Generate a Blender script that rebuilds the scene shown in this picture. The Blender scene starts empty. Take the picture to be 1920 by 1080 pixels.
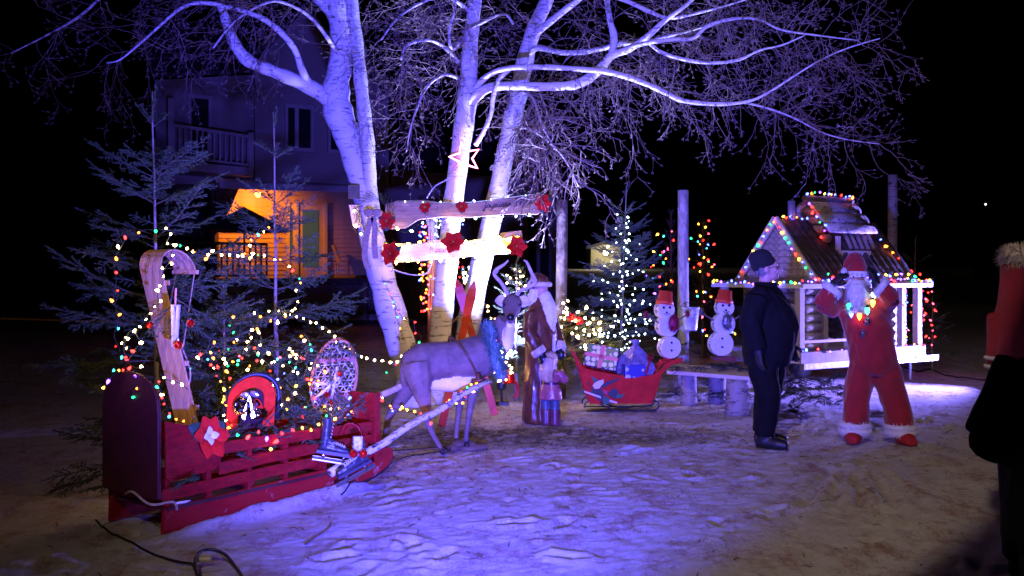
import bpy, bmesh, math, random
import numpy as np
from mathutils import Vector, Matrix, Euler
from mathutils.bvhtree import BVHTree

random.seed(7)
RNG = np.random.default_rng(7)
SC = bpy.context.scene
COL = SC.collection
V = Vector
R = math.radians

# ------------------------------------------------------------------ camera
F = 1867.0      # focal length in pixels of the 1920 wide picture
EYE = 1.6
cam_d = bpy.data.cameras.new('camera')
cam_d.sensor_width = 36.0
cam_d.lens = 36.0 * F / 1920.0
cam_d.shift_y = -30.0 / 1920.0
cam_d.clip_start = 0.05
cam_d.clip_end = 2000.0
cam = bpy.data.objects.new('camera', cam_d)
cam.location = (0, 0, EYE)
cam.rotation_euler = (R(90), 0, 0)
COL.objects.link(cam)
SC.camera = cam

# ------------------------------------------------------------------ night sky
w = bpy.data.worlds.new('World')
SC.world = w
w.use_nodes = True
nt = w.node_tree
sky = nt.nodes.new('ShaderNodeTexSky')
sky.sky_type = 'NISHITA'
sky.sun_disc = False
sky.sun_elevation = R(-6.0)
sky.sun_rotation = R(180)
bg = nt.nodes['Background']
bg.inputs['Strength'].default_value = 0.0015
nt.links.new(sky.outputs[0], bg.inputs['Color'])

# ------------------------------------------------------------------ exposure / sampling
SC.view_settings.view_transform = 'Standard'
SC.view_settings.look = 'None'
SC.view_settings.exposure = 0.0
SC.view_settings.gamma = 1.0
SC.view_settings.use_curve_mapping = False
SC.render.engine = 'CYCLES'
SC.cycles.use_denoising = True
SC.cycles.use_light_tree = True
SC.cycles.max_bounces = 4
SC.cycles.diffuse_bounces = 2
SC.cycles.glossy_bounces = 2
SC.cycles.transmission_bounces = 3
SC.cycles.transparent_max_bounces = 4
SC.cycles.sample_clamp_indirect = 2.0
SC.cycles.caustics_reflective = False
SC.cycles.caustics_refractive = False

# ------------------------------------------------------------------ the lamps of the place (their housings are built further down)
def lamp(name, kind, loc, target, power, color, size=0.05, angle=90, blend=1.0):
    d = bpy.data.lights.new(name, kind)
    d.energy = power
    d.color = color
    d.shadow_soft_size = size
    if kind == 'SPOT':
        d.spot_size = R(angle)
        d.spot_blend = blend
    o = bpy.data.objects.new(name, d)
    o.location = loc
    if target is not None:
        o.rotation_euler = (V(target) - V(loc)).to_track_quat('-Z', 'Y').to_euler()
    COL.objects.link(o)
    return o

FLOOD_A = V((-0.25, 2.70, 0.58))        # blue flood on the snow just below the frame
FLOOD_A_T = V((-0.25, 12.0, 3.0))
FLOOD_B = V((7.05, 14.15, 0.45))      # blue flood beside the cabin, behind the dark figure
FLOOD_B_T = V((4.6, 13.5, 1.15))
UPLIGHT = V((-0.12, 12.00, 0.30))     # white-blue garden spot at the birches
UPLIGHT_T = V((0.25, 12.15, 4.2))
YARD = V((-2.0, -4.0, 8.0))           # sodium yard lamp on a pole behind the camera
YARD_T = V((2.6, 9.5, 0.0))
lamp('blue_flood_light', 'SPOT', FLOOD_A, FLOOD_A_T, 11000, (0.088, 0.074, 1.0), 0.06, 77, 1.0)
lamp('cabin_flood_light', 'SPOT', FLOOD_B, FLOOD_B_T, 5000, (0.22, 0.17, 1.0), 0.06, 100, 0.9)
lamp('tree_uplight_light', 'SPOT', UPLIGHT, UPLIGHT_T, 6500, (0.32, 0.34, 1.0), 0.05, 92, 0.9)
lamp('yard_lamp_light', 'SPOT', YARD, YARD_T, 2800, (1.0, 0.74, 0.56), 0.22, 50, 1.0)

# ------------------------------------------------------------------ helpers: places
def P(px, py, Y):
    return V(((px - 960.0) / F * Y, Y, EYE - (py - 510.0) / F * Y))
def G(px, py):
    return P(px, py, EYE * F / (py - 510.0))

# ------------------------------------------------------------------ helpers: materials
MATS = {}
def M(name, col, rough=0.6, metal=0.0, var=0.12, vscale=6.0, bump=0.0, bscale=40.0, emit=None, es=0.0, coat=0.0, spec=0.5,
      col2=None, stretch=(1, 1, 1), alpha=1.0, sheen=0.0, trans=0.0, ramp=(.32, .68)):
    if name in MATS:
        return MATS[name]
    m = bpy.data.materials.new(name)
    m.use_nodes = True
    t = m.node_tree
    b = t.nodes['Principled BSDF']
    b.inputs['Roughness'].default_value = rough
    b.inputs['Metallic'].default_value = metal
    b.inputs['Specular IOR Level'].default_value = spec
    b.inputs['Coat Weight'].default_value = coat
    b.inputs['Sheen Weight'].default_value = sheen
    b.inputs['Alpha'].default_value = alpha
    b.inputs['Transmission Weight'].default_value = trans
    b.inputs['Base Color'].default_value = (*col, 1)
    if emit is not None:
        b.inputs['Emission Color'].default_value = (*emit, 1)
        b.inputs['Emission Strength'].default_value = es
    if var > 0 or bump > 0 or col2 is not None:
        tc = t.nodes.new('ShaderNodeTexCoord')
        mp = t.nodes.new('ShaderNodeMapping')
        mp.inputs['Scale'].default_value = stretch
        t.links.new(tc.outputs['Object'], mp.inputs['Vector'])
        n = t.nodes.new('ShaderNodeTexNoise')
        n.inputs['Scale'].default_value = vscale
        n.inputs['Detail'].default_value = 6
        n.inputs['Roughness'].default_value = 0.65
        t.links.new(mp.outputs[0], n.inputs['Vector'])
        r = t.nodes.new('ShaderNodeValToRGB')
        a = [max(0, c * (1 - var * 2)) for c in col]
        c2 = col2 if col2 is not None else [min(1, c * (1 + var * 2)) for c in col]
        if col2 is not None:
            a = col
        r.color_ramp.elements[0].position = ramp[0]
        r.color_ramp.elements[1].position = ramp[1]
        r.color_ramp.elements[0].color = (*a, 1)
        r.color_ramp.elements[1].color = (*c2, 1)
        t.links.new(n.outputs['Fac'], r.inputs['Fac'])
        t.links.new(r.outputs['Color'], b.inputs['Base Color'])
        if bump > 0:
            n2 = t.nodes.new('ShaderNodeTexNoise')
            n2.inputs['Scale'].default_value = bscale
            n2.inputs['Detail'].default_value = 4
            t.links.new(mp.outputs[0], n2.inputs['Vector'])
            bp = t.nodes.new('ShaderNodeBump')
            bp.inputs['Strength'].default_value = bump
            bp.inputs['Distance'].default_value = 0.02
            t.links.new(n2.outputs['Fac'], bp.inputs['Height'])
            t.links.new(bp.outputs[0], b.inputs['Normal'])
    MATS[name] = m
    return m

def bark_material(name, white, dark, scale=(5, 5, 55), thr=0.60, patch=0.55):
    """pale bark with dark cross bands and a few dark scars"""
    m = bpy.data.materials.new(name)
    m.use_nodes = True
    t = m.node_tree
    b = t.nodes['Principled BSDF']
    b.inputs['Roughness'].default_value = 0.65
    tc = t.nodes.new('ShaderNodeTexCoord')
    mp = t.nodes.new('ShaderNodeMapping')
    mp.inputs['Scale'].default_value = scale
    t.links.new(tc.outputs['Object'], mp.inputs['Vector'])
    n = t.nodes.new('ShaderNodeTexNoise'); n.inputs['Scale'].default_value = 1.0; n.inputs['Detail'].default_value = 5
    t.links.new(mp.outputs[0], n.inputs['Vector'])
    r = t.nodes.new('ShaderNodeValToRGB')
    r.color_ramp.elements[0].position = thr; r.color_ramp.elements[1].position = thr + 0.12
    r.color_ramp.elements[0].color = (*white, 1); r.color_ramp.elements[1].color = (*dark, 1)
    t.links.new(n.outputs['Fac'], r.inputs['Fac'])
    mp2 = t.nodes.new('ShaderNodeMapping'); mp2.inputs['Scale'].default_value = (6, 6, 9)
    t.links.new(tc.outputs['Object'], mp2.inputs['Vector'])
    n2 = t.nodes.new('ShaderNodeTexNoise'); n2.inputs['Scale'].default_value = 1.3; n2.inputs['Detail'].default_value = 7
    n2.inputs['Roughness'].default_value = 0.7
    t.links.new(mp2.outputs[0], n2.inputs['Vector'])
    r2 = t.nodes.new('ShaderNodeValToRGB')
    r2.color_ramp.elements[0].position = patch + 0.05; r2.color_ramp.elements[1].position = patch + 0.13
    r2.color_ramp.elements[0].color = (1, 1, 1, 1); r2.color_ramp.elements[1].color = (0.22, 0.18, 0.17, 1)
    t.links.new(n2.outputs['Fac'], r2.inputs['Fac'])
    mx = t.nodes.new('ShaderNodeMix'); mx.data_type = 'RGBA'; mx.blend_type = 'MULTIPLY'; mx.inputs['Factor'].default_value = 1.0
    t.links.new(r.outputs['Color'], mx.inputs['A']); t.links.new(r2.outputs['Color'], mx.inputs['B'])
    t.links.new(mx.outputs['Result'], b.inputs['Base Color'])
    bp = t.nodes.new('ShaderNodeBump'); bp.inputs['Strength'].default_value = 0.5; bp.inputs['Distance'].default_value = 0.02
    t.links.new(n2.outputs['Fac'], bp.inputs['Height']); t.links.new(bp.outputs[0], b.inputs['Normal'])
    MATS[name] = m
    return m

# ------------------------------------------------------------------ helpers: objects
WL = {}        # world position of every object that is a parent
def thing(name, label, cat, loc, group=None):
    o = bpy.data.objects.new(name, None)
    COL.objects.link(o)
    o.location = loc
    o.empty_display_size = 0.1
    WL[o.name] = V(loc)
    tag(o, label, cat, group)
    return o
def tag(o, label=None, cat=None, group=None, kind=None):
    if label: o['label'] = label
    if cat: o['category'] = cat
    if group: o['group'] = group
    if kind: o['kind'] = kind
    return o
def link(name, mesh, parent=None, mat=None):
    """link an object whose world matrix should be mat"""
    o = bpy.data.objects.new(name, mesh)
    COL.objects.link(o)
    mat = Matrix.Identity(4) if mat is None else mat
    if parent is not None:
        o.parent = parent
        o.matrix_basis = Matrix.Translation(-WL[parent.name]) @ mat
    else:
        o.matrix_basis = mat
    WL[o.name] = mat.translation.copy()
    return o

def frame_of(d, up=V((0, 0, 1))):
    d = d.normalized()
    if abs(d.dot(up)) > 0.98:
        up = V((0, 1, 0))
    x = up.cross(d).normalized()
    y = d.cross(x).normalized()
    return x, y

class MB:
    def __init__(s):
        s.v = []; s.f = []; s.m = []; s.c = 0
    def mat(s, i):
        s.c = i; return s
    def add(s, vs, fs):
        o = len(s.v)
        s.v += [V(p) for p in vs]
        for q in fs:
            s.f.append([i + o for i in q]); s.m.append(s.c)
        return s
    def box(s, c, size, rot=None):
        x, y, z = [a / 2 for a in size]
        pts = [V((i * x, j * y, k * z)) for i in (-1, 1) for j in (-1, 1) for k in (-1, 1)]
        if rot is not None:
            pts = [rot @ p for p in pts]
        c = V(c)
        return s.add([p + c for p in pts], [(0, 1, 3, 2), (4, 6, 7, 5), (0, 4, 5, 1), (2, 3, 7, 6), (0, 2, 6, 4), (1, 5, 7, 3)])
    def board(s, a, b, wid, hgt, up=V((0, 0, 1))):
        """a plank from a to b, hgt along up, wid across"""
        a, b = V(a), V(b)
        x, y = frame_of(b - a, up)
        vs = []
        for p in (a, b):
            for i, j in ((-1, -1), (1, -1), (1, 1), (-1, 1)):
                vs.append(p + x * (i * wid / 2) + y * (j * hgt / 2))
        return s.add(vs, [(3, 2, 1, 0), (4, 5, 6, 7), (0, 1, 5, 4), (1, 2, 6, 5), (2, 3, 7, 6), (3, 0, 4, 7)])
    def tube(s, pts, rad, n=8, flat=1.0, up=V((0, 0, 1)), closed=False):
        pts = [V(p) for p in pts]
        k = len(pts)
        if not hasattr(rad, '__len__'):
            rad = [rad] * k
        vs, fs = [], []
        x = None
        for i, p in enumerate(pts):
            if closed:
                d = pts[(i + 1) % k] - pts[i - 1]
            else:
                d = pts[min(i + 1, k - 1)] - pts[max(i - 1, 0)]
            if d.length < 1e-9: d = V((0, 0, 1))
            d.normalize()
            if x is None:
                x, y = frame_of(d, up)
            else:
                x = (x - d * x.dot(d))
                if x.length < 1e-6: x, y = frame_of(d, up)
                x.normalize(); y = d.cross(x)
            for j in range(n):
                a = 2 * math.pi * j / n
                vs.append(p + x * (math.cos(a) * rad[i]) + y * (math.sin(a) * rad[i] * flat))
        m = k if closed else k - 1
        for i in range(m):
            for j in range(n):
                a, b = i * n + j, i * n + (j + 1) % n
                c, d_ = ((i + 1) % k) * n + (j + 1) % n, ((i + 1) % k) * n + j
                fs.append((a, b, c, d_))
        if not closed:
            fs.append(tuple(range(n - 1, -1, -1)))
            fs.append(tuple((k - 1) * n + j for j in range(n)))
        return s.add(vs, fs)
    def loft(s, rings, n=16):
        """rings: (center, rx, ry) horizontal ellipses from low to high"""
        vs, fs = [], []
        for c, rx, ry in rings:
            for j in range(n):
                a = 2 * math.pi * j / n
                vs.append(V(c) + V((math.cos(a) * rx, math.sin(a) * ry, 0)))
        k = len(rings)
        for i in range(k - 1):
            for j in range(n):
                fs.append((i * n + j, i * n + (j + 1) % n, (i + 1) * n + (j + 1) % n, (i + 1) * n + j))
        fs.append(tuple(range(n - 1, -1, -1)))
        fs.append(tuple((k - 1) * n + j for j in range(n)))
        return s.add(vs, fs)
    def ell(s, c, r, rot=None, n=12, m=8):
        if not hasattr(r, '__len__'): r = (r, r, r)
        vs, fs = [V((0, 0, -r[2]))], []
        for i in range(1, m):
            t = -math.pi / 2 + math.pi * i / m
            for j in range(n):
                a = 2 * math.pi * j / n
                vs.append(V((math.cos(a) * math.cos(t) * r[0], math.sin(a) * math.cos(t) * r[1], math.sin(t) * r[2])))
        vs.append(V((0, 0, r[2])))
        for j in range(n):
            fs.append((0, 1 + (j + 1) % n, 1 + j))
        for i in range(m - 2):
            for j in range(n):
                fs.append((1 + i * n + j, 1 + i * n + (j + 1) % n, 1 + (i + 1) * n + (j + 1) % n, 1 + (i + 1) * n + j))
        e = len(vs) - 1
        for j in range(n):
            fs.append((e, 1 + (m - 2) * n + j, 1 + (m - 2) * n + (j + 1) % n))
        if rot is not None: vs = [rot @ p for p in vs]
        return s.add([p + V(c) for p in vs], fs)
    def lathe(s, prof, c, n=16, axis=V((0, 0, 1))):
        x, y = frame_of(V(axis), V((0, 0, 1)) if abs(V(axis).normalized().z) < 0.9 else V((0, 1, 0)))
        ax = V(axis).normalized()
        vs, fs = [], []
        for r, z in prof:
            for j in range(n):
                a = 2 * math.pi * j / n
                vs.append(V(c) + ax * z + x * (math.cos(a) * r) + y * (math.sin(a) * r))
        k = len(prof)
        for i in range(k - 1):
            for j in range(n):
                fs.append((i * n + j, i * n + (j + 1) % n, (i + 1) * n + (j + 1) % n, (i + 1) * n + j))
        if prof[0][0] > 1e-5: fs.append(tuple(range(n - 1, -1, -1)))
        if prof[-1][0] > 1e-5: fs.append(tuple((k - 1) * n + j for j in range(n)))
        return s.add(vs, fs)
    def prism(s, poly, ext):
        """a flat outline (world points) with thickness ext (vector)"""
        poly = [V(p) for p in poly]
        ext = V(ext)
        n = len(poly)
        vs = poly + [p + ext for p in poly]
        fs = [tuple(range(n - 1, -1, -1)), tuple(range(n, 2 * n))]
        fs += [(i, (i + 1) % n, n + (i + 1) % n, n + i) for i in range(n)]
        return s.add(vs, fs)
    def xf(s, mat):
        s.v = [mat @ p for p in s.v]; return s
    def mesh(s, name, mats, smooth=False):
        me = bpy.data.meshes.new(name)
        me.from_pydata([tuple(p) for p in s.v], [], s.f)
        for m in mats: me.materials.append(m)
        if len(mats) > 1:
            me.polygons.foreach_set('material_index', [min(i, len(mats) - 1) for i in s.m])
        if smooth:
            me.polygons.foreach_set('use_smooth', [True] * len(s.f))
        me.update()
        return me
    def fix(s, me):
        bm = bmesh.new(); bm.from_mesh(me)
        bmesh.ops.recalc_face_normals(bm, faces=bm.faces[:])
        bm.to_mesh(me); bm.free()
    def build(s, name, mats, parent=None, smooth=False, loc=None, bevel=0.0, fix=True):
        if not isinstance(mats, (list, tuple)): mats = [mats]
        if loc is None:
            xs = [p.x for p in s.v]; ys = [p.y for p in s.v]; zs = [p.z for p in s.v]
            loc = V(((min(xs) + max(xs)) / 2, (min(ys) + max(ys)) / 2, min(zs)))
        s.v = [p - loc for p in s.v]
        me = s.mesh(name, mats, smooth)
        if fix: s.fix(me)
        o = link(name, me, parent, Matrix.Translation(loc))
        if bevel > 0:
            bv = o.modifiers.new('edge', 'BEVEL'); bv.width = bevel; bv.segments = 2; bv.limit_method = 'ANGLE'
        return o

def mesh_np(name, verts, tris, mats, midx=None):
    me = bpy.data.meshes.new(name)
    nv, nf = len(verts), len(tris)
    me.vertices.add(nv)
    me.vertices.foreach_set('co', np.asarray(verts, np.float32).ravel())
    me.loops.add(nf * 3)
    me.loops.foreach_set('vertex_index', np.asarray(tris, np.int32).ravel())
    me.polygons.add(nf)
    me.polygons.foreach_set('loop_start', np.arange(0, nf * 3, 3, dtype=np.int32))
    me.polygons.foreach_set('loop_total', np.full(nf, 3, np.int32))
    for m in mats: me.materials.append(m)
    if midx is not None:
        me.polygons.foreach_set('material_index', np.asarray(midx, np.int32))
    me.update(calc_edges=True)
    me.validate()
    return me

def nse(p, s):
    """cheap smooth pseudo noise for arrays of points"""
    x, y, z = p[:, 0] * s, p[:, 1] * s, p[:, 2] * s
    return (np.sin(x * 1.7 + 2.1 * np.sin(y * 1.3 + z)) + np.sin(y * 2.3 + 1.7 * np.sin(z * 1.1 + x * .7)) + np.sin(z * 1.9 + 2.3 * np.sin(x * 1.2 - y))) / 3

def blob(name, mb, mats, parent=None, voxel=0.012, smooth=6, fold=0.0, fscale=14.0, fmats=(0,), loc=None):
    """one continuous surface grown round overlapping closed shapes"""
    src = mb.mesh('src', [], False)
    mb.fix(src)
    tmp = bpy.data.objects.new('tmp', src)
    COL.objects.link(tmp)
    rm = tmp.modifiers.new('r', 'REMESH'); rm.mode = 'VOXEL'; rm.voxel_size = voxel
    if smooth:
        sm = tmp.modifiers.new('s', 'SMOOTH'); sm.factor = 0.5; sm.iterations = smooth
    dg = bpy.context.evaluated_depsgraph_get()
    me = bpy.data.meshes.new_from_object(tmp.evaluated_get(dg))
    bpy.data.objects.remove(tmp)
    tree = BVHTree.FromPolygons(mb.v, mb.f)
    idx = []
    for p in me.polygons:
        h = tree.find_nearest(p.center)
        idx.append(mb.m[h[2]] if h[2] is not None else 0)
    me.materials.clear()
    for m in mats: me.materials.append(m)
    me.polygons.foreach_set('material_index', idx)
    me.polygons.foreach_set('use_smooth', [True] * len(me.polygons))
    n = len(me.vertices)
    co = np.zeros(n * 3, np.float32); me.vertices.foreach_get('co', co); co = co.reshape(-1, 3)
    if fold > 0:
        no = np.zeros(n * 3, np.float32); me.vertices.foreach_get('normal', no); no = no.reshape(-1, 3)
        ok = np.zeros(n, bool)
        for p in me.polygons:
            if idx[p.index] in fmats:
                for k in p.vertices: ok[k] = True
        q = co.copy(); q[:, 2] *= .55
        h = nse(q, fscale) * 0.6 + nse(q + 5, fscale * 2.1) * 0.4
        co = co + no * (h * fold * ok)[:, None]
    if loc is None:
        loc = V(((co[:, 0].min() + co[:, 0].max()) / 2, (co[:, 1].min() + co[:, 1].max()) / 2, co[:, 2].min()))
    co = co - np.array(loc, np.float32)
    me.vertices.foreach_set('co', co.astype(np.float32).ravel())
    me.update()
    bpy.data.meshes.remove(src)
    return link(name, me, parent, Matrix.Translation(V(loc)))

def smooth_path(pts, n=6):
    """Catmull-Rom through pts"""
    pts = [V(p) for p in pts]
    out = []
    for i in range(len(pts) - 1):
        a = pts[max(i - 1, 0)]; b = pts[i]; c = pts[i + 1]; d = pts[min(i + 2, len(pts) - 1)]
        for k in range(n):
            t = k / n
            out.append(0.5 * ((2 * b) + (c - a) * t + (2 * a - 5 * b + 4 * c - d) * t * t + (3 * b - a - 3 * c + d) * t ** 3))
    out.append(pts[-1])
    return out
def lerp_list(vals, k):
    n = len(vals)
    out = []
    for i in range(k):
        t = i / max(1, k - 1) * (n - 1)
        a = min(int(t), n - 2) if n > 1 else 0
        out.append(vals[a] + (vals[min(a + 1, n - 1)] - vals[a]) * (t - a))
    return out

def fuzz(mb, pts, normals, length, width=0.004, spread=0.5):
    """a tuft of thin hairs for fur and tinsel"""
    for p, n in zip(pts, normals):
        d = (V(n) + V((random.uniform(-1, 1), random.uniform(-1, 1), random.uniform(-1, 1))) * spread).normalized()
        x, y = frame_of(d)
        L = length * random.uniform(.6, 1.2)
        mb.add([V(p) - x * width, V(p) + x * width, V(p) + d * L], [(0, 1, 2)])
def fur_ring(mb, c, axis, R1, r, hairs=420, hl=0.03):
    c, axis = V(c), V(axis).normalized()
    x, y = frame_of(axis)
    ring = [c + x * (R1 * math.cos(a)) + y * (R1 * math.sin(a)) for a in [2 * math.pi * i / 20 for i in range(20)]]
    mb.tube(ring, r, 8, closed=True)
    ps, ns = [], []
    for _ in range(hairs):
        a, b = random.uniform(0, 6.283), random.uniform(0, 6.283)
        rd = x * math.cos(a) + y * math.sin(a)
        n = rd * math.cos(b) + axis * math.sin(b)
        ps.append(c + rd * R1 + n * r * .9); ns.append(n)
    fuzz(mb, ps, ns, hl, 0.003, 0.5)
def fur_ball(mb, c, r, hairs=300, hl=0.03, w=0.003):
    mb.ell(c, r, None, 10, 8)
    if not hasattr(r, '__len__'): r = (r, r, r)
    ps, ns = [], []
    for _ in range(hairs):
        n = V((random.gauss(0, 1), random.gauss(0, 1), random.gauss(0, 1))).normalized()
        ps.append(V(c) + V((n.x * r[0], n.y * r[1], n.z * r[2])) * .95); ns.append(n)
    fuzz(mb, ps, ns, hl, w, 0.5)

# ================================================================== materials
birch = bark_material('birch_bark', (0.72, 0.70, 0.68), (0.10, 0.08, 0.075), (5, 5, 48), 0.585, 0.53)
birch_log = bark_material('birch_log_bark', (0.66, 0.62, 0.58), (0.07, 0.05, 0.045), (14, 14, 40), 0.56, 0.5)
grey_bark = bark_material('grey_bark', (0.30, 0.26, 0.24), (0.10, 0.08, 0.07), (8, 8, 40), 0.55, 0.5)
twig_m = M('twig_bark', (0.16, 0.11, 0.10), 0.6, var=.2)
limb_m = bark_material('birch_limb_bark', (0.60, 0.56, 0.54), (0.14, 0.10, 0.09), (9, 9, 30), 0.55, 0.5)
needle = M('fir_needles', (0.038, 0.080, 0.026), 0.5, var=.25, vscale=9)
needle_blue = M('spruce_needles', (0.060, 0.095, 0.085), 0.5, var=.2, vscale=9)
needle_dark = M('cedar_foliage', (0.022, 0.036, 0.020), 0.7, var=.2, vscale=9)
fir_wood = M('fir_bark', (0.11, 0.085, 0.07), 0.8, var=.2, vscale=20)
leader_wood = M('fir_leader_bark', (0.22, 0.19, 0.15), 0.75, var=.15, vscale=20)
red_paint = M('red_paint', (0.28, 0.008, 0.008), 0.6, spec=.12, vscale=16, col2=(0.11, 0.007, 0.007), ramp=(.42, .74), bump=.25, bscale=50, stretch=(1, 1, 3))
red_worn = M('worn_red_paint', (0.27, 0.008, 0.008), 0.65, vscale=11, col2=(0.34, 0.16, 0.15), ramp=(.60, .72), bump=.35, spec=.12)
shaded_red = M('shaded_red_board', (0.055, 0.004, 0.004), 0.6, var=.2, vscale=4, bump=.15)  # sleigh red darkened, shade on backboard and floor put into the colour
bright_red = M('bright_red', (0.72, 0.03, 0.008), 0.8, spec=.1, var=.12, vscale=12, bump=.15)
wood_new = M('varnished_board', (0.52, 0.32, 0.16), 0.4, var=.22, vscale=3, stretch=(9, 9, 1.2), bump=.1)
wood_raw = M('rough_sawn_board', (0.30, 0.20, 0.14), 0.75, var=.22, vscale=3, stretch=(1.5, 8, 14), bump=.3, bscale=25)
wood_raw2 = M('post_bark_brown', (0.13, 0.10, 0.08), .85, var=.3, vscale=14, bump=.5, bscale=30)
wood_pale = M('pale_pole_wood', (0.50, 0.42, 0.34), 0.7, var=.2, vscale=10, bump=.2)
wood_dark = M('weathered_dark_wood', (0.085, 0.062, 0.05), 0.8, var=.25, vscale=6, bump=.3)
wood_plain = M('plain_lumber', (0.55, 0.47, 0.38), 0.7, var=.12, vscale=4, bump=.15)
white_paint = M('white_paint', (0.72, 0.71, 0.69), 0.55, var=.05)
steel = M('bright_steel', (0.62, 0.63, 0.66), 0.25, 1.0, var=.08)
galv = M('galvanised_steel', (0.50, 0.52, 0.55), 0.38, 0.5, var=.15, vscale=18)
chrome = M('silver_bell', (0.85, 0.85, 0.86), 0.08, 1.0, var=0)
black_m = M('black_plastic', (0.012, 0.012, 0.013), 0.5, var=.1)
cable_m = M('black_cable', (0.010, 0.010, 0.011), 0.55, var=0)
white_cable = M('white_cable', (0.62, 0.62, 0.60), 0.5, var=0)
wire_m = M('green_light_wire', (0.010, 0.030, 0.014), 0.6, var=0)
snow_m = M('settled_snow', (0.78, 0.79, 0.82), 0.7, var=.04, vscale=20, bump=.4, bscale=50)
leather = M('brown_leather', (0.11, 0.04, 0.02), 0.45, var=.2, vscale=15)
rope_m = M('jute_rope', (0.45, 0.33, 0.20), 0.85, var=.2, vscale=40)
red_ball = M('red_glass_ball', (0.60, 0.008, 0.006), 0.08, 0.55, var=0, coat=.6)
petal_red = M('red_silk_petal', (0.58, 0.014, 0.008), 0.7, var=.2, vscale=14, spec=.12)
petal_white = M('white_silk_petal', (0.75, 0.74, 0.72), 0.6, var=.06)
ink = M('dark_ink', (0.03, 0.018, 0.012), 0.7, var=0)
glass_m = M('house_glass', (0.02, 0.03, 0.03), 0.06, var=0, spec=.8)
fur_white = M('white_fur', (0.74, 0.72, 0.70), 0.9, var=.06, sheen=.3)

def snow_ground():
    m = bpy.data.materials.new('trodden_snow')
    m.use_nodes = True
    t = m.node_tree; b = t.nodes['Principled BSDF']
    b.inputs['Roughness'].default_value = 0.75
    tc = t.nodes.new('ShaderNodeTexCoord')
    def noise(s, d=6, r=.65, st=(1, 1, 1), dist=0.0):
        mp = t.nodes.new('ShaderNodeMapping'); mp.inputs['Scale'].default_value = st
        t.links.new(tc.outputs['Object'], mp.inputs['Vector'])
        n = t.nodes.new('ShaderNodeTexNoise'); n.inputs['Scale'].default_value = s; n.inputs['Detail'].default_value = d
        n.inputs['Roughness'].default_value = r; n.inputs['Distortion'].default_value = dist
        t.links.new(mp.outputs[0], n.inputs['Vector']); return n
    def ramp(n, a, b_, ca, cb):
        r = t.nodes.new('ShaderNodeValToRGB')
        r.color_ramp.elements[0].position = a; r.color_ramp.elements[1].position = b_
        r.color_ramp.elements[0].color = (*ca, 1); r.color_ramp.elements[1].color = (*cb, 1)
        t.links.new(n.outputs['Fac'], r.inputs['Fac']); return r
    def mix(f, a, b_, blend='MIX'):
        x = t.nodes.new('ShaderNodeMix'); x.data_type = 'RGBA'; x.blend_type = blend
        if f is None: x.inputs['Factor'].default_value = 1.0
        else: t.links.new(f, x.inputs['Factor'])
        t.links.new(a, x.inputs['A']); t.links.new(b_, x.inputs['B']); return x.outputs['Result']
    clean = ramp(noise(9, 8), .3, .7, (.66, .65, .66), (.86, .86, .88))
    sandy = ramp(noise(14, 8), .3, .7, (.36, .22, .18), (.54, .38, .32))
    f1 = ramp(noise(3.4, 15, .86, (1, .6, 1), .25), .41, .51, (0, 0, 0), (1, 1, 1))
    c = mix(f1.outputs['Color'], sandy.outputs['Color'], clean.outputs['Color'])
    # dark specks of trodden litter
    f2 = ramp(noise(16, 9, .74, (1, .6, 1), .4), .62, .72, (1, 1, 1), (.30, .22, .17))
    c = mix(None, c, f2.outputs['Color'], 'MULTIPLY')
    # mossy litter between the deer and the statue (position in the yard)
    litter = ramp(noise(7, 10, .75), .42, .55, (.55, .50, .45), (.10, .085, .035))
    sep = t.nodes.new('ShaderNodeSeparateXYZ'); t.links.new(tc.outputs['Object'], sep.inputs[0])
    def band(axis, c0, wdt):
        s_ = t.nodes.new('ShaderNodeMath'); s_.operation = 'SUBTRACT'; s_.inputs[1].default_value = c0
        t.links.new(sep.outputs[axis], s_.inputs[0])
        q = t.nodes.new('ShaderNodeMath'); q.operation = 'DIVIDE'; q.inputs[1].default_value = wdt
        t.links.new(s_.outputs[0], q.inputs[0])
        p2 = t.nodes.new('ShaderNodeMath'); p2.operation = 'POWER'; p2.inputs[1].default_value = 2
        t.links.new(q.outputs[0], p2.inputs[0]); return p2
    a1, a2 = band('X', 0.2, 2.2), band('Y', 9.75, .75)
    ad = t.nodes.new('ShaderNodeMath'); ad.operation = 'ADD'
    t.links.new(a1.outputs[0], ad.inputs[0]); t.links.new(a2.outputs[0], ad.inputs[1])
    n3 = noise(3, 8, .7)
    ad2 = t.nodes.new('ShaderNodeMath'); ad2.operation = 'MULTIPLY_ADD'; ad2.inputs[1].default_value = 1.6
    t.links.new(n3.outputs['Fac'], ad2.inputs[0]); t.links.new(ad.outputs[0], ad2.inputs[2])
    fr = t.nodes.new('ShaderNodeValToRGB')
    fr.color_ramp.elements[0].position = .55; fr.color_ramp.elements[1].position = 1.0
    mul = t.nodes.new('ShaderNodeMath'); mul.operation = 'MULTIPLY'; mul.inputs[1].default_value = .55
    t.links.new(ad2.outputs[0], mul.inputs[0]); t.links.new(mul.outputs[0], fr.inputs['Fac'])
    c = mix(fr.outputs['Color'], litter.outputs['Color'], c)
    t.links.new(c, b.inputs['Base Color'])
    h = noise(34, 12, .86, (1, .7, 1))
    bp = t.nodes.new('ShaderNodeBump'); bp.inputs['Strength'].default_value = 1.0; bp.inputs['Distance'].default_value = .045
    t.links.new(h.outputs['Fac'], bp.inputs['Height']); t.links.new(bp.outputs[0], b.inputs['Normal'])
    MATS['ground'] = m
    return m

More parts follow.
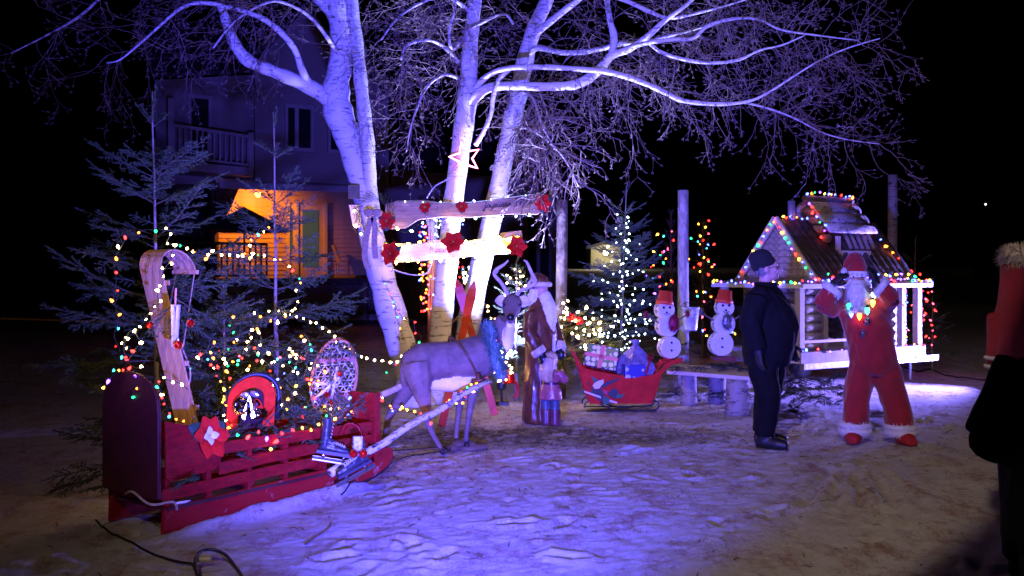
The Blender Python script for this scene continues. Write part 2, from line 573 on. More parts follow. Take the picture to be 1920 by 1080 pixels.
# ================================================================== ground
def grid_lines(breaks):
    out = [breaks[0][0]]
    for a, b, n in breaks:
        for i in range(1, n + 1): out.append(a + (b - a) * i / n)
    return np.array(out)
def vnoise(x, y, s, seed):
    r = np.random.default_rng(seed)
    T = r.random((256, 256))
    u, v = x * s, y * s
    i, j = np.floor(u).astype(int), np.floor(v).astype(int)
    a, b = u - i, v - j
    a = a * a * (3 - 2 * a); b = b * b * (3 - 2 * b)
    g = lambda ii, jj: T[ii % 256, jj % 256]
    return (g(i, j) * (1 - a) + g(i + 1, j) * a) * (1 - b) + (g(i, j + 1) * (1 - a) + g(i + 1, j + 1) * a) * b
gx = grid_lines([(-400, -40, 12), (-40, -8, 32), (-8, -4, 40), (-4, 6, 330), (6, 9, 60), (9, 40, 40), (40, 400, 12)])
gy = grid_lines([(-60, -4, 14), (-4, 3, 14), (3, 5, 30), (5, 12, 260), (12, 16, 80), (16, 40, 60), (40, 600, 24)])
X, Yg = np.meshgrid(gx, gy, indexing='xy')
def fbm(s, octs, seed, gain=.55):
    out = 0; amp = 1; tot = 0
    for k in range(octs):
        an = .7 + k * 1.1; ca, sa = math.cos(an), math.sin(an)
        out = out + amp * (vnoise((X * ca - Yg * sa) + 31 * k, (X * sa + Yg * ca) - 17 * k, s, seed + k) - .5); tot += amp
        amp *= gain; s *= 2.07
    return out / tot
h = fbm(.5, 3, 1) * .05 + fbm(9.5, 4, 20, .9) * .034
near = np.clip((26 - np.hypot(X, Yg - 6)) / 12, 0, 1)
h = h * near - .012
# foot and sled tracks
def track(x0, y0, x1, y1, wd, dp):
    global h
    dx, dy = x1 - x0, y1 - y0; L2 = dx * dx + dy * dy
    t = np.clip(((X - x0) * dx + (Yg - y0) * dy) / L2, 0, 1)
    d = np.hypot(X - x0 - t * dx, Yg - y0 - t * dy)
    h = h - dp * np.exp(-(d / wd) ** 2) + dp * .6 * np.exp(-((d - wd * 2) / wd) ** 2)
rs = random.Random(3)
for k in range(130):
    x, y, a = rs.uniform(-1.2, 5), rs.uniform(5.2, 11.5), rs.gauss(1.2, .7)
    track(x, y, x + math.cos(a) * .16, y + math.sin(a) * .16, rs.uniform(.03, .042), rs.uniform(.012, .03))
for k in range(5):
    p0 = G(1560 + k * 22, 880); p1 = G(1500 + k * 60, 950)
    track(p0.x, p0.y, p1.x, p1.y, .04, .025)
h = h + .07 * np.exp(-(((X + 1.62) * .811 - (Yg - 6.82) * .584 - .06) / .07) ** 2) * np.exp(-(((X + 1.62) * .584 + (Yg - 6.82) * .811) / .85) ** 4) * (.6 + vnoise(X, Yg, 5, 9) * .8)
# far bank to the right and rising field
h = h + np.clip((Yg - 34) / 40, 0, 1) ** 1.2 * 2.0 + .35 * np.exp(-((Yg - 36) / 2.5) ** 2) * (X > 8)
ny, nx = X.shape
vv = np.stack([X, Yg, h], -1).reshape(-1, 3)
ii = np.arange(nx * ny).reshape(ny, nx)
q = np.stack([ii[:-1, :-1], ii[:-1, 1:], ii[1:, 1:], ii[1:, :-1]], -1).reshape(-1, 4)
tri = np.concatenate([q[:, [0, 1, 2]], q[:, [0, 2, 3]]])
gm = mesh_np('ground', vv, tri, [snow_ground()])
gm.polygons.foreach_set('use_smooth', [True] * len(gm.polygons))
tag(link('ground', gm), kind='structure')
def ground_z(x, y):
    i = min(max(np.searchsorted(gx, x), 1), nx - 1); j = min(max(np.searchsorted(gy, y), 1), ny - 1)
    return float(h[j, i])

# twigs and litter strewn over the snow
rs = random.Random(5)
mb = MB()
for k in range(1500):
    if k < 700:
        x, y = rs.gauss(.2, 1.3), rs.gauss(9.7, .5)
    elif k < 950:
        x, y = rs.uniform(-2.6, -.2), rs.gauss(8.6, .8)
    else:
        x, y = rs.uniform(-3, 6), rs.uniform(5.2, 13)
    a = rs.uniform(0, 6.283); L = rs.choice([.03, .04, .05, .06, .1]) * rs.uniform(.6, 1.2)
    z = ground_z(x, y) + .006
    d = V((math.cos(a), math.sin(a), rs.uniform(-.05, .25)))
    mb.tube([V((x, y, z)), V((x, y, z)) + d * L * .5 + V((0, 0, .006)), V((x, y, z)) + d * L], [.0035, .003, .001], 3)
tag(mb.build('ground_litter', M('litter_bark', (.07, .05, .03), .8, var=.3, vscale=30), fix=False, loc=V((0, 8, 0))),
    'dark twigs and needles strewn over the trodden snow', 'litter', kind='stuff')
def loose_twig(label, pts, r):
    mb = MB()
    pp = smooth_path([V((p.x, p.y, ground_z(p.x, p.y) + .018)) for p in pts], 4)
    mb.tube(pp, lerp_list([r, r * .4], len(pp)), 5)
    a = pp[len(pp) // 2]
    mb.tube([a, a + V((.05, .09, .03)), a + V((.06, .16, .03))], [r * .6, r * .4, r * .2], 4)
    tag(mb.build('fallen_twig', twig_m), label, 'twig', 'fallen twigs on the snow')
loose_twig('long forked twig lying on blue snow below the big sleigh', [G(572, 1018), G(595, 1000), G(617, 990), G(620, 978)], .006)
loose_twig('thin bent twig on the snow right of the statue', [G(1258, 842), G(1275, 840), G(1297, 837)], .005)

# ================================================================== conifers
def make_spray(L, rng, step=.0085, nl=.022, per=3, side=.055, flat=.55, sub=True):
    segs = []
    def axis(p, d, up, ln, curve, lvl):
        k = max(2, int(ln / .05))
        pts = [p.copy()]
        dd = d.copy()
        for i in range(k):
            dd = dd + np.array([0, 0, curve]) / k + rng.normal(0, .02, 3)
            dd /= np.linalg.norm(dd)
            pts.append(pts[-1] + dd * ln / k)
        segs.append((np.array(pts), lvl))
        if lvl == 0 or (lvl == 1 and ln > .13 and sub):
            sp = side * (1 if lvl == 0 else .9)
            t = .10 * ln + sp
            while t < ln * .97:
                f = t / ln * k; i = min(int(f), k - 1)
                q = pts[i] + (pts[i + 1] - pts[i]) * (f - i)
                ax = pts[i + 1] - pts[i]; ax /= np.linalg.norm(ax)
                sd = np.cross(up, ax); sd /= np.linalg.norm(sd)
                for sgn in (-1, 1):
                    ln2 = min((ln - t) * .50 + .03, .27 * ln if lvl == 0 else .36 * ln) * rng.uniform(.55, 1.15)
                    if ln2 > .025 and rng.random() > .18:
                        axis(q, ax * rng.uniform(.55, .85) + sd * sgn * .70 + np.array([0, 0, rng.uniform(-.28, .22)]), up, ln2, rng.uniform(-.35, .15), lvl + 1)
                t += sp * rng.uniform(.7, 1.4)
    axis(np.zeros(3), np.array([1., 0, 0]), np.array([0, 0, 1.]), L, .10, 0)
    vs, ts, ms = [], [], []
    off = 0
    for pts, lvl in segs:
        r = [.006, .0032, .002][min(lvl, 2)]
        n = len(pts)
        ring = []
        for i in range(n):
            d = pts[min(i + 1, n - 1)] - pts[max(i - 1, 0)]; d = d / np.linalg.norm(d)
            x = np.cross(d, [0, 0, 1.]); x /= max(np.linalg.norm(x), 1e-6); y = np.cross(x, d)
            for a in (0, 2.09, 4.19):
                ring.append(pts[i] + (x * math.cos(a) + y * math.sin(a)) * r * (1 - .7 * i / n))
        for i in range(n - 1):
            for j in range(3):
                a, b, c, e = i * 3 + j, i * 3 + (j + 1) % 3, (i + 1) * 3 + (j + 1) % 3, (i + 1) * 3 + j
                ts += [(off + a, off + b, off + c), (off + a, off + c, off + e)]; ms += [1, 1]
        vs.append(np.array(ring)); off += len(ring)
        # needles
        seglen = np.linalg.norm(np.diff(pts, axis=0), axis=1).sum()
        cnt = max(3, int(seglen / step)) * per
        if lvl == 0: t0 = rng.uniform(.12, 1, cnt)
        else: t0 = rng.uniform(0, 1, cnt)
        f = t0 * (n - 1); i = np.minimum(f.astype(int), n - 2)
        base = pts[i] + (pts[i + 1] - pts[i]) * (f - i)[:, None]
        d = pts[i + 1] - pts[i]; d /= np.linalg.norm(d, axis=1)[:, None]
        x = np.cross(d, [0, 0, 1.]); x /= np.maximum(np.linalg.norm(x, axis=1), 1e-6)[:, None]; y = np.cross(x, d)
        an = rng.uniform(0, 2 * math.pi, cnt)
        rad = x * np.cos(an)[:, None] + y * (np.sin(an) * flat + .15)[:, None]
        nd = d * .65 + rad * .85; nd /= np.linalg.norm(nd, axis=1)[:, None]
        ln = nl * rng.uniform(.7, 1.15, cnt)
        wv = np.cross(nd, rng.normal(0, 1, (cnt, 3))); wv /= np.linalg.norm(wv, axis=1)[:, None]
        a = base - wv * .0025; b = base + wv * .0025; c = base + nd * ln[:, None]
        vs.append(np.stack([a, b, c], 1).reshape(-1, 3))
        k = np.arange(cnt) * 3 + off
        ts += list(zip(k, k + 1, k + 2)); ms += [0] * cnt
        off += cnt * 3
    return np.concatenate(vs), np.array(ts), np.array(ms)
rng0 = np.random.default_rng(11)
SPRAYS = [make_spray(1.0, rng0, .0085, .027, 3, .060) for _ in range(4)]
SPRAYS_S = [make_spray(.45, rng0, .0075, .024, 3, .045, sub=False) for _ in range(4)]
TIPS = [make_spray(.25, rng0, .005, .022, 4, .09, 1.0, sub=False) for _ in range(2)]
class Crown:
    def __init__(s): s.v = []; s.t = []; s.m = []; s.o = 0
    def put(s, spray, base, direction, scale, roll=0.0, droop=0.0):
        v, t, m = spray
        d = V(direction).normalized()
        up = V((0, 0, 1)) if abs(d.z) < .95 else V((1, 0, 0))
        y = up.cross(d).normalized(); z = d.cross(y)
        if roll:
            y, z = y * math.cos(roll) + z * math.sin(roll), z * math.cos(roll) - y * math.sin(roll)
        A = np.array([[d.x, d.y, d.z], [y.x, y.y, y.z], [z.x, z.y, z.z]])
        p = (v * scale) @ A
        if droop:
            rr = (v[:, 0] * scale)
            p[:, 2] += droop * rr * rr
        s.v.append(p + np.array(base)); s.t.append(t + s.o); s.m.append(m); s.o += len(v)
    def build(s, name, mats, parent, loc):
        v = np.concatenate(s.v) - np.array(loc)
        return link(name, mesh_np(name, v, np.concatenate(s.t), mats, np.concatenate(s.m)), parent, Matrix.Translation(loc))
def fir(name, label, base, top, whorls, mat=needle, trunk_r=.03, lean=(0, 0), group=None, cat='fir tree', seed=1, count=(5, 7), inter=2):
    """whorls: (height, branch length, lift)"""
    rs = random.Random(seed)
    t = thing(name, label, cat, base, group)
    base = V(base)
    ax = lambda z: base + V((lean[0] * z / top, lean[1] * z / top, z))
    mb = MB()
    zs = [i / 10 * top for i in range(11)]
    mb.tube([ax(z) + V((rs.uniform(-.006, .006), 0, 0)) for z in zs], lerp_list([trunk_r, trunk_r * .6, trunk_r * .32, trunk_r * .16], 11), 7)
    mb.build('trunk', leader_wood, t, True, loc=base)
    cr = Crown()
    cr.put(TIPS[0], ax(top - .22), (0.05, 0, 1), 1.0)
    for wi, (z, L, lift) in enumerate(whorls):
        n = rs.randint(*count)
        a0 = rs.uniform(0, 6.283)
        for k in range(n):
            a = a0 + 6.283 * k / n + rs.uniform(-.25, .25)
            l = L * rs.uniform(.78, 1.1)
            d = V((math.cos(a), math.sin(a), lift + rs.uniform(-.1, .1)))
            sp = rs.choice(SPRAYS if l > .42 else SPRAYS_S)
            sc = l if l > .42 else l / .45
            cr.put(sp, ax(z + rs.uniform(-.02, .02)), d, sc, rs.uniform(-.5, .5), .06 if lift > 0 else -.1)
        nz = whorls[wi + 1][0] if wi + 1 < len(whorls) else z - .2
        for k in range(inter if wi < 3 else inter * 2):
            a = rs.uniform(0, 6.283); zz = z + (nz - z) * rs.uniform(.2, .8)
            l = min(.3, L * .45) * rs.uniform(.6, 1.1)
            cr.put(rs.choice(SPRAYS_S), ax(zz), (math.cos(a), math.sin(a), rs.uniform(.1, .5)), l / .45, rs.uniform(-.6, .6))
    cr.build('crown', [mat, fir_wood], t, base)
    return t
def W(z0, z1, l0, l1, n, u0, u1):
    return [(z1 + (z0 - z1) * i / (n - 1), l1 + (l0 - l1) * (i / (n - 1)) ** .8, u1 + (u0 - u1) * i / (n - 1)) for i in range(n)]

b1 = P(298, 800, 7.6); b1.z = 0
fir('young_fir', 'tall young fir with bare leader behind the curled toboggan', b1, 2.98,
    [(2.72, .2, .9), (2.34, .55, .50), (2.12, .68, .48)] + W(.45, 1.86, 1.0, .66, 7, -.02, .30), lean=(-.05, 0), seed=4, count=(4, 6), inter=1)
b2 = P(520, 800, 8.7); b2.z = 0
fir('young_fir', 'young fir with thin leader standing behind the snowshoe', b2, 3.0,
    [(2.61, .27, .42), (2.2, .46, .62), (1.94, .62, .42)] + W(.45, 1.7, .95, .66, 6, .0, .28), lean=(-.03, 0), seed=9, count=(4, 6), inter=1)
b2b = P(420, 800, 8.0); b2b.z = 0
fir('young_fir', 'low bushy fir filling the gap between the toboggan and the red collar board', b2b, 1.55,
    W(.35, 1.3, .8, .3, 6, .05, .5), seed=21)
b3 = V((P(1160, 700, 13.0).x, 13.0, 0))
fir('spruce_tree', 'blue green spruce hung with cool white lights beside the bark post', b3, 2.72,
    [(2.35, .3, .55), (2.1, .45, .45), (1.92, .5, .35), (1.74, .6, .3), (1.56, .66, .25)] + W(.4, 1.4, .95, .72, 6, -.05, .15), needle_blue, .03, (.1, 0), seed=5)
b4 = V((P(968, 600, 12.4).x, 12.4, 0))
fir('young_fir', 'small dense fir with warm lights behind the Santa statue', b4, 1.75, W(.3, 1.6, .55, .15, 8, .1, .7), seed=12, inter=1)
for px, Yd, tp, sd, lab in ((1258, 19.0, 2.75, 31, 'dark narrow cedar with sparse coloured lights, left of the tallest bark post'),
                            (1318, 18.6, 2.55, 32, 'dark narrow cedar with coloured lights between the bark post and the cabin')):
    fir('cedar_tree', lab, V(((px - 960) / F * Yd, Yd, 0)), tp, W(.2, tp - .1, .5, .18, 11, 1.3, 2.2), needle_dark, .04, seed=sd, group='dark cedars behind the snowmen',
        cat='cedar tree', count=(6, 8), inter=2)
fir('young_fir', 'thin bare young fir standing behind the cabin', V((P(1716, 600, 17.5).x, 17.5, 0)), 2.2, [(1.75, .4, .5), (1.55, .25, .2), (1.3, .5, .4), (1.0, .6, .2), (.7, .7, .1)],
    needle, .025, seed=14, count=(3, 4), inter=1)
fir('young_fir', 'small fir with red lights past the end of the cabin', V((P(1748, 640, 16.0).x, 16.0, 0)), 1.2, W(.25, 1.0, .5, .2, 5, .15, .6), needle, .02, seed=15)

def bough_heap(name, label, spots, parent_loc, mat=needle, group=None, cat='fir boughs'):
    cr = Crown()
    for p, d, sc, roll in spots:
        cr.put(random.choice(SPRAYS if sc > .42 else SPRAYS_S), p, d, sc if sc > .42 else sc / .45, roll, -.12)
    o = cr.build(name, [mat, fir_wood], None, parent_loc)
    tag(o, label, cat, group)
    return o
def rnd_boughs(n, cx, cy, cz, sx, sy, sz, smin, smax, seed, lift=(-.2, .4)):
    rs = random.Random(seed)
    out = []
    for _ in range(n):
        a = rs.uniform(0, 6.283)
        out.append((V((cx + rs.uniform(-sx, sx), cy + rs.uniform(-sy, sy), cz + rs.uniform(0, sz))),
                    V((math.cos(a), math.sin(a), rs.uniform(*lift))), rs.uniform(smin, smax), rs.uniform(-.7, .7)))
    return out
q = G(170, 905)
bough_heap('cut_fir_boughs', 'dark cut fir boughs on the snow behind the sleigh backboard',
           [(V((q.x + .35, q.y + .25, .25)), V((-1, .1, .02)), .8, .2), (V((q.x + .4, q.y + .1, .16)), V((-1, -.25, -.05)), .75, -.3), (V((q.x + .3, q.y - .1, .12)), V((-.9, -.5, -.08)), .7, .1),
            (V((q.x + .45, q.y + .4, .36)), V((-1, .3, .1)), .8, .3), (V((q.x + .5, q.y - .25, .1)), V((-.7, -.8, -.05)), .5, .0)], V((q.x, q.y, 0)), needle_dark)
q = P(1508, 745, 11.9)
bough_heap('cut_fir_boughs', 'heap of dark cut fir boughs on the snow below the cabin trailer', rnd_boughs(26, q.x, 11.9, .02, .38, .3, .28, .3, .6, 41), V((q.x, 11.9, 0)), needle_dark)

# ================================================================== birches
TW = {'v': [], 'f': []}
def limb_path(pts, n=5):
    """pts: (px, py, Y, width px) -> path and radii"""
    ctr = smooth_path([P(a, b, c) for a, b, c, _ in pts], n)
    ws = [d * c / F / 2 for a, b, c, d in pts]
    rad = []
    for i in range(len(pts) - 1):
        for k in range(n): rad.append(ws[i] + (ws[i + 1] - ws[i]) * k / n)
    rad.append(ws[-1])
    return ctr, rad
rt = random.Random(17)
def twig(mb, p, d, L, r, lvl, grav, maxlvl=2, bud=True):
    k = max(3, int(L / .085))
    pts = [p.copy()]
    dd = d.normalized()
    for i in range(k):
        f = i / k
        g = grav * (1 - f * 1.1) / k * 2.4
        dd = dd + V((rt.gauss(0, .17), rt.gauss(0, .17), rt.gauss(0, .15) - g))
        if f > .65: dd.z += .10
        dd.normalize()
        pts.append(pts[-1] + dd * (L / k))
    mb.tube(pts, [r * (1 - .62 * i / k) for i in range(k + 1)], 3)
    if bud and lvl >= maxlvl - 1:
        q = pts[-1]
        for s in (-1, 1):
            e = (dd + V((s * .5, rt.uniform(-.4, .4), rt.uniform(-.2, .4)))).normalized()
            mb.tube([q, q + e * .018, q + e * .034], [.002, .0032, .001], 3)
    if lvl < maxlvl:
        n = int(L / (.14 if lvl == 0 else .12)) + 1
        for j in range(n):
            i = rt.randint(max(1, int(k * .15)), k)
            ax = (pts[i] - pts[i - 1]).normalized()
            sd = ax.cross(V((rt.gauss(0, 1), rt.gauss(0, 1), rt.gauss(0, 1)))).normalized()
            twig(mb, pts[i], ax * .75 + sd * .7, L * rt.uniform(.28, .55) * (1 - .3 * i / k), r * .62, lvl + 1, grav, maxlvl, bud)
def dress(mb, path, spacing, lmin, lmax, grav, bias=(0, 0, 0), r=.0047, start=0.0, maxlvl=2, fan=.9):
    acc = 0
    n = len(path)
    for i in range(1, n):
        seg = (path[i] - path[i - 1])
        if i / n < start: continue
        acc += seg.length
        while acc > spacing:
            acc -= spacing * rt.uniform(.7, 1.3)
            ax = seg.normalized()
            sd = ax.cross(V((rt.gauss(0, 1), rt.gauss(0, .8), rt.gauss(0, 1)))).normalized()
            twig(mb, path[i - 1] + seg * rt.random(), ax * .45 + sd * fan + V(bias), rt.uniform(lmin, lmax), r, 0, grav, maxlvl)

def birch_tree(name, label, base, limbs, twigs):
    t = thing(name, label, 'birch tree', base)
    paths = {}
    for key, nm, mat, pts, sides in limbs:
        c, r = limb_path(pts)
        paths[key] = c
        mb = MB()
        rr = [a * (1 + .05 * math.sin(i * 1.3) + rt.uniform(-.03, .03)) for i, a in enumerate(r)]
        mb.tube(c, rr, sides)
        mb.build(nm, mat, t, True, loc=V(base), fix=False)
    mb = MB()
    for key, args in twigs:
        dress(mb, paths[key] if isinstance(key, str) else key, **args)
    o = mb.build('crown', [twig_m], t, False, loc=V(base), fix=False)
    o['kind'] = 'stuff'
    return t, paths

Y1 = 12.0
bl = P(772, 735, Y1); bl.z = 0
limbs = [
 ('A', 'trunk', birch, [(786, 775, Y1, 66), (772, 720, Y1, 58), (756, 660, Y1, 54), (735, 590, Y1, 54), (713, 510, Y1, 50), (698, 450, Y1, 46), (684, 370, Y1, 44), (668, 310, Y1, 45), (651, 255, Y1, 50), (634, 210, Y1, 55), (630, 165, Y1, 50), (638, 120, Y1, 43), (640, 60, Y1, 42), (628, 0, Y1, 44), (612, -80, Y1, 34), (590, -200, Y1, 26), (575, -340, Y1, 14)], 16),
 ('B', 'second_trunk', birch, [(738, 560, Y1 - .02, 20), (718, 480, Y1 - .03, 24), (702, 410, Y1 - .05, 25), (693, 330, Y1 - .1, 25), (689, 270, Y1 - .12, 28), (683, 215, Y1 - .1, 26), (676, 150, Y1 - .05, 25), (669, 80, Y1, 24), (660, 0, Y1, 22), (650, -120, Y1 + .1, 17), (640, -300, Y1 + .2, 9)], 12),
 ('C', 'limb', birch, [(632, 196, Y1, 34), (590, 168, Y1 - .1, 30), (545, 147, Y1 - .25, 26), (505, 131, Y1 - .4, 23), (466, 114, Y1 - .5, 24), (441, 84, Y1 - .6, 22), (424, 40, Y1 - .65, 18), (412, 0, Y1 - .7, 15), (395, -60, Y1 - .8, 11), (370, -150, Y1 - 1, 5)], 10),
 ('D', 'limb', birch, [(585, 165, Y1 - .1, 18), (568, 135, Y1 - .3, 14), (552, 92, Y1 - .45, 12), (526, 60, Y1 - .6, 12), (495, 36, Y1 - .7, 11), (460, 22, Y1 - .8, 9), (425, 13, Y1 - .9, 8), (395, 6, Y1 - 1, 8), (365, 6, Y1 - 1.1, 7), (335, 18, Y1 - 1.2, 6), (300, 48, Y1 - 1.3, 5), (262, 82, Y1 - 1.4, 4), (225, 112, Y1 - 1.5, 3), (200, 118, Y1 - 1.5, 2)], 8),
 ('E', 'limb', birch, [(630, 30, Y1, 26), (602, 2, Y1 - .1, 22), (580, -25, Y1 - .2, 18), (540, -90, Y1 - .4, 10), (500, -160, Y1 - .6, 5)], 10),
 ('Q', 'limb', limb_m, [(640, 110, Y1, 10), (590, 40, Y1 - .6, 7), (540, 8, Y1 - 1.0, 6), (500, 5, Y1 - 1.2, 5), (440, 40, Y1 - 1.5, 4), (400, 90, Y1 - 1.7, 3)], 6),
 ('S', 'limb', limb_m, [(300, -60, Y1 - 1.2, 7), (220, -30, Y1 - 1.4, 6), (150, 30, Y1 - 1.6, 5), (80, 70, Y1 - 1.7, 3), (20, 100, Y1 - 1.8, 2)], 6),
]
tw = [('D', dict(spacing=.085, lmin=.4, lmax=1.1, grav=0.23, start=.3)), ('C', dict(spacing=.13, lmin=.35, lmax=.9, grav=0.25, start=.2)),
      ('Q', dict(spacing=.12, lmin=.4, lmax=1.0, grav=0.29)), ('S', dict(spacing=.2, lmin=.4, lmax=.9, grav=0.21)), ('E', dict(spacing=.2, lmin=.4, lmax=.9, grav=0.17)),
      ('B', dict(spacing=.5, lmin=.2, lmax=.5, grav=0.17, start=.3))]
birch_tree('birch_tree', 'left birch with two blue lit trunks carrying the wreath end of the signs', bl, limbs, tw)

Y2 = 12.25
bm_ = P(820, 740, Y2); bm_.z = 0
limbs = [
 ('A', 'trunk', birch, [(812, 755, Y2, 48), (822, 680, Y2, 43), (828, 600, Y2, 40), (838, 500, Y2, 40), (847, 400, Y2, 38), (858, 320, Y2, 36), (869, 240, Y2, 38), (877, 180, Y2, 38), (880, 110, Y2, 30), (885, 50, Y2, 27), (890, 0, Y2, 26), (900, -120, Y2, 20), (905, -260, Y2, 10)], 14),
 ('F', 'limb', birch, [(872, 205, Y2, 26), (893, 180, Y2 - .1, 22), (920, 164, Y2 - .2, 17), (960, 161, Y2 - .4, 16), (1000, 162, Y2 - .5, 16), (1040, 162, Y2 - .6, 16), (1075, 159, Y2 - .7, 18), (1102, 148, Y2 - .75, 19), (1126, 128, Y2 - .8, 18), (1147, 104, Y2 - .85, 15), (1180, 92, Y2 - .9, 13), (1215, 68, Y2 - 1, 12), (1245, 40, Y2 - 1.1, 9), (1280, 15, Y2 - 1.2, 7), (1330, -25, Y2 - 1.3, 5), (1400, -60, Y2 - 1.4, 2)], 10),
 ('G', 'limb', birch, [(878, 190, Y2 + .02, 18), (900, 155, Y2 - .15, 12), (930, 134, Y2 - .35, 10), (970, 126, Y2 - .5, 10), (1030, 126, Y2 - .7, 10), (1090, 130, Y2 - .9, 10), (1140, 135, Y2 - 1, 11), (1190, 149, Y2 - 1.1, 10), (1240, 170, Y2 - 1.2, 10), (1275, 187, Y2 - 1.3, 9), (1310, 193, Y2 - 1.35, 8), (1360, 195, Y2 - 1.4, 7), (1410, 188, Y2 - 1.5, 5), (1450, 168, Y2 - 1.6, 4), (1490, 142, Y2 - 1.7, 3.5), (1540, 112, Y2 - 1.8, 3), (1590, 90, Y2 - 1.9, 2.5), (1650, 72, Y2 - 2, 2)], 8),
 ('T', 'limb', limb_m, [(1395, 192, Y2 - 1.45, 4.5), (1440, 203, Y2 - 1.5, 4), (1490, 222, Y2 - 1.55, 3.2), (1540, 248, Y2 - 1.6, 2.6), (1590, 262, Y2 - 1.7, 2.2), (1650, 270, Y2 - 1.8, 1.6)], 6),
 ('H', 'limb', birch, [(1147, 106, Y2 - .85, 15), (1151, 70, Y2 - .8, 14), (1143, 35, Y2 - .75, 11), (1138, 0, Y2 - .7, 10), (1132, -60, Y2 - .7, 7), (1125, -130, Y2 - .7, 3)], 8),
 ('I', 'limb', birch, [(1175, 92, Y2 - .9, 9), (1215, 80, Y2 - 1.1, 8), (1265, 74, Y2 - 1.3, 8), (1300, 72, Y2 - 1.4, 7), (1325, 50, Y2 - 1.5, 7), (1370, 36, Y2 - 1.6, 6), (1420, 36, Y2 - 1.7, 5), (1465, 56, Y2 - 1.8, 4), (1530, 66, Y2 - 1.9, 3), (1610, 76, Y2 - 2, 2)], 7),
 ('K', 'limb', birch, [(1215, 78, Y2 - 1, 7), (1240, 98, Y2 - 1.2, 7), (1285, 112, Y2 - 1.4, 7), (1335, 118, Y2 - 1.5, 6), (1385, 112, Y2 - 1.6, 5.5), (1425, 94, Y2 - 1.7, 4), (1465, 85, Y2 - 1.8, 3), (1510, 66, Y2 - 1.9, 2)], 7),
 ('L', 'limb', birch, [(1138, -10, Y2 - .7, 8), (1180, 4, Y2 - .9, 8), (1215, 20, Y2 - 1, 8), (1255, 34, Y2 - 1.1, 6), (1310, 24, Y2 - 1.2, 5), (1380, 5, Y2 - 1.4, 3), (1450, -20, Y2 - 1.5, 2)], 7),
 ('U', 'limb', limb_m, [(860, 118, Y2, 9), (835, 90, Y2 - .3, 7), (808, 76, Y2 - .5, 6), (782, 78, Y2 - .7, 6), (760, 88, Y2 - .8, 5), (752, 112, Y2 - .9, 3)], 6),
 ('W', 'limb', limb_m, [(868, 70, Y2, 9), (848, 92, Y2 - .2, 6), (842, 60, Y2 - .3, 6), (852, 20, Y2 - .3, 5), (858, -30, Y2 - .3, 4)], 6),
 ('X', 'limb', limb_m, [(868, 60, Y2, 8), (905, 42, Y2 - .3, 6), (930, 30, Y2 - .5, 5), (950, 28, Y2 - .7, 5), (962, 45, Y2 - .8, 4)], 6),
 ('V', 'limb', limb_m, [(868, 150, Y2, 9), (835, 140, Y2 - .3, 6), (805, 158, Y2 - .5, 5), (785, 195, Y2 - .6, 4), (770, 240, Y2 - .7, 3), (762, 285, Y2 - .7, 2)], 6),
 ('R', 'limb', limb_m, [(886, 25, Y2, 9), (840, -5, Y2 - .3, 7), (790, 5, Y2 - .5, 6), (745, 35, Y2 - .7, 4), (715, 75, Y2 - .8, 3)], 6),
 ('Y', 'limb', limb_m, [(892, 272, Y2 - .1, 10), (908, 245, Y2 - .2, 9), (921, 212, Y2 - .25, 8), (925, 180, Y2 - .3, 9), (935, 150, Y2 - .35, 9), (955, 130, Y2 - .4, 8)], 7),
]
tw = [('G', dict(spacing=.085, lmin=.4, lmax=1.25, grav=0.32, start=.25)), ('F', dict(spacing=.12, lmin=.4, lmax=1.1, grav=0.29, start=.15)), ('T', dict(spacing=.07, lmin=.4, lmax=1.0, grav=0.25)),
      ('I', dict(spacing=.10, lmin=.4, lmax=1.0, grav=0.17, start=.2)), ('K', dict(spacing=.10, lmin=.4, lmax=1.0, grav=0.17, start=.1)), ('L', dict(spacing=.10, lmin=.4, lmax=.9, grav=0.13)),
      ('H', dict(spacing=.14, lmin=.4, lmax=.9, grav=0.13)), ('V', dict(spacing=.065, lmin=.35, lmax=.9, grav=0.29)), ('R', dict(spacing=.09, lmin=.4, lmax=1.0, grav=0.25)), ('U', dict(spacing=.065, lmin=.5, lmax=1.3, grav=0.34)), ('W', dict(spacing=.10, lmin=.4, lmax=1.0, grav=0.25)), ('X', dict(spacing=.10, lmin=.4, lmax=.9, grav=0.25)),
      ('A', dict(spacing=.32, lmin=.4, lmax=1.0, grav=0.34, start=.62))]
_, MP = birch_tree('birch_tree', 'middle birch, whitest trunk, with the long bright limb reaching right', bm_, limbs, tw)

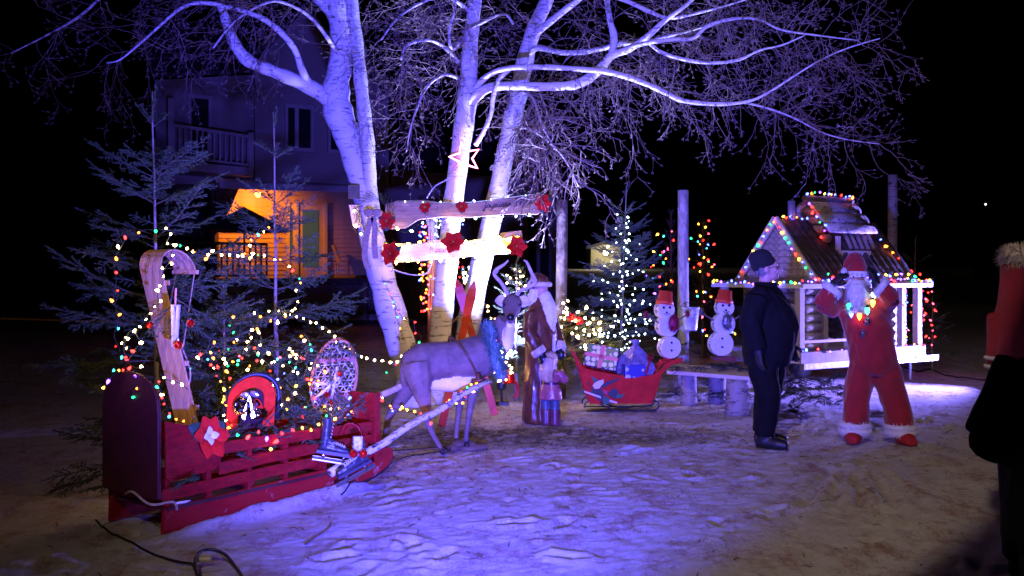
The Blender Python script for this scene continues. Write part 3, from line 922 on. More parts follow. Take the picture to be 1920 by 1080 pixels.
Y3 = 12.7
bt = P(862, 730, Y3); bt.z = 0
limbs = [
 ('A', 'trunk', birch, [(855, 745, Y3, 50), (864, 690, Y3, 46), (880, 600, Y3, 43), (901, 500, Y3, 40), (925, 400, Y3, 37), (945, 300, Y3, 34), (960, 230, Y3, 35), (974, 170, Y3, 35), (985, 110, Y3, 32), (1003, 50, Y3, 28), (1025, 0, Y3, 25), (1050, -80, Y3, 20), (1075, -200, Y3, 12)], 14),
 ('J', 'limb', birch, [(985, 108, Y3, 13), (1008, 90, Y3 - .2, 11), (1050, 98, Y3 - .5, 10), (1090, 98, Y3 - .7, 10), (1130, 91, Y3 - .9, 9), (1162, 83, Y3 - 1, 9), (1200, 80, Y3 - 1.1, 8), (1245, 70, Y3 - 1.2, 6), (1300, 56, Y3 - 1.3, 4), (1350, 40, Y3 - 1.4, 2)], 8),
 ('N', 'limb', birch, [(1000, 65, Y3, 17), (1030, 42, Y3 - .2, 13), (1060, 18, Y3 - .3, 12), (1092, -8, Y3 - .4, 10), (1130, -60, Y3 - .5, 6)], 8),
 ('O', 'limb', limb_m, [(975, 165, Y3, 8), (1000, 185, Y3 - .5, 5), (1015, 230, Y3 - .8, 4), (1040, 280, Y3 - 1, 3)], 6),
 ('Z', 'limb', limb_m, [(955, 250, Y3, 7), (985, 240, Y3 - .4, 5), (1025, 262, Y3 - .7, 4), (1060, 300, Y3 - .9, 3), (1085, 350, Y3 - 1, 2)], 6),
]
tw = [('J', dict(spacing=.10, lmin=.4, lmax=1.2, grav=0.34, start=.1)), ('N', dict(spacing=.14, lmin=.4, lmax=.9, grav=0.17)), ('O', dict(spacing=.055, lmin=.35, lmax=.95, grav=0.34, r=.008)), ('Z', dict(spacing=.055, lmin=.35, lmax=.9, grav=0.34, r=.008)),
      ('A', dict(spacing=.22, lmin=.4, lmax=1.0, grav=0.34, start=.55))]
birch_tree('birch_tree', 'right birch leaning to the right, behind the lit lower sign', bt, limbs, tw)

# ================================================================== bark posts
def post(label, px, top_y, bot_y, wpx, Yd, mat, lean=0):
    a = P(px, bot_y, Yd); a.z = 0
    b = P(px + lean, top_y, Yd)
    r = wpx * Yd / F / 2
    mb = MB()
    n = 14
    pts = [a + (b - a) * (i / n) for i in range(n + 1)]
    mb.tube(pts, [r * (1.08 - .08 * i / n + rt.uniform(-.03, .03)) for i in range(n + 1)], 14)
    for k in range(5):
        z = rt.uniform(.3, .95); an = rt.uniform(3.3, 6.1)
        c = a + (b - a) * z + V((math.cos(an) * r * .9, math.sin(an) * r * .9, 0))
        mb.tube([c, c + V((math.cos(an) * .03, math.sin(an) * .03, .01))], [.016, .012], 6)
    tag(mb.build('bark_post', mat, None, True, fix=False), label, 'post', 'cut tree posts')
post('mottled bark post just right of the Joyeuses sign', 1050, 375, 760, 20, 12.6, wood_raw2, 5)
post('tallest smooth bark post behind the hanging pail', 1281, 357, 740, 20, 12.9, M('smooth_post_bark', (.36, .33, .32), .7, var=.2, vscale=30, stretch=(1, 1, .3), bump=.4), 0)
post('bark post rising behind the cabin roof', 1672, 328, 640, 17, 17.0, grey_bark, 2)
# ================================================================== house
hd = V((math.cos(R(26)), math.sin(R(26)), 0))       # along the facade, receding to the right
hn = V((hd.y, -hd.x, 0))                            # out of the facade
HO = V(((300 - 960) / F * 29.0, 29.0, 0))
def hpt(px, py, back=0.0):
    """point of the facade plane (set back by 'back' metres) seen at px, py"""
    o = HO - hn * back
    k = (px - 960) / F
    s = (o.x - k * o.y) / (k * hd.y - hd.x)
    q = o + hd * s
    return V((q.x, q.y, EYE - (py - 510) / F * q.y))
siding = M('dim_siding', (.36, .31, .29), .7, var=.08, vscale=3, stretch=(.3, .3, 60), bump=.15)
porch_siding = M('porch_siding', (.55, .40, .22), .65, var=.1, vscale=3)
trim_m = M('house_trim', (.46, .42, .40), .6, var=.05)
roof_m = M('roof_shingle', (.045, .042, .045), .85, var=.2, vscale=20, bump=.4)
house = thing('house', 'two storey house with balcony and orange lit porch behind the birches', 'house', V((HO.x, HO.y, 0)) + hd * 4)
def wall(name, pts, th=.12, mat=siding, back=0.0, par=house):
    mb = MB()
    mb.prism([hpt(a, b, back) for a, b in pts], -hn * th)
    return mb.build(name, mat, par)
wall('wall', [(478, 345), (478, 118), (576, 14), (722, 178), (722, 350)])
wall('wall', [(292, 345), (292, 150), (478, 140), (478, 345)], back=.6)
wall('wall', [(735, 600), (735, 318), (1046, 338), (1046, 592)], back=.5)
wall('wall', [(292, 600), (292, 345), (410, 345), (410, 600)], back=1.0, mat=wood_dark)
wall('wall', [(690, 600), (690, 348), (738, 350), (738, 600)], back=.05)
def hboard(name, a, b, wid, hgt, mat, back=0.0, par=house, out=0.06):
    mb = MB()
    p, q = hpt(*a, back) + hn * out, hpt(*b, back) + hn * out
    mb.board(p, q, wid, hgt, hn if abs((q - p).normalized().z) > .7 else V((0, 0, 1)))
    return mb.build(name, mat, par)
for a, b in (((468, 124), (577, 6)), ((577, 6), (734, 182))):
    mb = MB()
    p, q = hpt(*a) + hn * .3, hpt(*b) + hn * .3
    for d in (0,):
        mb.prism([p, q, q - hn * 6 + V((0, 0, 0)), p - hn * 6], V((0, 0, .16)))
    mb.build('roof', roof_m, house)
mb = MB()
p, q = hpt(284, 150, .6) + hn * .4, hpt(482, 140, .6) + hn * .4
mb.prism([p, q, q - hn * 3.5 + V((0, 0, 2.0)), p - hn * 3.5 + V((0, 0, 2.0))], V((0, 0, .14)))
mb.build('roof', roof_m, house)
mb = MB()
p, q = hpt(728, 318, .5) + hn * .4, hpt(1052, 338, .5) + hn * .4
mb.prism([p, q, q - hn * 3.5 + V((0, 0, 2.0)), p - hn * 3.5 + V((0, 0, 2.0))], V((0, 0, .14)))
mb.build('roof', roof_m, house)
def window(x0, y0, x1, y1, back=0.0, mull=(), slope=.10):
    dy = (x1 - x0) * slope
    c = hpt((x0 + x1) / 2, (y0 + y1) / 2, back)
    mb = MB()
    mb.prism([hpt(x0, y0, back) + hn * .01, hpt(x1, y0 + dy, back) + hn * .01, hpt(x1, y1 + dy * .5, back) + hn * .01, hpt(x0, y1, back) + hn * .01], hn * .02)
    wn = mb.build('window', glass_m, house)
    mb = MB()
    cs = [hpt(x0, y0, back), hpt(x1, y0 + dy, back), hpt(x1, y1 + dy * .5, back), hpt(x0, y1, back)]
    for i in range(4):
        p, q = cs[i] + hn * .05, cs[(i + 1) % 4] + hn * .05
        e = (q - p).normalized() * .06
        mb.board(p - e * (i % 2 == 0), q + e * (i % 2 == 0), .09 if i % 2 else .1, .12, V((0, 0, 1)) if i % 2 == 0 else hn)
    for f in mull:
        a_ = cs[0] + (cs[1] - cs[0]) * f; b_ = cs[3] + (cs[2] - cs[3]) * f
        mb.board(a_ + hn * .045, b_ + hn * .045, .12, .09, hn)
    mb.build('window_frame', trim_m, wn)
window(536, 198, 584, 280, mull=(.4,)); window(616, 205, 642, 284)
window(355, 180, 393, 300, .6); window(985, 405, 1030, 520, .5, mull=(.5,)); window(757, 470, 776, 505, .5)
# balcony
mb = MB()
p0, p1 = hpt(308, 322, .1), hpt(462, 336, .1)
mb.prism([p0 + hn * 1.0, p1 + hn * 1.0, p1 - hn * .6, p0 - hn * .6], V((0, 0, .25)))
mb.build('balcony_floor', trim_m, house)
mb = MB()
rt0, rt1 = hpt(312, 242, .1) + hn * .95, hpt(458, 264, .1) + hn * .95
rb0, rb1 = hpt(312, 298, .1) + hn * .95, hpt(458, 316, .1) + hn * .95
for a, b, s in ((rt0, rt1, .09), (rb0, rb1, .07)):
    mb.board(a, b, .07, s)
rail = mb.build('balcony_railing', trim_m, house)
for k in range(14):
    f = (k + .5) / 14
    mb = MB(); mb.board(rb0 + (rb1 - rb0) * f, rt0 + (rt1 - rt0) * f, .055, .04, hn)
    mb.build('baluster', trim_m, rail)
for f in (0.0, 1.0):
    mb = MB(); a = rb0 + (rb1 - rb0) * f - V((0, 0, .25)); b = rt0 + (rt1 - rt0) * f + V((0, 0, .12 if f else .75))
    mb.board(a, b, .16, .16, hn); mb.build('post', trim_m, rail)
# porch recess
pb = 1.5
wall('wall', [(395, 600), (395, 350), (700, 358), (700, 600)], back=pb + .06, mat=porch_siding)
for k in range(20):
    y = 352 + k * 8.6
    mb = MB(); a, b = hpt(400, y, pb), hpt(698, y + 3 - k * .25, pb)
    a2, b2 = hpt(400, y + 8.6, pb), hpt(698, y + 3 + 8.6 - k * .25, pb)
    mb.add([a, b, b2 + hn * .025, a2 + hn * .025, a2 - hn * .02, b2 - hn * .02], [(0, 3, 2, 1), (3, 4, 5, 2)])
    mb.build('siding_board', porch_siding, house)
mb = MB(); a = hpt(400, 345); b = hpt(400, 526); mb.prism([a + hn * .3, b + hn * .3, b - hn * (pb + .1), a - hn * (pb + .1)], -hd * .12); mb.build('wall', wood_dark, house)  # side wall added to stop the porch light spilling onto the snow
mb = MB()       # porch ceiling and floor
c0, c1 = hpt(405, 343), hpt(700, 356)
mb.prism([c0, c1, c1 - hn * (pb + .1), c0 - hn * (pb + .1)], V((0, 0, .14))); mb.build('porch_ceiling', porch_siding, house)
f0, f1 = hpt(395, 522), hpt(712, 521)
mb = MB(); mb.prism([f0 + hn * 1.0, f1 + hn * 1.0, f1 - hn * (pb + .05), f0 - hn * (pb + .05)], V((0, 0, -.14))); mb.build('porch_floor', wood_dark, house)
hboard('porch_beam', (410, 347), (700, 357), .16, .2, trim_m)
# diagonal stair underside left of the porch
mb = MB(); mb.prism([hpt(405, 345, .2), hpt(452, 345, .2), hpt(430, 395, .2), hpt(405, 440, .2)], -hn * .5); mb.build('stair_soffit', wood_dark, house)
def pframe(name, x0, x1, y0, y1, mat, out, th=.04, par=house):
    mb = MB()
    mb.prism([hpt(x0, y0, pb) + hn * out, hpt(x1, y0 + (x1 - x0) * .04, pb) + hn * out, hpt(x1, y1, pb) + hn * out, hpt(x0, y1, pb) + hn * out], hn * th)
    return mb.build(name, mat, par)
door = pframe('door', 536, 612, 382, 521, M('porch_door_paint', (.62, .52, .40), .5, var=.05), .03)
dglass = M('lit_door_glass', (.05, .10, .10), .15, var=0, emit=(.25, .42, .40), es=.10)
pframe('sidelight_glass', 540, 547, 392, 470, dglass, .075, .012, door)
pframe('door_glass', 566, 596, 393, 500, dglass, .075, .012, door)
for x in (536, 552, 606):
    pframe('door_trim', x, x + 6, 380, 521, M('door_trim_paint', (.70, .60, .46), .5, var=.03), .075, .05, door)
# deck skirt with lattice, steps and porch railing
lat = M('lattice_wood', (.24, .22, .22), .8, var=.1)
def lattice(x0, x1, y0, y1, back):
    mb = MB()
    a, b = hpt(x0, y1, back), hpt(x1, y1, back)
    L = (b - a).length; H = hpt(x0, y0, back).z - a.z
    n = int((L + H) / .13)
    for s in (0, 1):
        for k in range(n):
            u0 = k * .13 - H
            t0, t1 = max(0, -u0), min(H, L - u0)
            if t1 - t0 < .03: continue
            p_, q_ = (u0 + t0, t0), (u0 + t1, t1)
            if s: p_, q_ = (L - p_[0], p_[1]), (L - q_[0], q_[1])
            pt = lambda w_: a + (b - a) * (w_[0] / L) + V((0, 0, w_[1])) + hn * (.03 + .02 * s)
            mb.board(pt(p_), pt(q_), .045, .012, hn)
    o = mb.build('lattice', lat, house); o['kind'] = 'stuff'
    for yy in (y0, y1):
        hboard('lattice_rail', (x0, yy), (x1, yy), .05, .10, wood_dark, back, out=.05)
for a in ((560, 622, 532, 590), (630, 680, 532, 588), (690, 726, 532, 586)): lattice(*a, -.9)
lattice(738, 768, 524, 588, -.2)
for k in range(4):
    hboard('step', (380, 536 + k * 16), (560, 534 + k * 16), .3, .05, wood_dark, -1.0 - k * .28, out=0)
mb = MB()
r0, r1 = hpt(350, 455, -.9), hpt(500, 458, -.9); s0, s1 = hpt(350, 517, -.9), hpt(500, 517, -.9)
mb.board(r0, r1, .08, .08); mb.board(s0, s1, .08, .08)
pr = mb.build('porch_railing', wood_dark, house)
for k in range(15):
    f = k / 14; mb = MB(); mb.board(s0 + (s1 - s0) * f, r0 + (r1 - r0) * f, .05, .05, hn); mb.build('baluster', wood_dark, pr)
hboard('porch_post', (694, 600), (694, 350), .14, .14, trim_m, -.1)
hboard('corner_trim', (1034, 592), (1034, 338), .16, .06, trim_m, .5)
hboard('corner_trim', (724, 350), (722, 180), .14, .06, trim_m)
# porch lamp
pl = hpt(484, 362, .2)
mb = MB(); mb.lathe([(.09, 0), (.10, -.05), (.07, -.12), (.03, -.15)], pl + V((0, 0, .02)), 10)
tag(mb.build('porch_lamp', M('porch_lamp_glass', (.8, .5, .2), .4, var=0, emit=(1, .42, .06), es=12)), 'orange lit ceiling lamp under the porch roof', 'lamp')
lamp('porch_lamp_light', 'SPOT', pl + V((0, 0, -.25)), pl - hn * 1.3 + V((0, 0, -1.1)), 300, (1.0, .26, .02), .06, 150, .5)
# dark patio parasol and a chair on the porch
t = thing('patio_umbrella', 'dark open patio umbrella in front of the orange porch', 'umbrella', V((hpt(458, 520, -1.6).x, hpt(458, 520, -1.6).y, 0)))
c = hpt(458, 388, -1.6)
mb = MB()
for k in range(8):
    a0, a1 = k * math.pi / 4, (k + 1) * math.pi / 4
    mb.add([c, c + V((math.cos(a0) * 1.35, math.sin(a0) * 1.6, -.70)), c + V((math.cos(a1) * 1.35, math.sin(a1) * 1.6, -.70)), c + V((0, 0, -.06))], [(0, 1, 2), (3, 2, 1)])
mb.build('canopy', M('dark_canvas', (.012, .012, .014), .9, var=.1), t)
mb = MB(); mb.tube([V((c.x, c.y, 0)), c], .03, 8); mb.build('pole', black_m, t)
t = thing('porch_chair', 'small wooden chair by the wall on the porch', 'chair', hpt(642, 519, .9))
b = hpt(642, 519, .9)
mb = MB(); mb.box(b + V((0, 0, .45)), (.45, .45, .05)); mb.build('seat', porch_siding, t)
mb = MB(); mb.box(b + V((-.2, .05, .75)), (.06, .42, .6), Euler((0, -.35, .4)).to_matrix()); mb.build('backrest', porch_siding, t)
for i in (-.18, .18):
    for j in (-.18, .18):
        mb = MB(); mb.tube([b + V((i, j, 0)), b + V((i, j, .45))], .022, 6); mb.build('leg', porch_siding, t)
# far buildings and lamps
t = thing('far_house', 'tiny distant house with one lit lamp beyond the spruce', 'house', V((P(1135, 500, 80).x, 80, 1.2)))
a = P(1108, 486, 80); b = P(1164, 486, 80)
fh = M('far_siding', (.30, .28, .20), .8, var=.1)
mb = MB(); mb.prism([V((a.x, 80, 1.0)), V((b.x, 80, 1.0)), b, V((b.x, 80, b.z + 1)), P(1136, 458, 80), V((a.x, 80, a.z + 1)), a], V((0, 5, 0))); mb.build('wall', fh, t)
mb = MB()
pk = P(1136, 456, 80)
mb.prism([V((a.x - .4, 79.5, a.z + .8)), pk + V((0, -.5, 0)), pk + V((0, -.5, .2)), V((a.x - .4, 79.5, a.z + 1.0))], V((0, 6, 0)))
mb.prism([V((b.x + .4, 79.5, b.z + .8)), pk + V((0, -.5, 0)), pk + V((0, -.5, .2)), V((b.x + .4, 79.5, b.z + 1.0))], V((0, 6, 0))); mb.build('roof', roof_m, t)
lm = P(1136, 474, 79.2)
mb = MB(); mb.ell(lm, .22, None, 8, 6)
mb.build('lamp', M('far_lamp_glow', (.9, .85, .6), .5, var=0, emit=(1, .85, .5), es=20), t)
lamp('far_house_light', 'POINT', lm + V((0, -.9, 0)), None, 160, (1, .85, .55), .2)
t = thing('far_street_lamp', 'tiny pale light point in the dark sky at right', 'street lamp', V((P(1848, 500, 160).x, 160, 2)))
q = P(1848, 383, 160)
mb = MB(); mb.tube([V((q.x, 160, 0)), q], [.12, .06], 6); mb.build('pole', black_m, t)
mb = MB(); mb.ell(q, .16, None, 8, 6); mb.build('lamp_head', M('far_street_glow', (.9, .9, .8), .5, var=0, emit=(.9, .95, .85), es=3), t)
t = thing('far_shed', 'distant low shed with a pale snow covered roof at right', 'shed', V((P(1856, 515, 60).x, 60, .8)))
c = P(1856, 503, 60)
mb = MB(); mb.box((c.x, 62, 1.0), (1.6, 3, 1.6)); mb.build('wall', wood_dark, t)
mb = MB(); mb.prism([P(1843, 504, 60), P(1853, 498, 62), P(1868, 504, 62), P(1859, 510, 60)], V((0, 0, .1))); mb.build('roof', M('snowy_roof', (.8, .8, .8), .8, var=.04, emit=None), t)

# ================================================================== light strings
BULB = {}
def bulb_mesh(key, col, es):
    m = M('bulb_' + key, tuple(min(1, c * .8) for c in col), .35, var=0, emit=col, es=es)
    mb = MB(); mb.lathe([(.0, -.014), (.0075, -.009), (.010, -.001), (.0075, .009), (.0, .020)], V((0, 0, 0)), 6)
    mb.mat(1); mb.lathe([(.0065, -.022), (.0065, -.009)], V((0, 0, 0)), 5)
    BULB[key] = mb.mesh('bulb', [m, wire_m], True)
for key, col, es in (('red', (1, .018, .012), 15), ('orange', (1, .18, .015), 18), ('yellow', (1, .52, .04), 12), ('green', (.02, .80, .22), 7), ('blue', (.06, .10, 1), 15),
                     ('violet', (.22, .06, 1), 14), ('warm', (1, .58, .20), 58), ('cool', (.62, .86, 1), 13), ('teal', (.05, .75, .8), 8), ('pink', (1, .06, .12), 11),
                     ('gold', (1, .58, .06), 80)):
    bulb_mesh(key, col, es)
MULTI = ['red', 'orange', 'green', 'blue', 'yellow', 'red', 'teal', 'orange', 'violet', 'pink']
WARM = ['warm']
rb = random.Random(23)
def light_string(label, pts, palette, spacing=.085, size=1.0, jit=.02, group='strings of Christmas lights', wire_r=.0028, sm=4, wire=True):
    if size < 1.3: spacing *= .84; size *= .86
    path = smooth_path(pts, sm) if len(pts) > 2 else [V(p) for p in pts]
    t = thing('light_string', label, 'string lights', path[0], group)
    out = []
    acc = spacing * .5; k = 0
    for i in range(1, len(path)):
        seg = path[i] - path[i - 1]
        L = seg.length; pos = 0
        if L < 1e-6: continue
        while pos + (spacing - acc) <= L:
            pos += spacing - acc; acc = 0
            sp = path[i - 1] + seg * (pos / L) + V((rb.uniform(-1, 1), rb.uniform(-1, 1), rb.uniform(-1, 1))) * jit
            key = palette[k % len(palette)] if len(palette) < 3 else rb.choice(palette)
            k += 1
            if size < 1.3 and key in ('teal', 'green') and rb.random() < .45: key = rb.choice(('orange', 'warm', 'red'))
            rot = Euler((rb.uniform(0, 6.28), rb.uniform(0, 6.28), 0)).to_matrix().to_4x4()
            s = size * rb.uniform(.7, 1.3)
            link('bulb', BULB[key], t, Matrix.Translation(sp) @ rot @ Matrix.Diagonal((s, s, s, 1)))
            out.append(sp)
        acc += L - pos
    if wire:
        mb = MB(); mb.tube(path, wire_r, 4); mb.build('wire', wire_m, t, fix=False)
    return t
def PL(seq, Yd):
    """pixel polyline at depth Yd (or (px,py,Y) triples)"""
    return [P(a[0], a[1], a[2] if len(a) > 2 else Yd) for a in seq]

# ================================================================== poinsettias, bows, balls
def petal_mesh(name, mat, L=.1, wd=.045):
    mb = MB()
    n = 6; vs = []; fs = []
    for i in range(n + 1):
        t = i / n
        ww = wd * math.sin(math.pi * min(1, t * .92 + .06)) ** .8 * (1 - .3 * t)
        z = .25 * L * math.sin(t * 2.4) - .1 * t * L
        vs += [V((L * t, -ww, z - ww * .25)), V((L * t, 0, z)), V((L * t, ww, z - ww * .25))]
    for i in range(n):
        a = i * 3
        fs += [(a, a + 1, a + 4, a + 3), (a + 1, a + 2, a + 5, a + 4)]
    mb.add(vs, fs)
    return mb.mesh('petal', [mat], True)
PET_R = petal_mesh('petal', petal_red); PET_W = petal_mesh('petal', petal_white); PET_G = petal_mesh('petal', M('green_silk_leaf', (.02, .07, .03), .6, var=.2))
def poinsettia(label, c, normal, size, inner=PET_R, leaves=3, seed=1, group='red poinsettias'):
    rs = random.Random(seed)
    c, n = V(c), V(normal).normalized()
    x, y = frame_of(n)
    t = thing('poinsettia', label, 'poinsettia', c, group)
    def put(mesh, a, tilt, s, up):
        d = x * math.cos(a) + y * math.sin(a)
        ax = (d * math.cos(tilt) + n * math.sin(tilt)).normalized()
        sd = n.cross(d).normalized(); nn = ax.cross(sd)
        mt = Matrix((ax, sd, nn)).transposed().to_4x4() @ Matrix.Diagonal((s, s, s, 1))
        mt.translation = c + n * up
        link('petal', mesh, t, mt)
    for k in range(leaves): put(PET_G, k * 2.1 + .5, .05, size / .1 * 1.05, .0)
    for k in range(6): put(PET_R, k * 1.047 + rs.uniform(-.2, .2), rs.uniform(.1, .35), size / .1 * rs.uniform(.9, 1.1), .004)
    for k in range(5 if inner is PET_R else 4): put(inner, k * (1.257 if inner is PET_R else 1.57) + rs.uniform(-.2, .2), rs.uniform(.45, .8) if inner is PET_R else .25, size / .1 * (.62 if inner is PET_R else .42), .012 if inner is PET_R else .03)
    mb = MB()
    for k in range(6): mb.ell(c + n * .03 + x * rs.uniform(-.012, .012) + y * rs.uniform(-.012, .012), .007, None, 6, 4)
    mb.build('flower_bud', M('yellow_bud', (.5, .35, .05), .6, var=.1), t)
    return t
def ball(label, c, r, mat=red_ball, group='red ball ornaments'):
    t = thing('ball_ornament', label, 'ornament', V(c) - V((0, 0, r)), group)
    mb = MB(); mb.ell(c, r, None, 18, 12); mb.build('ball', mat, t, True)
    mb = MB(); mb.lathe([(r * .25, 0), (r * .25, r * .25), (r * .1, r * .3)], V(c) + V((0, 0, r * .95)), 8); mb.build('cap', chrome, t)

# ================================================================== big red sleigh
SR = V((-2.13, 6.06, 0)); sf = V((.584, .811, 0)).normalized(); sp = V((-sf.y, sf.x, 0))
def SN(px, py, off=0.0):
    """point on the near side plane of the sleigh seen at px, py"""
    o = SR + sp * off
    k = (px - 960) / F
    s = (o.x - k * o.y) / (k * sf.y - sf.x)
    q = o + sf * s
    return V((q.x, q.y, EYE - (py - 510) / F * q.y))
SW = .56
sleigh = thing('big_sleigh', 'large red slatted wooden sleigh loaded with firs and decorations', 'sleigh', SR + sf * .9 + sp * SW / 2)
def sboard(name, pts, mat, off=0.0, th=.028, par=sleigh, bevel=.004):
    mb = MB(); mb.prism([SN(a, b) + sp * off for a, b in pts], sp * th)
    return mb.build(name, mat, par, bevel=bevel)
run = [(308, 952), (400, 932), (500, 908), (600, 883), (660, 866), (700, 850), (725, 838), (737, 842), (738, 856), (728, 874), (702, 893), (660, 912), (600, 928), (500, 952), (400, 977), (306, 1004)]
rails = [[(412, 830), (500, 816), (600, 803), (708, 789), (708, 806), (600, 822), (500, 838), (412, 853)],
         [(412, 868), (500, 849), (600, 831), (712, 812), (712, 826), (600, 849), (500, 869), (412, 891)],
         [(304, 925), (306, 918), (400, 898), (500, 876), (600, 855), (714, 832), (714, 846), (600, 873), (500, 896), (400, 920), (306, 942), (303, 936)]]
for off, side in ((0, 'near'), (SW, 'far')):
    sboard('runner', run, red_worn if off == 0 else red_paint, off)
    for rl in rails: sboard('rail', rl, red_paint, off + .001, .02)
    for px, y0, y1 in ((318, 900, 965), (395, 880, 950), (472, 830, 930), (540, 815, 912), (612, 805, 892), (690, 795, 868)):
        mb = MB(); mb.board(SN(px, y1) + sp * (off + .040), SN(px, y0) + sp * (off + .040), .034, .05, sp); mb.build('upright', red_paint, sleigh, bevel=.003)
    sboard('side_panel', [(311, 790), (330, 794), (412, 806), (415, 866), (405, 880), (322, 904), (312, 898)], red_paint, off - .002, .022)
for a0, a1, dy in ((330, 360, 0), (646, 662, 0)):
    y_ = lambda px: 952 - (px - 308) * .2365 if px < 600 else 883 - (px - 600) * .30
    mb = MB(); p_ = [SN(px, y_(px) - 1) + sp * (.014 + rb.uniform(-.006, .006)) for px in [a0 + (a1 - a0) * k / 5 for k in range(6)]]
    mb.tube(p_, [.004, .011, .013, .012, .010, .004], 7, .7); mb.build('snow_patch', snow_m, sleigh, True)
# shoe of steel under the near runner with snow stuck to it
mb = MB(); mb.tube([SN(a, b) + sp * .014 for a, b in ((306, 1006), (400, 980), (500, 955), (600, 931), (660, 915), (702, 896), (730, 876), (741, 856))], .008, 6); mb.build('runner_shoe', black_m, sleigh)
# backboard with rounded head
mb = MB()
bw = SW + .03
arch = []
for k in range(13):
    a = math.pi * k / 12
    arch.append((bw / 2 - math.cos(a) * bw / 2, .74 + math.sin(a) ** .8 * .24))
out = [(0, .22), *arch, (bw, .22)]
mb.prism([SR - sf * .012 + sp * (u - .01) + V((0, 0, z)) for u, z in out], -sf * .025)
mb.build('backboard', shaded_red, sleigh, bevel=.004)
# front panel, cross pieces, floor
mb = MB(); mb.prism([SN(708, 738) + sp * .0, SN(708, 738) + sp * SW + V((0, 0, 0)), SN(712, 862) + sp * SW, SN(712, 862)], sf * .025); mb.build('front_panel', red_paint, sleigh, bevel=.004)
mb = MB(); mb.board(SN(707, 865) + sp * .02, SN(707, 736) + sp * .02, .06, .06, sp); mb.build('front_post', red_paint, sleigh, bevel=.004)
for s in (.06, .7, 1.35):
    q = SR + sf * s + V((0, 0, .20)); mb = MB(); mb.board(q + sp * .03, q + sp * (SW - .03), .07, .05); mb.build('cross_beam', red_paint, sleigh)
for k in range(4):
    u = .06 + k * .145
    mb = MB(); mb.board(SR + sf * .03 + sp * u + V((0, 0, .15)), SR + sf * 1.72 + sp * u + V((0, 0, .15)), .13, .02); mb.build('floor_plank', shaded_red, sleigh)
# rope at the rear
mb = MB(); mb.tube(smooth_path([SN(330, 955) + sp * -.01, SN(318, 940) - sp * .03, SR - sf * .08 + V((0, 0, .2)), SR - sf * .10 + sp * .15 + V((0, 0, .26)), SR - sf * .05 + sp * .3 + V((0, 0, .22))], 5), .008, 6)
tag(mb.build('rope', rope_m), 'pale rope tied at the rear corner of the big sleigh', 'rope')
# fir boughs packed in the sleigh
spots = []
rs = random.Random(77)
for k in range(46):
    s, u = rs.uniform(.12, 1.7), rs.uniform(.08, .5)
    p = SR + sf * s + sp * u + V((0, 0, rs.uniform(.28, .55)))
    a = rs.uniform(0, 6.283)
    spots.append((p, V((math.cos(a), math.sin(a), rs.uniform(.1, .9))), rs.uniform(.25, .5), rs.uniform(-.8, .8)))
bough_heap('cut_fir_boughs', 'green fir boughs packed inside the big red sleigh', spots, SR + sf * .9 + sp * .3)
spots = [(P(rs.uniform(560, 740), rs.uniform(640, 700), 10.2), V((rs.uniform(-1, 1), rs.uniform(-.6, .2), rs.uniform(-.3, .4))), rs.uniform(.4, .7), rs.uniform(-.8, .8)) for _ in range(8)]
# toboggan with curled head
def ribbon(mb, path, side, wd, th):
    vs, fs = [], []
    n = len(path)
    for i, p in enumerate(path):
        d = (path[min(i + 1, n - 1)] - path[max(i - 1, 0)]).normalized()
        nn = d.cross(side).normalized()
        for a, b in ((-1, -1), (1, -1), (1, 1), (-1, 1)):
            vs.append(p + side * (a * wd / 2) + nn * (b * th / 2))
    for i in range(n - 1):
        for j in range(4):
            fs.append((i * 4 + j, i * 4 + (j + 1) % 4, (i + 1) * 4 + (j + 1) % 4, (i + 1) * 4 + j))
    fs += [(3, 2, 1, 0), tuple((n - 1) * 4 + j for j in range(4))]
    mb.add(vs, fs)
tb = thing('toboggan', 'varnished wooden toboggan with curled top standing in the big sleigh', 'toboggan', P(350, 795, 6.75))
side = V((.84, -.54, 0.0)).normalized()
back = V((-.51, -.86, 0))                    # the curl bends away from the camera's left
c0 = P(352, 800, 6.75)
up = (P(283, 505, 6.95) - c0)
path = [c0 + up * (i / 8) for i in range(9)]
d = up.normalized(); fw = (side.cross(d)).normalized()
if fw.x < 0: fw = -fw
rr = .145
cc = path[-1] + (-fw) * -rr
for k in range(1, 11):
    a = math.pi * 1.05 * k / 10
    path.append(path[8] + fw * (rr * (1 - math.cos(a))) + d * (rr * math.sin(a)))
side_s = side
for j, u in enumerate((-.078, 0, .078)):
    mb = MB(); ribbon(mb, [p + side_s * u for p in path], side_s, .074, .012); mb.build('slat', wood_new, tb, bevel=.002)
for f in (1, 3.2, 5.4, 7.3):
    i = int(f); p = path[i] + (path[i + 1] - path[i]) * (f - i) + fw * .018
    mb = MB(); mb.board(p - side_s * .13, p + side_s * .13, .024, .034, d); mb.build('cross_bar', wood_new, tb)
p = path[-1]
mb = MB(); mb.board(p - side_s * .13, p + side_s * .13, .026, .03, d); mb.build('head_bar', wood_new, tb)
mb = MB()
for sgn in (-1, 1):
    mb.tube([p + side_s * (.10 * sgn), path[4] + side_s * (.11 * sgn) + fw * .03], .004, 5)
mb.tube(smooth_path([path[7] + side_s * .05 + fw * .03, path[5] + side_s * .02 + fw * .06, path[3] + side_s * .1 + fw * .05, path[2] + side_s * .06 + fw * .04], 5), .005, 5)
mb.build('cord', rope_m, tb)
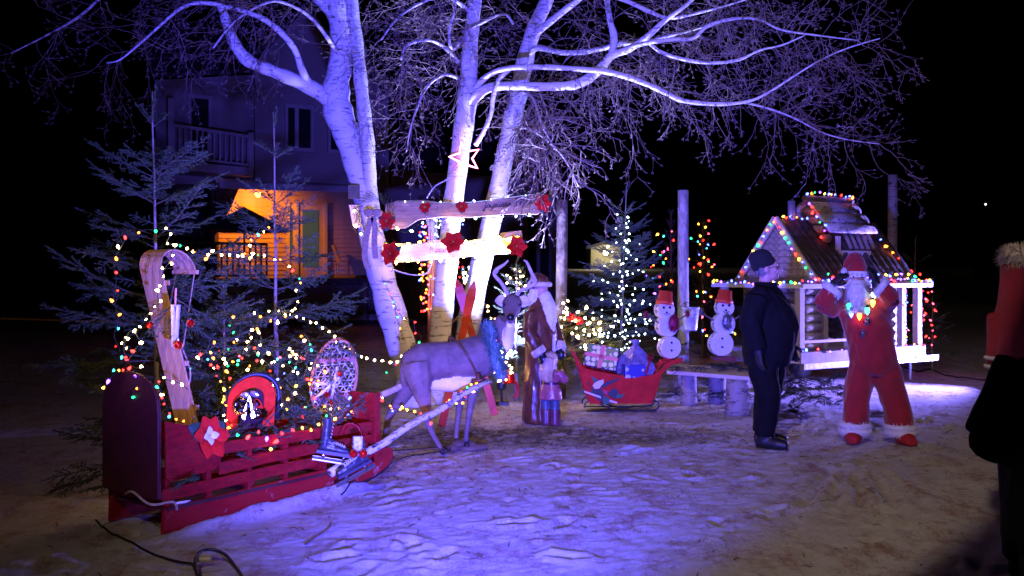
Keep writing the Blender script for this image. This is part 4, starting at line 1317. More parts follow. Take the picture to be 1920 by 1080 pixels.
# birch twig bundle with bow and red balls tied to the toboggan
q = P(326, 600, 6.55)
t = thing('hanging_birch_bundle', 'bundle of white birch twigs hung from the toboggan head', 'decoration', q - V((0, 0, .2)))
for k in range(4):
    mb = MB(); x0 = rs.uniform(-.03, .03); mb.tube([q + V((x0, rs.uniform(-.02, .02), .1)), q + V((x0 * .4, 0, -.19 + rs.uniform(0, .06)))], .014, 8); mb.build('birch_stick', birch, t, True)
mb = MB(); mb.tube([P(330, 540, 6.55), q + V((.01, 0, .09))], .007, 5); mb.build('ribbon', M('copper_ribbon', (.5, .2, .1), .4, var=.1), t)
bough_heap('fir_swag', 'small fir swag hanging with the birch bundle on the toboggan', [(P(322, 560, 6.6) + V((rs.uniform(-.05, .05), .03, rs.uniform(-.12, .0))), V((rs.uniform(-.8, .8), -.2, rs.uniform(-1, -.2))), rs.uniform(.18, .3), rs.uniform(-1, 1)) for _ in range(12)], P(322, 600, 6.6))
ball('red ball low on the toboggan swag', P(334, 647, 6.5), .029); ball('red ball right of the birch bundle', P(357, 606, 6.5), .026); ball('red ball left of the birch bundle', P(281, 610, 6.6), .025)
# poinsettia on the near panel
poinsettia('large red poinsettia with white centre on the side of the big sleigh', SN(382, 818) - sp * .03, -sp + V((0, 0, .25)), .15, PET_W, 2, 3)
# red horse collar board with silver bells
hc = thing('horse_collar', 'red felt arched horse collar board with silver bells in the sleigh', 'horse collar', P(472, 800, 7.0))
cx = P(472, 750, 7.0); ex = V((.88, .30, .08)).normalized(); ez = V((0.03, .10, 1)).normalized()
def arc(r_, h0, n=14):
    return [(-r_, -h0)] + [(-r_ * math.cos(math.pi * k / n), r_ * 1.0 * math.sin(math.pi * k / n)) for k in range(n + 1)] + [(r_, -h0)]
o_ = arc(.165, .20); i_ = arc(.085, .20)
mb = MB(); nn = ex.cross(ez).normalized()
vs = [cx + ex * a + ez * b for a, b in o_] + [cx + ex * a + ez * b for a, b in i_]
n = len(o_)
vs2 = [v - nn * .04 for v in vs]
fs = []
for k in range(n - 1):
    fs += [(k, k + 1, n + k + 1, n + k), (2 * n + k, 3 * n + k, 3 * n + k + 1, 2 * n + k + 1), (k, 2 * n + k, 2 * n + k + 1, k + 1), (n + k, n + k + 1, 3 * n + k + 1, 3 * n + k)]
fs += [(0, n, 3 * n, 2 * n), (n - 1, 3 * n - 1, 4 * n - 1, 2 * n - 1)]
mb.add(vs + vs2, fs); mb.build('felt_arch', bright_red, hc, bevel=.006)
mb = MB(); mb.tube([cx + ex * a * 1.06 + ez * (b * 1.06) - nn * -.0 + V((0, .05, 0)) for a, b in arc(.165, .15)], .02, 8); mb.build('black_rim', black_m, hc, True)
mb = MB()
mb.prism([cx + ex * a + ez * b + V((0, .02, 0)) for a, b in ((-.085, -.2), (.085, -.2), (.085, 0), (.05, .07), (-.05, .07), (-.085, 0))], V((0, .01, 0))); mb.build('dark_backing', M('dark_felt', (.03, .006, .008), .9, var=.1), hc)
for sx, sz, ax in ((-.035, -.03, V((-.35, -.9, .1))), (.055, -.06, V((.3, -.6, -.75)))):
    c = cx + ex * sx + ez * sz - V((0, .05, 0))
    bt_ = thing('bell', 'silver bell %s on the red horse collar' % ('facing forward, left one' if sx < 0 else 'hanging down, right one'), 'bell', c, 'silver bells')
    mb = MB(); mb.lathe([(.005, -.09), (.02, -.085), (.033, -.05), (.038, -.012), (.046, .026), (.066, .046), (.063, .048), (.041, .022), (.025, -.05), (.0, -.06)], c, 18, ax); mb.build('bell_body', chrome, bt_, True)
    mb = MB(); mb.ell(c + ax.normalized() * .025, .011, None, 8, 6); mb.build('clapper', chrome, bt_, True)
mb = MB()
c = cx + V((0, -.06, .045))
for s in (-1, 1):
    mb.ell(c + ex * (.035 * s), (.036, .014, .022), Euler((0, .4 * s, 0)).to_matrix(), 10, 6)
    mb.prism([c + ex * (.0), c + ex * (.05 * s) - ez * .16, c + ex * (.02 * s) - ez * .17], V((0, .004, 0)))
tag(mb.build('silver_bow', M('silver_lame', (.6, .6, .62), .3, .8, var=.2, vscale=40)), 'silver bow above the bells on the red horse collar', 'bow')
# snowshoe
ss = thing('snowshoe', 'wooden snowshoe with white lacing leaning in the sleigh', 'snowshoe', P(632, 800, 7.75))
sx_ = V((.93, .30, .05)).normalized(); sz_ = V((.14, .25, 1)).normalized()
sc_ = P(626, 715, 7.75)
def shoe(t):
    a = t * 2 * math.pi
    zz = math.cos(a); xx = math.sin(a)
    w_ = .175 * (1 - .22 * max(0, -zz) ** 1.5)
    return sc_ + sx_ * (xx * w_ - .03 * zz) + sz_ * (zz * .34)
ring = [shoe(i / 36) for i in range(36)]
mb = MB(); mb.tube(ring, .013, 8, closed=True); mb.build('frame', M('snowshoe_ash', (.42, .17, .07), .45, var=.15, vscale=12), ss, True)
for zz in (.17, -.13):
    w_ = .175 * math.sqrt(1 - (zz / .34) ** 2)
    mb = MB(); mb.board(sc_ + sz_ * zz - sx_ * (w_ + .03 * zz / .34), sc_ + sz_ * zz + sx_ * (w_ - .03 * zz / .34), .016, .034, sz_); mb.build('cross_bar', M('snowshoe_bar', (.40, .15, .07), .45, var=.15), ss)
mb = MB()
ins = lambda a, b: (a / .168) ** 2 + (b / .33) ** 2 < 1
for ang in (R(0), R(60), R(120)):
    dx, dz = math.cos(ang), math.sin(ang)
    for k in range(-11, 12):
        o0 = k * .045
        pts_ = [(-dz * o0 + dx * s * .008, dx * o0 + dz * s * .008) for s in range(-50, 51)]
        pts_ = [q_ for q_ in pts_ if ins(*q_)]
        if len(pts_) > 3:
            a, b = pts_[0], pts_[-1]
            f3 = lambda w_: sc_ + sx_ * (w_[0] - .03 * w_[1] / .34) + sz_ * w_[1] + V((0, rs.uniform(-.004, .004), 0))
            mb.tube([f3(a), f3(b)], .0036, 4)
o = mb.build('lacing', M('rawhide_lacing', (.62, .58, .50), .6, var=.05), ss, fix=False)
o['kind'] = 'stuff'
bough_heap('fir_swag', 'fir swag tied across the head of the snowshoe', [(sc_ + V((-.05, -.05, .26)) + V((rs.uniform(-.1, .1), 0, rs.uniform(-.05, .05))), V((rs.uniform(-.8, 1), -.3, rs.uniform(-.6, .2))), rs.uniform(.2, .34), rs.uniform(-1, 1)) for _ in range(14)], sc_)
bough_heap('fir_swag', 'fir sprigs at the middle of the snowshoe', [(sc_ + V((.03, -.06, -.05)), V((rs.uniform(-1, 1), -.3, rs.uniform(-1, .2))), rs.uniform(.15, .24), rs.uniform(-1, 1)) for _ in range(9)], sc_ + V((0, -.1, -.1)), needle_blue)
t = thing('birch_stick_cross', 'crossed birch sticks with white string bow on the snowshoe', 'decoration', sc_ + V((0, -.09, -.12)))
for a, b in (((-.11, -.12), (.11, .09)), ((.02, .12), (.02, -.13)), ((-.10, .0), (.02, -.02))):
    mb = MB(); mb.tube([sc_ + sx_ * a[0] + sz_ * a[1] - V((0, .08, 0)), sc_ + sx_ * b[0] + sz_ * b[1] - V((0, .085, 0))], .012, 8); mb.build('birch_stick', birch, t, True)
mb = MB()
for s in (-1, 1):
    mb.tube(smooth_path([sc_ + V((0, -.1, 0)), sc_ + V((s * .04, -.11, .025)), sc_ + V((s * .065, -.11, .0)), sc_ + V((s * .03, -.11, -.012)), sc_ + V((0, -.1, 0)), sc_ + V((s * .03, -.11, -.07)), sc_ + V((s * .045, -.11, -.09))], 4), .004, 5)
mb.build('string_bow', white_cable, t)
ball('upper of two red balls left of the snowshoe bow', sc_ + V((-.04, -.1, -.09)), .026); ball('lower red ball on the snowshoe', sc_ + V((.01, -.1, -.15)), .024)
ball('red ball on the upper part of the snowshoe', sc_ + V((.07, -.1, .07)), .026)
# skates
skate_m = M('black_skate_leather', (.030, .030, .036), .35, var=.3, vscale=30, bump=.2)
def skate(label, heel, toe, upv, size, tall):
    heel, toe, upv = V(heel), V(toe), V(upv).normalized()
    ax = (toe - heel); L = ax.length; ax.normalize()
    upv = (upv - ax * upv.dot(ax)).normalized()
    q = lambda a, b: heel + ax * (a * L) + upv * (b * L)
    t = thing('ice_skate', label, 'ice skate', q(.5, -.35), 'ice skates hung on the sleigh side')
    mb = MB()
    mb.tube([q(.02, .12), q(.35, .10), q(.7, .07), q(.98, .05)], [.13 * L, .135 * L, .13 * L, .085 * L], 12)
    mb.tube([q(.12, .05), q(.13, .35), q(.10, tall * .7), q(.06, tall)], [.14 * L, .15 * L, .15 * L, .16 * L], 12)
    mb.tube([q(.2, .3), q(.42, .18)], [.13 * L, .12 * L], 12)
    blob('boot', mb, [skate_m], t, .006, 3)
    mb = MB(); mb.board(q(-.06, -.04), q(1.0, -.04), .05, .022, upv); mb.build('sole', M('skate_sole', (.05, .045, .05), .5, var=.1), t)
    mb = MB(); mb.board(q(-.14, -.25), q(1.12, -.25), .008, .032, upv); mb.tube([q(-.14, -.235), q(1.08, -.235)], .011, 8); mb.build('blade', steel, t)
    for a in (.15, .75):
        mb = MB(); mb.tube([q(a, -.24), q(a, -.04)], [.012, .016], 8); mb.build('blade_post', steel, t, True)
    mb = MB()
    sd = ax.cross(upv)
    for k in range(6):
        f = k / 5
        c = q(.36 + .34 * f, .27 - .08 * f)
        mb.tube([c - sd * .03 + ax * .006, c + upv * .012, c + sd * .03 - ax * .006], .0035, 4)
        mb.tube([c - sd * .03 - ax * .006, c + upv * .012, c + sd * .03 + ax * .006], .0035, 4)
    for k in range(5):
        c = q(.26, .38 + k * (tall - .45) / 5)
        mb.tube([c - sd * .03, c + ax * .006, c + sd * .03 + upv * .012], .0035, 4)
    mb.build('lace', white_cable, t)
skate('upper black ice skate with tall boot hung on the big sleigh', P(598, 843, 7.05), P(662, 853, 7.1), (0, 0, 1), 1, .95)
skate('lower black ice skate with white laces pointing left on the sleigh', P(690, 862, 7.1), P(632, 893, 6.98), (0.1, -.05, 1), 1, .62)
ball('left of the two red balls on the lower skate', P(663, 851, 6.9), .030); ball('right of the two red balls on the lower skate', P(681, 851, 6.9), .030)
mb = MB(); c = SN(634, 806) - sp * .06
for k in range(2):
    mb.tube(smooth_path([c + V((-.02, 0, -.03)), c + V((.03, -.02, .05)), c + V((.10, 0, .02)), c + V((.13, 0, -.10)), c + V((.08, -.02, -.06))], 5), .026, 8, .35)
tag(mb.build('red_ribbon', M('red_ribbon', (.6, .015, .02), .4, var=.1), None, True), 'looped red ribbon with white edge between the two skates', 'ribbon')
mb = MB(); mb.box(P(671, 832, 6.95), (.07, .02, .11), Euler((.1, 0, .2)).to_matrix()); tag(mb.build('silver_tag', M('silver_cloth', (.5, .5, .54), .35, .6, var=.3, vscale=40), bevel=.01), 'silver bow tail above the red balls on the skate', 'bow')
# shafts
def pole(label, a, b, r0, r1):
    mb = MB(); n = 10
    pts = [V(a) + (V(b) - V(a)) * (i / n) + V((0, 0, .012 * math.sin(i * 1.7))) for i in range(n + 1)]
    mb.tube(pts, lerp_list([r0, r1], n + 1), 10)
    tag(mb.build('sleigh_shaft', birch_log if r0 > .03 else wood_pale, None, True, fix=False), label, 'pole', 'sleigh shafts beside the deer')
DY = 8.9
pole('near birch shaft running from the skates to the deer shoulder', SN(608, 886) - sp * .06, P(915, 713, 8.72), .033, .022)
pole('far shaft showing between the sleigh front and the deer rump', P(690, 757, 8.5), P(900, 640, 9.7), .030, .02)

# ================================================================== deer
deer_m = M('deer_coat', (.165, .118, .094), .65, var=.18, vscale=7, bump=.25, bscale=70, spec=.25)
deer_w = M('deer_white', (.80, .77, .74), .6, var=.06)
nose_m = M('deer_nose', (.008, .008, .009), .25, var=0)
hoof_m = M('deer_hoof', (.03, .022, .02), .5, var=.1)
antler_m = M('antler', (.40, .33, .28), .5, var=.15, vscale=20)
ear_in = M('deer_inner_ear', (.50, .44, .42), .6, var=.06)
dg_ = V((P(845, 840, DY).x, DY, 0))
deer = thing('deer_figure', 'life size plastic deer with antlers harnessed to the big sleigh, looking at the camera', 'deer', dg_)
YB, YF = 8.72, 9.12
mb = MB()
D = lambda px, py, Yd: P(px, py, Yd)
# trunk: rump to chest
mb.mat(0)
body = [(768, 700, YB, .09), (774, 690, YB + .03, .15), (788, 684, YB + .08, .185), (815, 681, YB + .14, .185), (845, 678, YB + .20, .175), (875, 673, YB + .26, .182), (903, 667, YB + .33, .192), (928, 664, YB + .38, .16), (944, 668, YB + .40, .10)]
mb.tube([D(a, b, c) for a, b, c, r in body], [r * .97 for *_, r in body], 16, 1.08)
mb.mat(1)
mb.tube([D(805, 717, YB + .06), D(850, 718, YB + .14), D(895, 718, YB + .24)], [.07, .085, .07], 12)
mb.mat(0)
# neck and head
nk = [(912, 664, YF - .02, .16), (926, 644, YF + .0, .14), (938, 622, YF - .03, .118), (950, 600, YF - .07, .092)]
mb.tube([D(a, b, c) for a, b, c, r in nk], [r for *_, r in nk], 14)
hd_ = [(961, 558, YF - .06, .06), (960, 569, YF - .10, .092), (959, 580, YF - .17, .084), (958, 590, YF - .27, .056), (957, 597, YF - .34, .044), (957, 600, YF - .37, .032)]
mb.tube([D(a, b, c) for a, b, c, r in hd_], [r for *_, r in hd_], 14)
mb.mat(1)
mb.tube([D(957, 606, YF - .30), D(955, 622, YF - .17), D(952, 642, YF - .08), D(956, 656, YF - .08)], [.036, .052, .060, .03], 12)
for sx in (-1, 1): mb.ell(D(957 + sx * 6, 601, YF - .32), (.022, .03, .022))
mb.mat(0)
# haunches and legs (each with knee/stifle, hock and shank)
def leg(pts, hoof=True):
    mb.mat(0)
    mb.tube([D(a, b, c) for a, b, c, r in pts], [r for *_, r in pts], 10)
leg([(782, 682, YB + .0, .14), (785, 708, YB - .03, .125), (790, 735, YB - .06, .085), (800, 768, YB - .06, .05), (800, 788, YB - .03, .036), (812, 815, YB + .02, .027), (825, 838, YB + .06, .026)])
leg([(778, 690, YB + .12, .12), (770, 718, YB + .14, .10), (752, 748, YB + .15, .065), (736, 770, YB + .15, .045), (728, 785, YB + .15, .035), (722, 815, YB + .18, .026), (722, 838, YB + .2, .026)])
leg([(893, 690, YF - .12, .10), (890, 720, YF - .12, .065), (884, 750, YF - .12, .044), (880, 775, YF - .11, .034), (876, 805, YF - .10, .027), (873, 828, YF - .10, .027)])
leg([(880, 690, YF + .10, .09), (870, 722, YF + .08, .06), (863, 750, YF + .06, .042), (860, 775, YF + .05, .033), (857, 800, YF + .04, .026), (855, 822, YF + .04, .026)])
mb.mat(2)
for a, b, c in ((828, 847, YB + .07), (722, 846, YB + .2), (873, 836, YF - .11), (854, 830, YF + .03)):
    q = D(a, b, c); mb.ell(q + V((.012, -.015, .005)), (.034, .045, .035))
mb.mat(0)
# tail
mb.tube([D(763, 672, YB), D(757, 690, YB - .02), D(757, 715, YB - .02), D(760, 730, YB)], [.03, .04, .035, .012], 8)
blob('body', mb, [deer_m, deer_w, hoof_m], deer, .011, 14)
for sx, e in ((-1, (930, 567)), (1, (994, 571))):
    b0 = D(961 + sx * 9, 563, YF - .04); tip = D(e[0] + sx * 2, e[1] - 3 if sx < 0 else e[1] - 4, YF - .05)
    mb = MB(); ax = tip - b0; L = ax.length
    nrm = V((0, -1, .3)); sd = ax.cross(nrm).normalized()
    k = 8; vs = []; fs = []
    for i in range(k + 1):
        t_ = i / k; ww = .058 * math.sin(math.pi * (t_ * .86 + .12)) ** .9
        c_ = b0 + ax * t_
        vs += [c_ - sd * ww - nrm * .0 + V((0, -.022, 0)), c_ - sd * ww * .5, c_ + V((0, .012, 0)), c_ + sd * ww * .5, c_ + sd * ww + V((0, -.022, 0))]
    for i in range(k):
        for j in range(4): fs.append((i * 5 + j, i * 5 + j + 1, (i + 1) * 5 + j + 1, (i + 1) * 5 + j))
    mb.add(vs, fs)
    o = mb.build('ear', ear_in, deer, True); so = o.modifiers.new('t', 'SOLIDIFY'); so.thickness = .008
for sx in (-1, 1):
    mb = MB(); mb.ell(D(960 + sx * 15, 572, YF - .20), .015, None, 10, 8); mb.build('eye', nose_m, deer, True)
mb = MB(); mb.ell(D(957, 595, YF - .40), (.037, .03, .03), None, 14, 10); mb.build('nose', nose_m, deer, True)
for pts, tines in (([(955, 558), (947, 542), (938, 528), (927, 515), (930, 506), (945, 496), (953, 488)], [((930, 512), (935, 502), (948, 494)), ((938, 528), (931, 522), (926, 512))]),
                   ([(967, 557), (975, 545), (988, 540), (1001, 533), (1003, 524), (996, 510), (988, 492), (982, 488)], [((1001, 531), (998, 518), (993, 506)), ((988, 540), (992, 530), (1002, 520))])):
    mb = MB()
    pp = smooth_path([D(a, b, YF - .05 - .02 * i) for i, (a, b) in enumerate(pts)], 4)
    mb.tube(pp, lerp_list([.022, .018, .017, .016, .006], len(pp)), 8)
    for tn in tines:
        p2 = smooth_path([D(a, b, YF - .1) for a, b in tn], 3); mb.tube(p2, lerp_list([.015, .013, .004], len(p2)), 7)
    mb.build('antler', antler_m, deer, True, fix=False)
# base plate
mb = MB(); q = D(875, 836, YF - .02); q.z = 0
n = 20
prof = [(q.x + .19 * math.cos(6.283 * k / n) * (1 + .15 * math.sin(3 * k)), q.y + .17 * math.sin(6.283 * k / n) * (1 + .12 * math.cos(2 * k))) for k in range(n)]
mb.prism([V((a, b, -.01)) for a, b in prof], V((0, 0, .035))); 
mb.ell(q + V((-.03, .02, .02)), (.12, .10, .05), None, 12, 6)
mb.build('base', M('deer_base', (.12, .08, .055), .8, var=.2, vscale=12, bump=.3), deer, True)
# harness
hs = thing('harness', 'brown leather girth strap round the deer body', 'harness', D(880, 690, YF - .3))
mb = MB()
ctr = D(868, 678, YB + .24); ax = (D(905, 672, YB + .33) - D(845, 678, YB + .20)).normalized()
x, y = frame_of(ax)
ring = [ctr + ax * (.10 * math.sin(a) * -1) + x * (.205 * math.cos(a)) + y * (.225 * math.sin(a)) for a in [2 * math.pi * k / 28 for k in range(28)]]
for i, a in enumerate([2 * math.pi * k / 28 for k in range(28)]): pass
mb.tube(ring, .018, 6, .4, closed=True); mb.build('girth_strap', leather, hs, True)
mb = MB()
mb.tube([D(884, 715, YF - .34), D(905, 712, YF - .34), D(920, 716, YF - .3)], .03, 8, .6); mb.tube([D(896, 700, YF - .34), D(900, 728, YF - .34)], .02, 6); mb.build('shaft_loop', leather, hs, True)
# tinsel garland round the neck
tn = M('blue_tinsel', (.16, .30, .26), .4, .1, var=.3, vscale=60)
mb = MB()
ps, ns = [], []
for k in range(5200):
    a = rs.uniform(0, 6.283); t_ = rs.uniform(0, 1)
    c_ = D(914 + 26 * t_ + rs.uniform(-5, 5), 612 + 88 * t_, YF - .16 - .06 * math.sin(t_ * 3.14))
    n_ = V((math.cos(a), -.4 + rs.uniform(-.4, .4), math.sin(a))).normalized()
    ps.append(c_ + n_ * rs.uniform(.01, .06)); ns.append(n_)
fuzz(mb, ps, ns, .06, .0035, .7)
mb.tube(smooth_path([D(912, 610, YF - .05), D(922, 640, YF - .16), D(935, 680, YF - .17), D(942, 702, YF - .08)], 4), .03, 8)
tag(mb.build('tinsel_garland', tn, fix=False), 'blue green tinsel garland hanging round the deer neck', 'garland')

# ================================================================== sign planks
SY = 11.78
def plank(name, label, outline, Yd, th, mat):
    mb = MB(); mb.prism([P(a, b, Yd) for a, b in outline], V((0, th, 0)))
    return tag(mb.build(name, mat, bevel=.006), label, 'sign')
# a small stroke alphabet for hand lettering (units: x-height 1)
GL = {
 'J': ([[(.15, 1.9), (.5, 2.0), (.75, 1.9), (.62, 1.0), (.5, -.2), (.25, -.75), (0, -.5), (.3, -.1), (.8, .3)]], .85),
 'o': ([[(.5, .95), (.15, .8), (.05, .35), (.3, .0), (.6, .3), (.55, .8), (.35, .95), (.75, .8)]], .75),
 'y': ([[(0, .9), (.1, .3), (.35, .1), (.6, .5), (.62, .9), (.55, .0), (.4, -.7), (.1, -.6), (.35, -.1), (.8, .3)]], .8),
 'e': ([[(0, .35), (.4, .55), (.45, .85), (.25, .95), (.08, .6), (.12, .15), (.4, 0), (.7, .3)]], .68),
 'u': ([[(0, .9), (.05, .3), (.2, .02), (.45, .3), (.52, .9), (.52, .2), (.62, 0), (.85, .3)]], .82),
 's': ([[(0, .1), (.35, .95), (.42, .5), (.5, .15), (.3, 0), (.05, .12)], [(.45, .1), (.7, .3)]], .68),
 'F': ([[(.0, 1.8), (.4, 1.95), (.95, 1.9)], [(.45, 1.9), (.38, 1.0), (.3, .1), (.05, -.1)], [(.1, 1.0), (.7, 1.05)]], .95),
 'ê': ([[(0, .35), (.4, .55), (.45, .85), (.25, .95), (.08, .6), (.12, .15), (.4, 0), (.7, .3)], [(.05, 1.25), (.28, 1.5), (.5, 1.25)]], .68),
 't': ([[(.2, 1.6), (.15, .6), (.2, .05), (.45, .1), (.6, .3)], [(-.05, 1.1), (.5, 1.15)]], .6),
 'M': ([[(0, 0), (.1, 1.0), (.2, 1.8), (.45, .6), (.75, 1.8), (.9, .8), (1.0, 0), (1.2, .2)]], 1.2),
 'a': ([[(.5, .85), (.2, .9), (.03, .4), (.25, .02), (.5, .4), (.55, .9), (.55, .2), (.65, .02), (.85, .3)]], .82),
 'r': ([[(0, .2), (.15, .95), (.3, .8), (.5, .85), (.45, .2), (.6, .02), (.75, .3)]], .72),
 'i': ([[(0, .3), (.12, .9), (.12, .2), (.25, .02), (.45, .3)], [(.15, 1.3), (.17, 1.35)]], .45),
 'c': ([[(.5, .8), (.3, .95), (.06, .6), (.1, .15), (.35, 0), (.7, .3)]], .66),
}
def lettering(text, p0, p1, Yd, xh, par, rad, mat=ink):
    """p0, p1: pixel start and end of the baseline; one mesh per letter"""
    total = sum(GL[c][1] if c != ' ' else .8 for c in text)
    u = 0
    for c in text:
        if c == ' ': u += .8; continue
        mb = MB()
        for st in GL[c][0]:
            pts = []
            for a, b in st:
                f = (u + a) / total
                pts.append(P(p0[0] + (p1[0] - p0[0]) * f, p0[1] + (p1[1] - p0[1]) * f - b * xh, Yd))
            mb.tube(smooth_path(pts, 4) if len(pts) > 2 else pts, rad, 5)
        mb.build('letter', mat, par, fix=False)
        u += GL[c][1]
s1 = plank('sign_plank', 'upper rough sign board lettered Joyeuses Fêtes', [(722, 383), (745, 376), (790, 375), (850, 381), (905, 376), (960, 368), (1012, 362), (1018, 365), (1016, 396), (1008, 402), (950, 402), (880, 408), (830, 407), (785, 412), (760, 428), (735, 430), (722, 428)], SY, .035, wood_raw)
lettering('Joyeuses Fêtes', (905, 392), (998, 382), SY - .006, 7.0, s1, .0048)
s2 = plank('sign_plank', 'lower sign board glowing under warm bulbs', [(716, 462), (740, 456), (790, 457), (810, 450), (830, 449), (840, 455), (890, 450), (908, 446), (940, 447), (970, 441), (979, 444), (976, 470), (950, 476), (900, 479), (840, 485), (780, 491), (730, 493), (716, 488)], SY - .03, .035, M('pale_planed_board', (.58, .50, .36), .7, var=.12, vscale=3, stretch=(2, 8, 14)))
lettering('Maurice', (806, 474), (860, 471), SY - .034, 6.5, s2, .003, M('faded_ink', (.16, .11, .05), .8, var=0))
mb = MB(); mb.prism([P(938, 437, SY + .04), P(978, 432, SY + .04), P(980, 446, SY + .04), P(938, 452, SY + .04)], V((0, .03, 0)))
tag(mb.build('backing_board', wood_raw), 'short pale board end behind the right of the lower sign', 'board')
mb = MB(); mb.prism([P(654, 384, SY), P(672, 384, SY), P(680, 426, SY), P(662, 428, SY)], V((0, .03, 0)))
tag(mb.build('backing_board', wood_plain), 'pale upright board stub left of the wreath', 'board')
mb = MB(); mb.box(P(664, 360, 11.75), (.13, .05, .16)); tag(mb.build('birdhouse_block', M('green_grey_wood', (.16, .14, .08), .8, var=.2)), 'small drab wooden block nailed to the left birch', 'block')
# wreath
wc = P(702, 400, SY - .12)
cr = Crown()
for k in range(30):
    a = 6.283 * k / 30
    cr.put(random.choice(SPRAYS_S), wc + V((math.cos(a) * .15, rs.uniform(-.03, .03), math.sin(a) * .15)), V((-math.sin(a) + .3 * math.cos(a), rs.uniform(-.5, .2), math.cos(a) + .3 * math.sin(a))), .38, rs.uniform(-1, 1))
tag(cr.build('wreath', [needle, fir_wood], None, wc), 'green wreath hung at the left end of the upper sign', 'wreath')
burlap = M('burlap_ribbon', (.42, .30, .20), .85, var=.2, vscale=60, bump=.2)
mb = MB()
for pts in ([(700, 405), (703, 430), (702, 455), (704, 485)], [(696, 408), (688, 440), (684, 480), (690, 505)]):
    ribbon(mb, smooth_path([P(a, b, SY - .2) for a, b in pts], 4), V((1, 0, 0)), .065, .006)
for s in (-1, 1): mb.ell(wc + V((s * .05, -.11, -.0)), (.06, .03, .05), None, 10, 6)
tag(mb.build('wreath_bow', burlap), 'burlap bow with long tails on the wreath', 'bow')
poinsettia('red poinsettia below the wreath', P(725, 416, SY - .12), (.1, -1, .1), .11, PET_R, 3, 5)
poinsettia('small red sprig left of centre on the upper sign', P(798, 390, SY - .06), (-.2, -1, .2), .075, PET_R, 3, 6)
poinsettia('red sprig in the middle of the upper sign', P(865, 388, SY - .06), (.1, -1, .2), .08, PET_R, 3, 7)
poinsettia('red poinsettia on the right end of the upper sign', P(1017, 381, SY - .08), (.2, -1, 0), .125, PET_R, 4, 8)
poinsettia('red poinsettia on the left end of the lower sign', P(735, 475, SY - .12), (-.5, -1, 0), .15, PET_R, 1, 9)
poinsettia('red poinsettia over the middle of the lower sign', P(850, 455, SY - .12), (0, -1, .3), .14, PET_R, 1, 10)
poinsettia('red poinsettia on the right end of the lower sign', P(966, 462, SY - .12), (.5, -1, 0), .135, PET_R, 1, 11)
light_string('clear bulb string along the underside of the upper sign', PL([(665, 384), (668, 410), (664, 432), (690, 438), (725, 420), (760, 436), (790, 418), (830, 412), (880, 410), (930, 408), (985, 404), (1000, 408)], SY - .08), ['cool', 'warm', 'cool'], .16, 1.5, .015)
light_string('bulb string looped along the top edge of the upper sign', PL([(745, 378), (800, 378), (860, 380), (910, 376), (960, 369), (1005, 364)], SY - .03), ['cool'], .24, 1.0, .01)
light_string('glowing warm bulb string over the top of the lower sign', PL([(716, 462), (770, 458), (830, 453), (890, 452), (940, 448), (978, 446)], SY - .10), ['gold'], .13, 1.5, .02)
light_string('glowing warm bulb string under the lower sign', PL([(714, 490), (760, 492), (820, 487), (880, 481), (930, 477), (978, 468)], SY - .10), ['gold'], .13, 1.5, .02)
# neon star
st = thing('star_light', 'pink neon star fixed on the middle birch trunk', 'star light', P(872, 330, 11.95))
sc = P(872, 296, 11.95)
pts = []
for k in range(10):
    a = math.pi / 2 + k * math.pi / 5 + .25; r_ = .19 if k % 2 == 0 else .085
    pts.append(sc + V((math.cos(a) * r_, .02 * math.cos(a), math.sin(a) * r_)))
mb = MB(); mb.tube(pts, .013, 6, closed=True); mb.build('neon_tube', M('neon_pink', (.9, .3, .4), .3, var=0, emit=(1, .16, .26), es=16), st)
mb = MB(); mb.tube([p + V((0, .02, 0)) for p in pts], .010, 5, closed=True); mb.build('frame', bright_red, st)

# ================================================================== skis
def ski(label, top, bottom):
    top, bottom = V(top), V(bottom)
    d = (top - bottom).normalized(); sd = V((1, .15, 0)); sd = (sd - d * sd.dot(d)).normalized(); nn = sd.cross(d).normalized()
    if nn.y > 0: nn = -nn
    L = (top - bottom).length
    mb = MB(); path = [bottom + d * (L * k / 10) for k in range(10)] + [bottom + d * L * .95 + nn * .01, bottom + d * L + nn * .035]
    vs, fs = [], []
    for i, p in enumerate(path):
        ww = .040 if i < 8 else [.046, .054, .042, .012][i - 8]
        vs += [p - sd * ww - nn * .006, p + sd * ww - nn * .006, p + sd * ww + nn * .006, p - sd * ww + nn * .006]
    n = len(path)
    for i in range(n - 1):
        for j in range(4): fs.append((i * 4 + j, i * 4 + (j + 1) % 4, (i + 1) * 4 + (j + 1) % 4, (i + 1) * 4 + j))
    fs += [(3, 2, 1, 0), tuple((n - 1) * 4 + j for j in range(4))]
    mb.add(vs, fs)
    t = thing('ski', label, 'ski', bottom, 'crossed red skis')
    mb.build('board', M('orange_red_ski', (.55, .045, .010), .35, var=.1, vscale=8), t)
    mb = MB(); c = bottom + d * L * .5 + nn * .02; mb.box(c, (.07, .035, .10)); mb.build('binding', black_m, t, bevel=.006)
ski('red ski with tip left, foot beside the deer front legs', P(856, 524, 11.1), G(928, 778))
ski('red ski with tip right, foot behind the deer belly', P(889, 530, 11.0), G(828, 800))
mb = MB(); c = P(869, 600, 10.95)
for k in range(14):
    a = rs.uniform(0, 6.28); mb.tube(smooth_path([c, c + V((math.cos(a) * .07, -.04, math.sin(a) * .06)), c + V((math.cos(a) * .12, -.02, math.sin(a) * .09 - .05))], 3), .004, 4)
mb.tube([c + V((-.06, 0, 0)), c + V((.06, 0, .0))], .02, 8)
tag(mb.build('twine_knot', rope_m), 'jute twine knot binding the crossed red skis', 'twine')

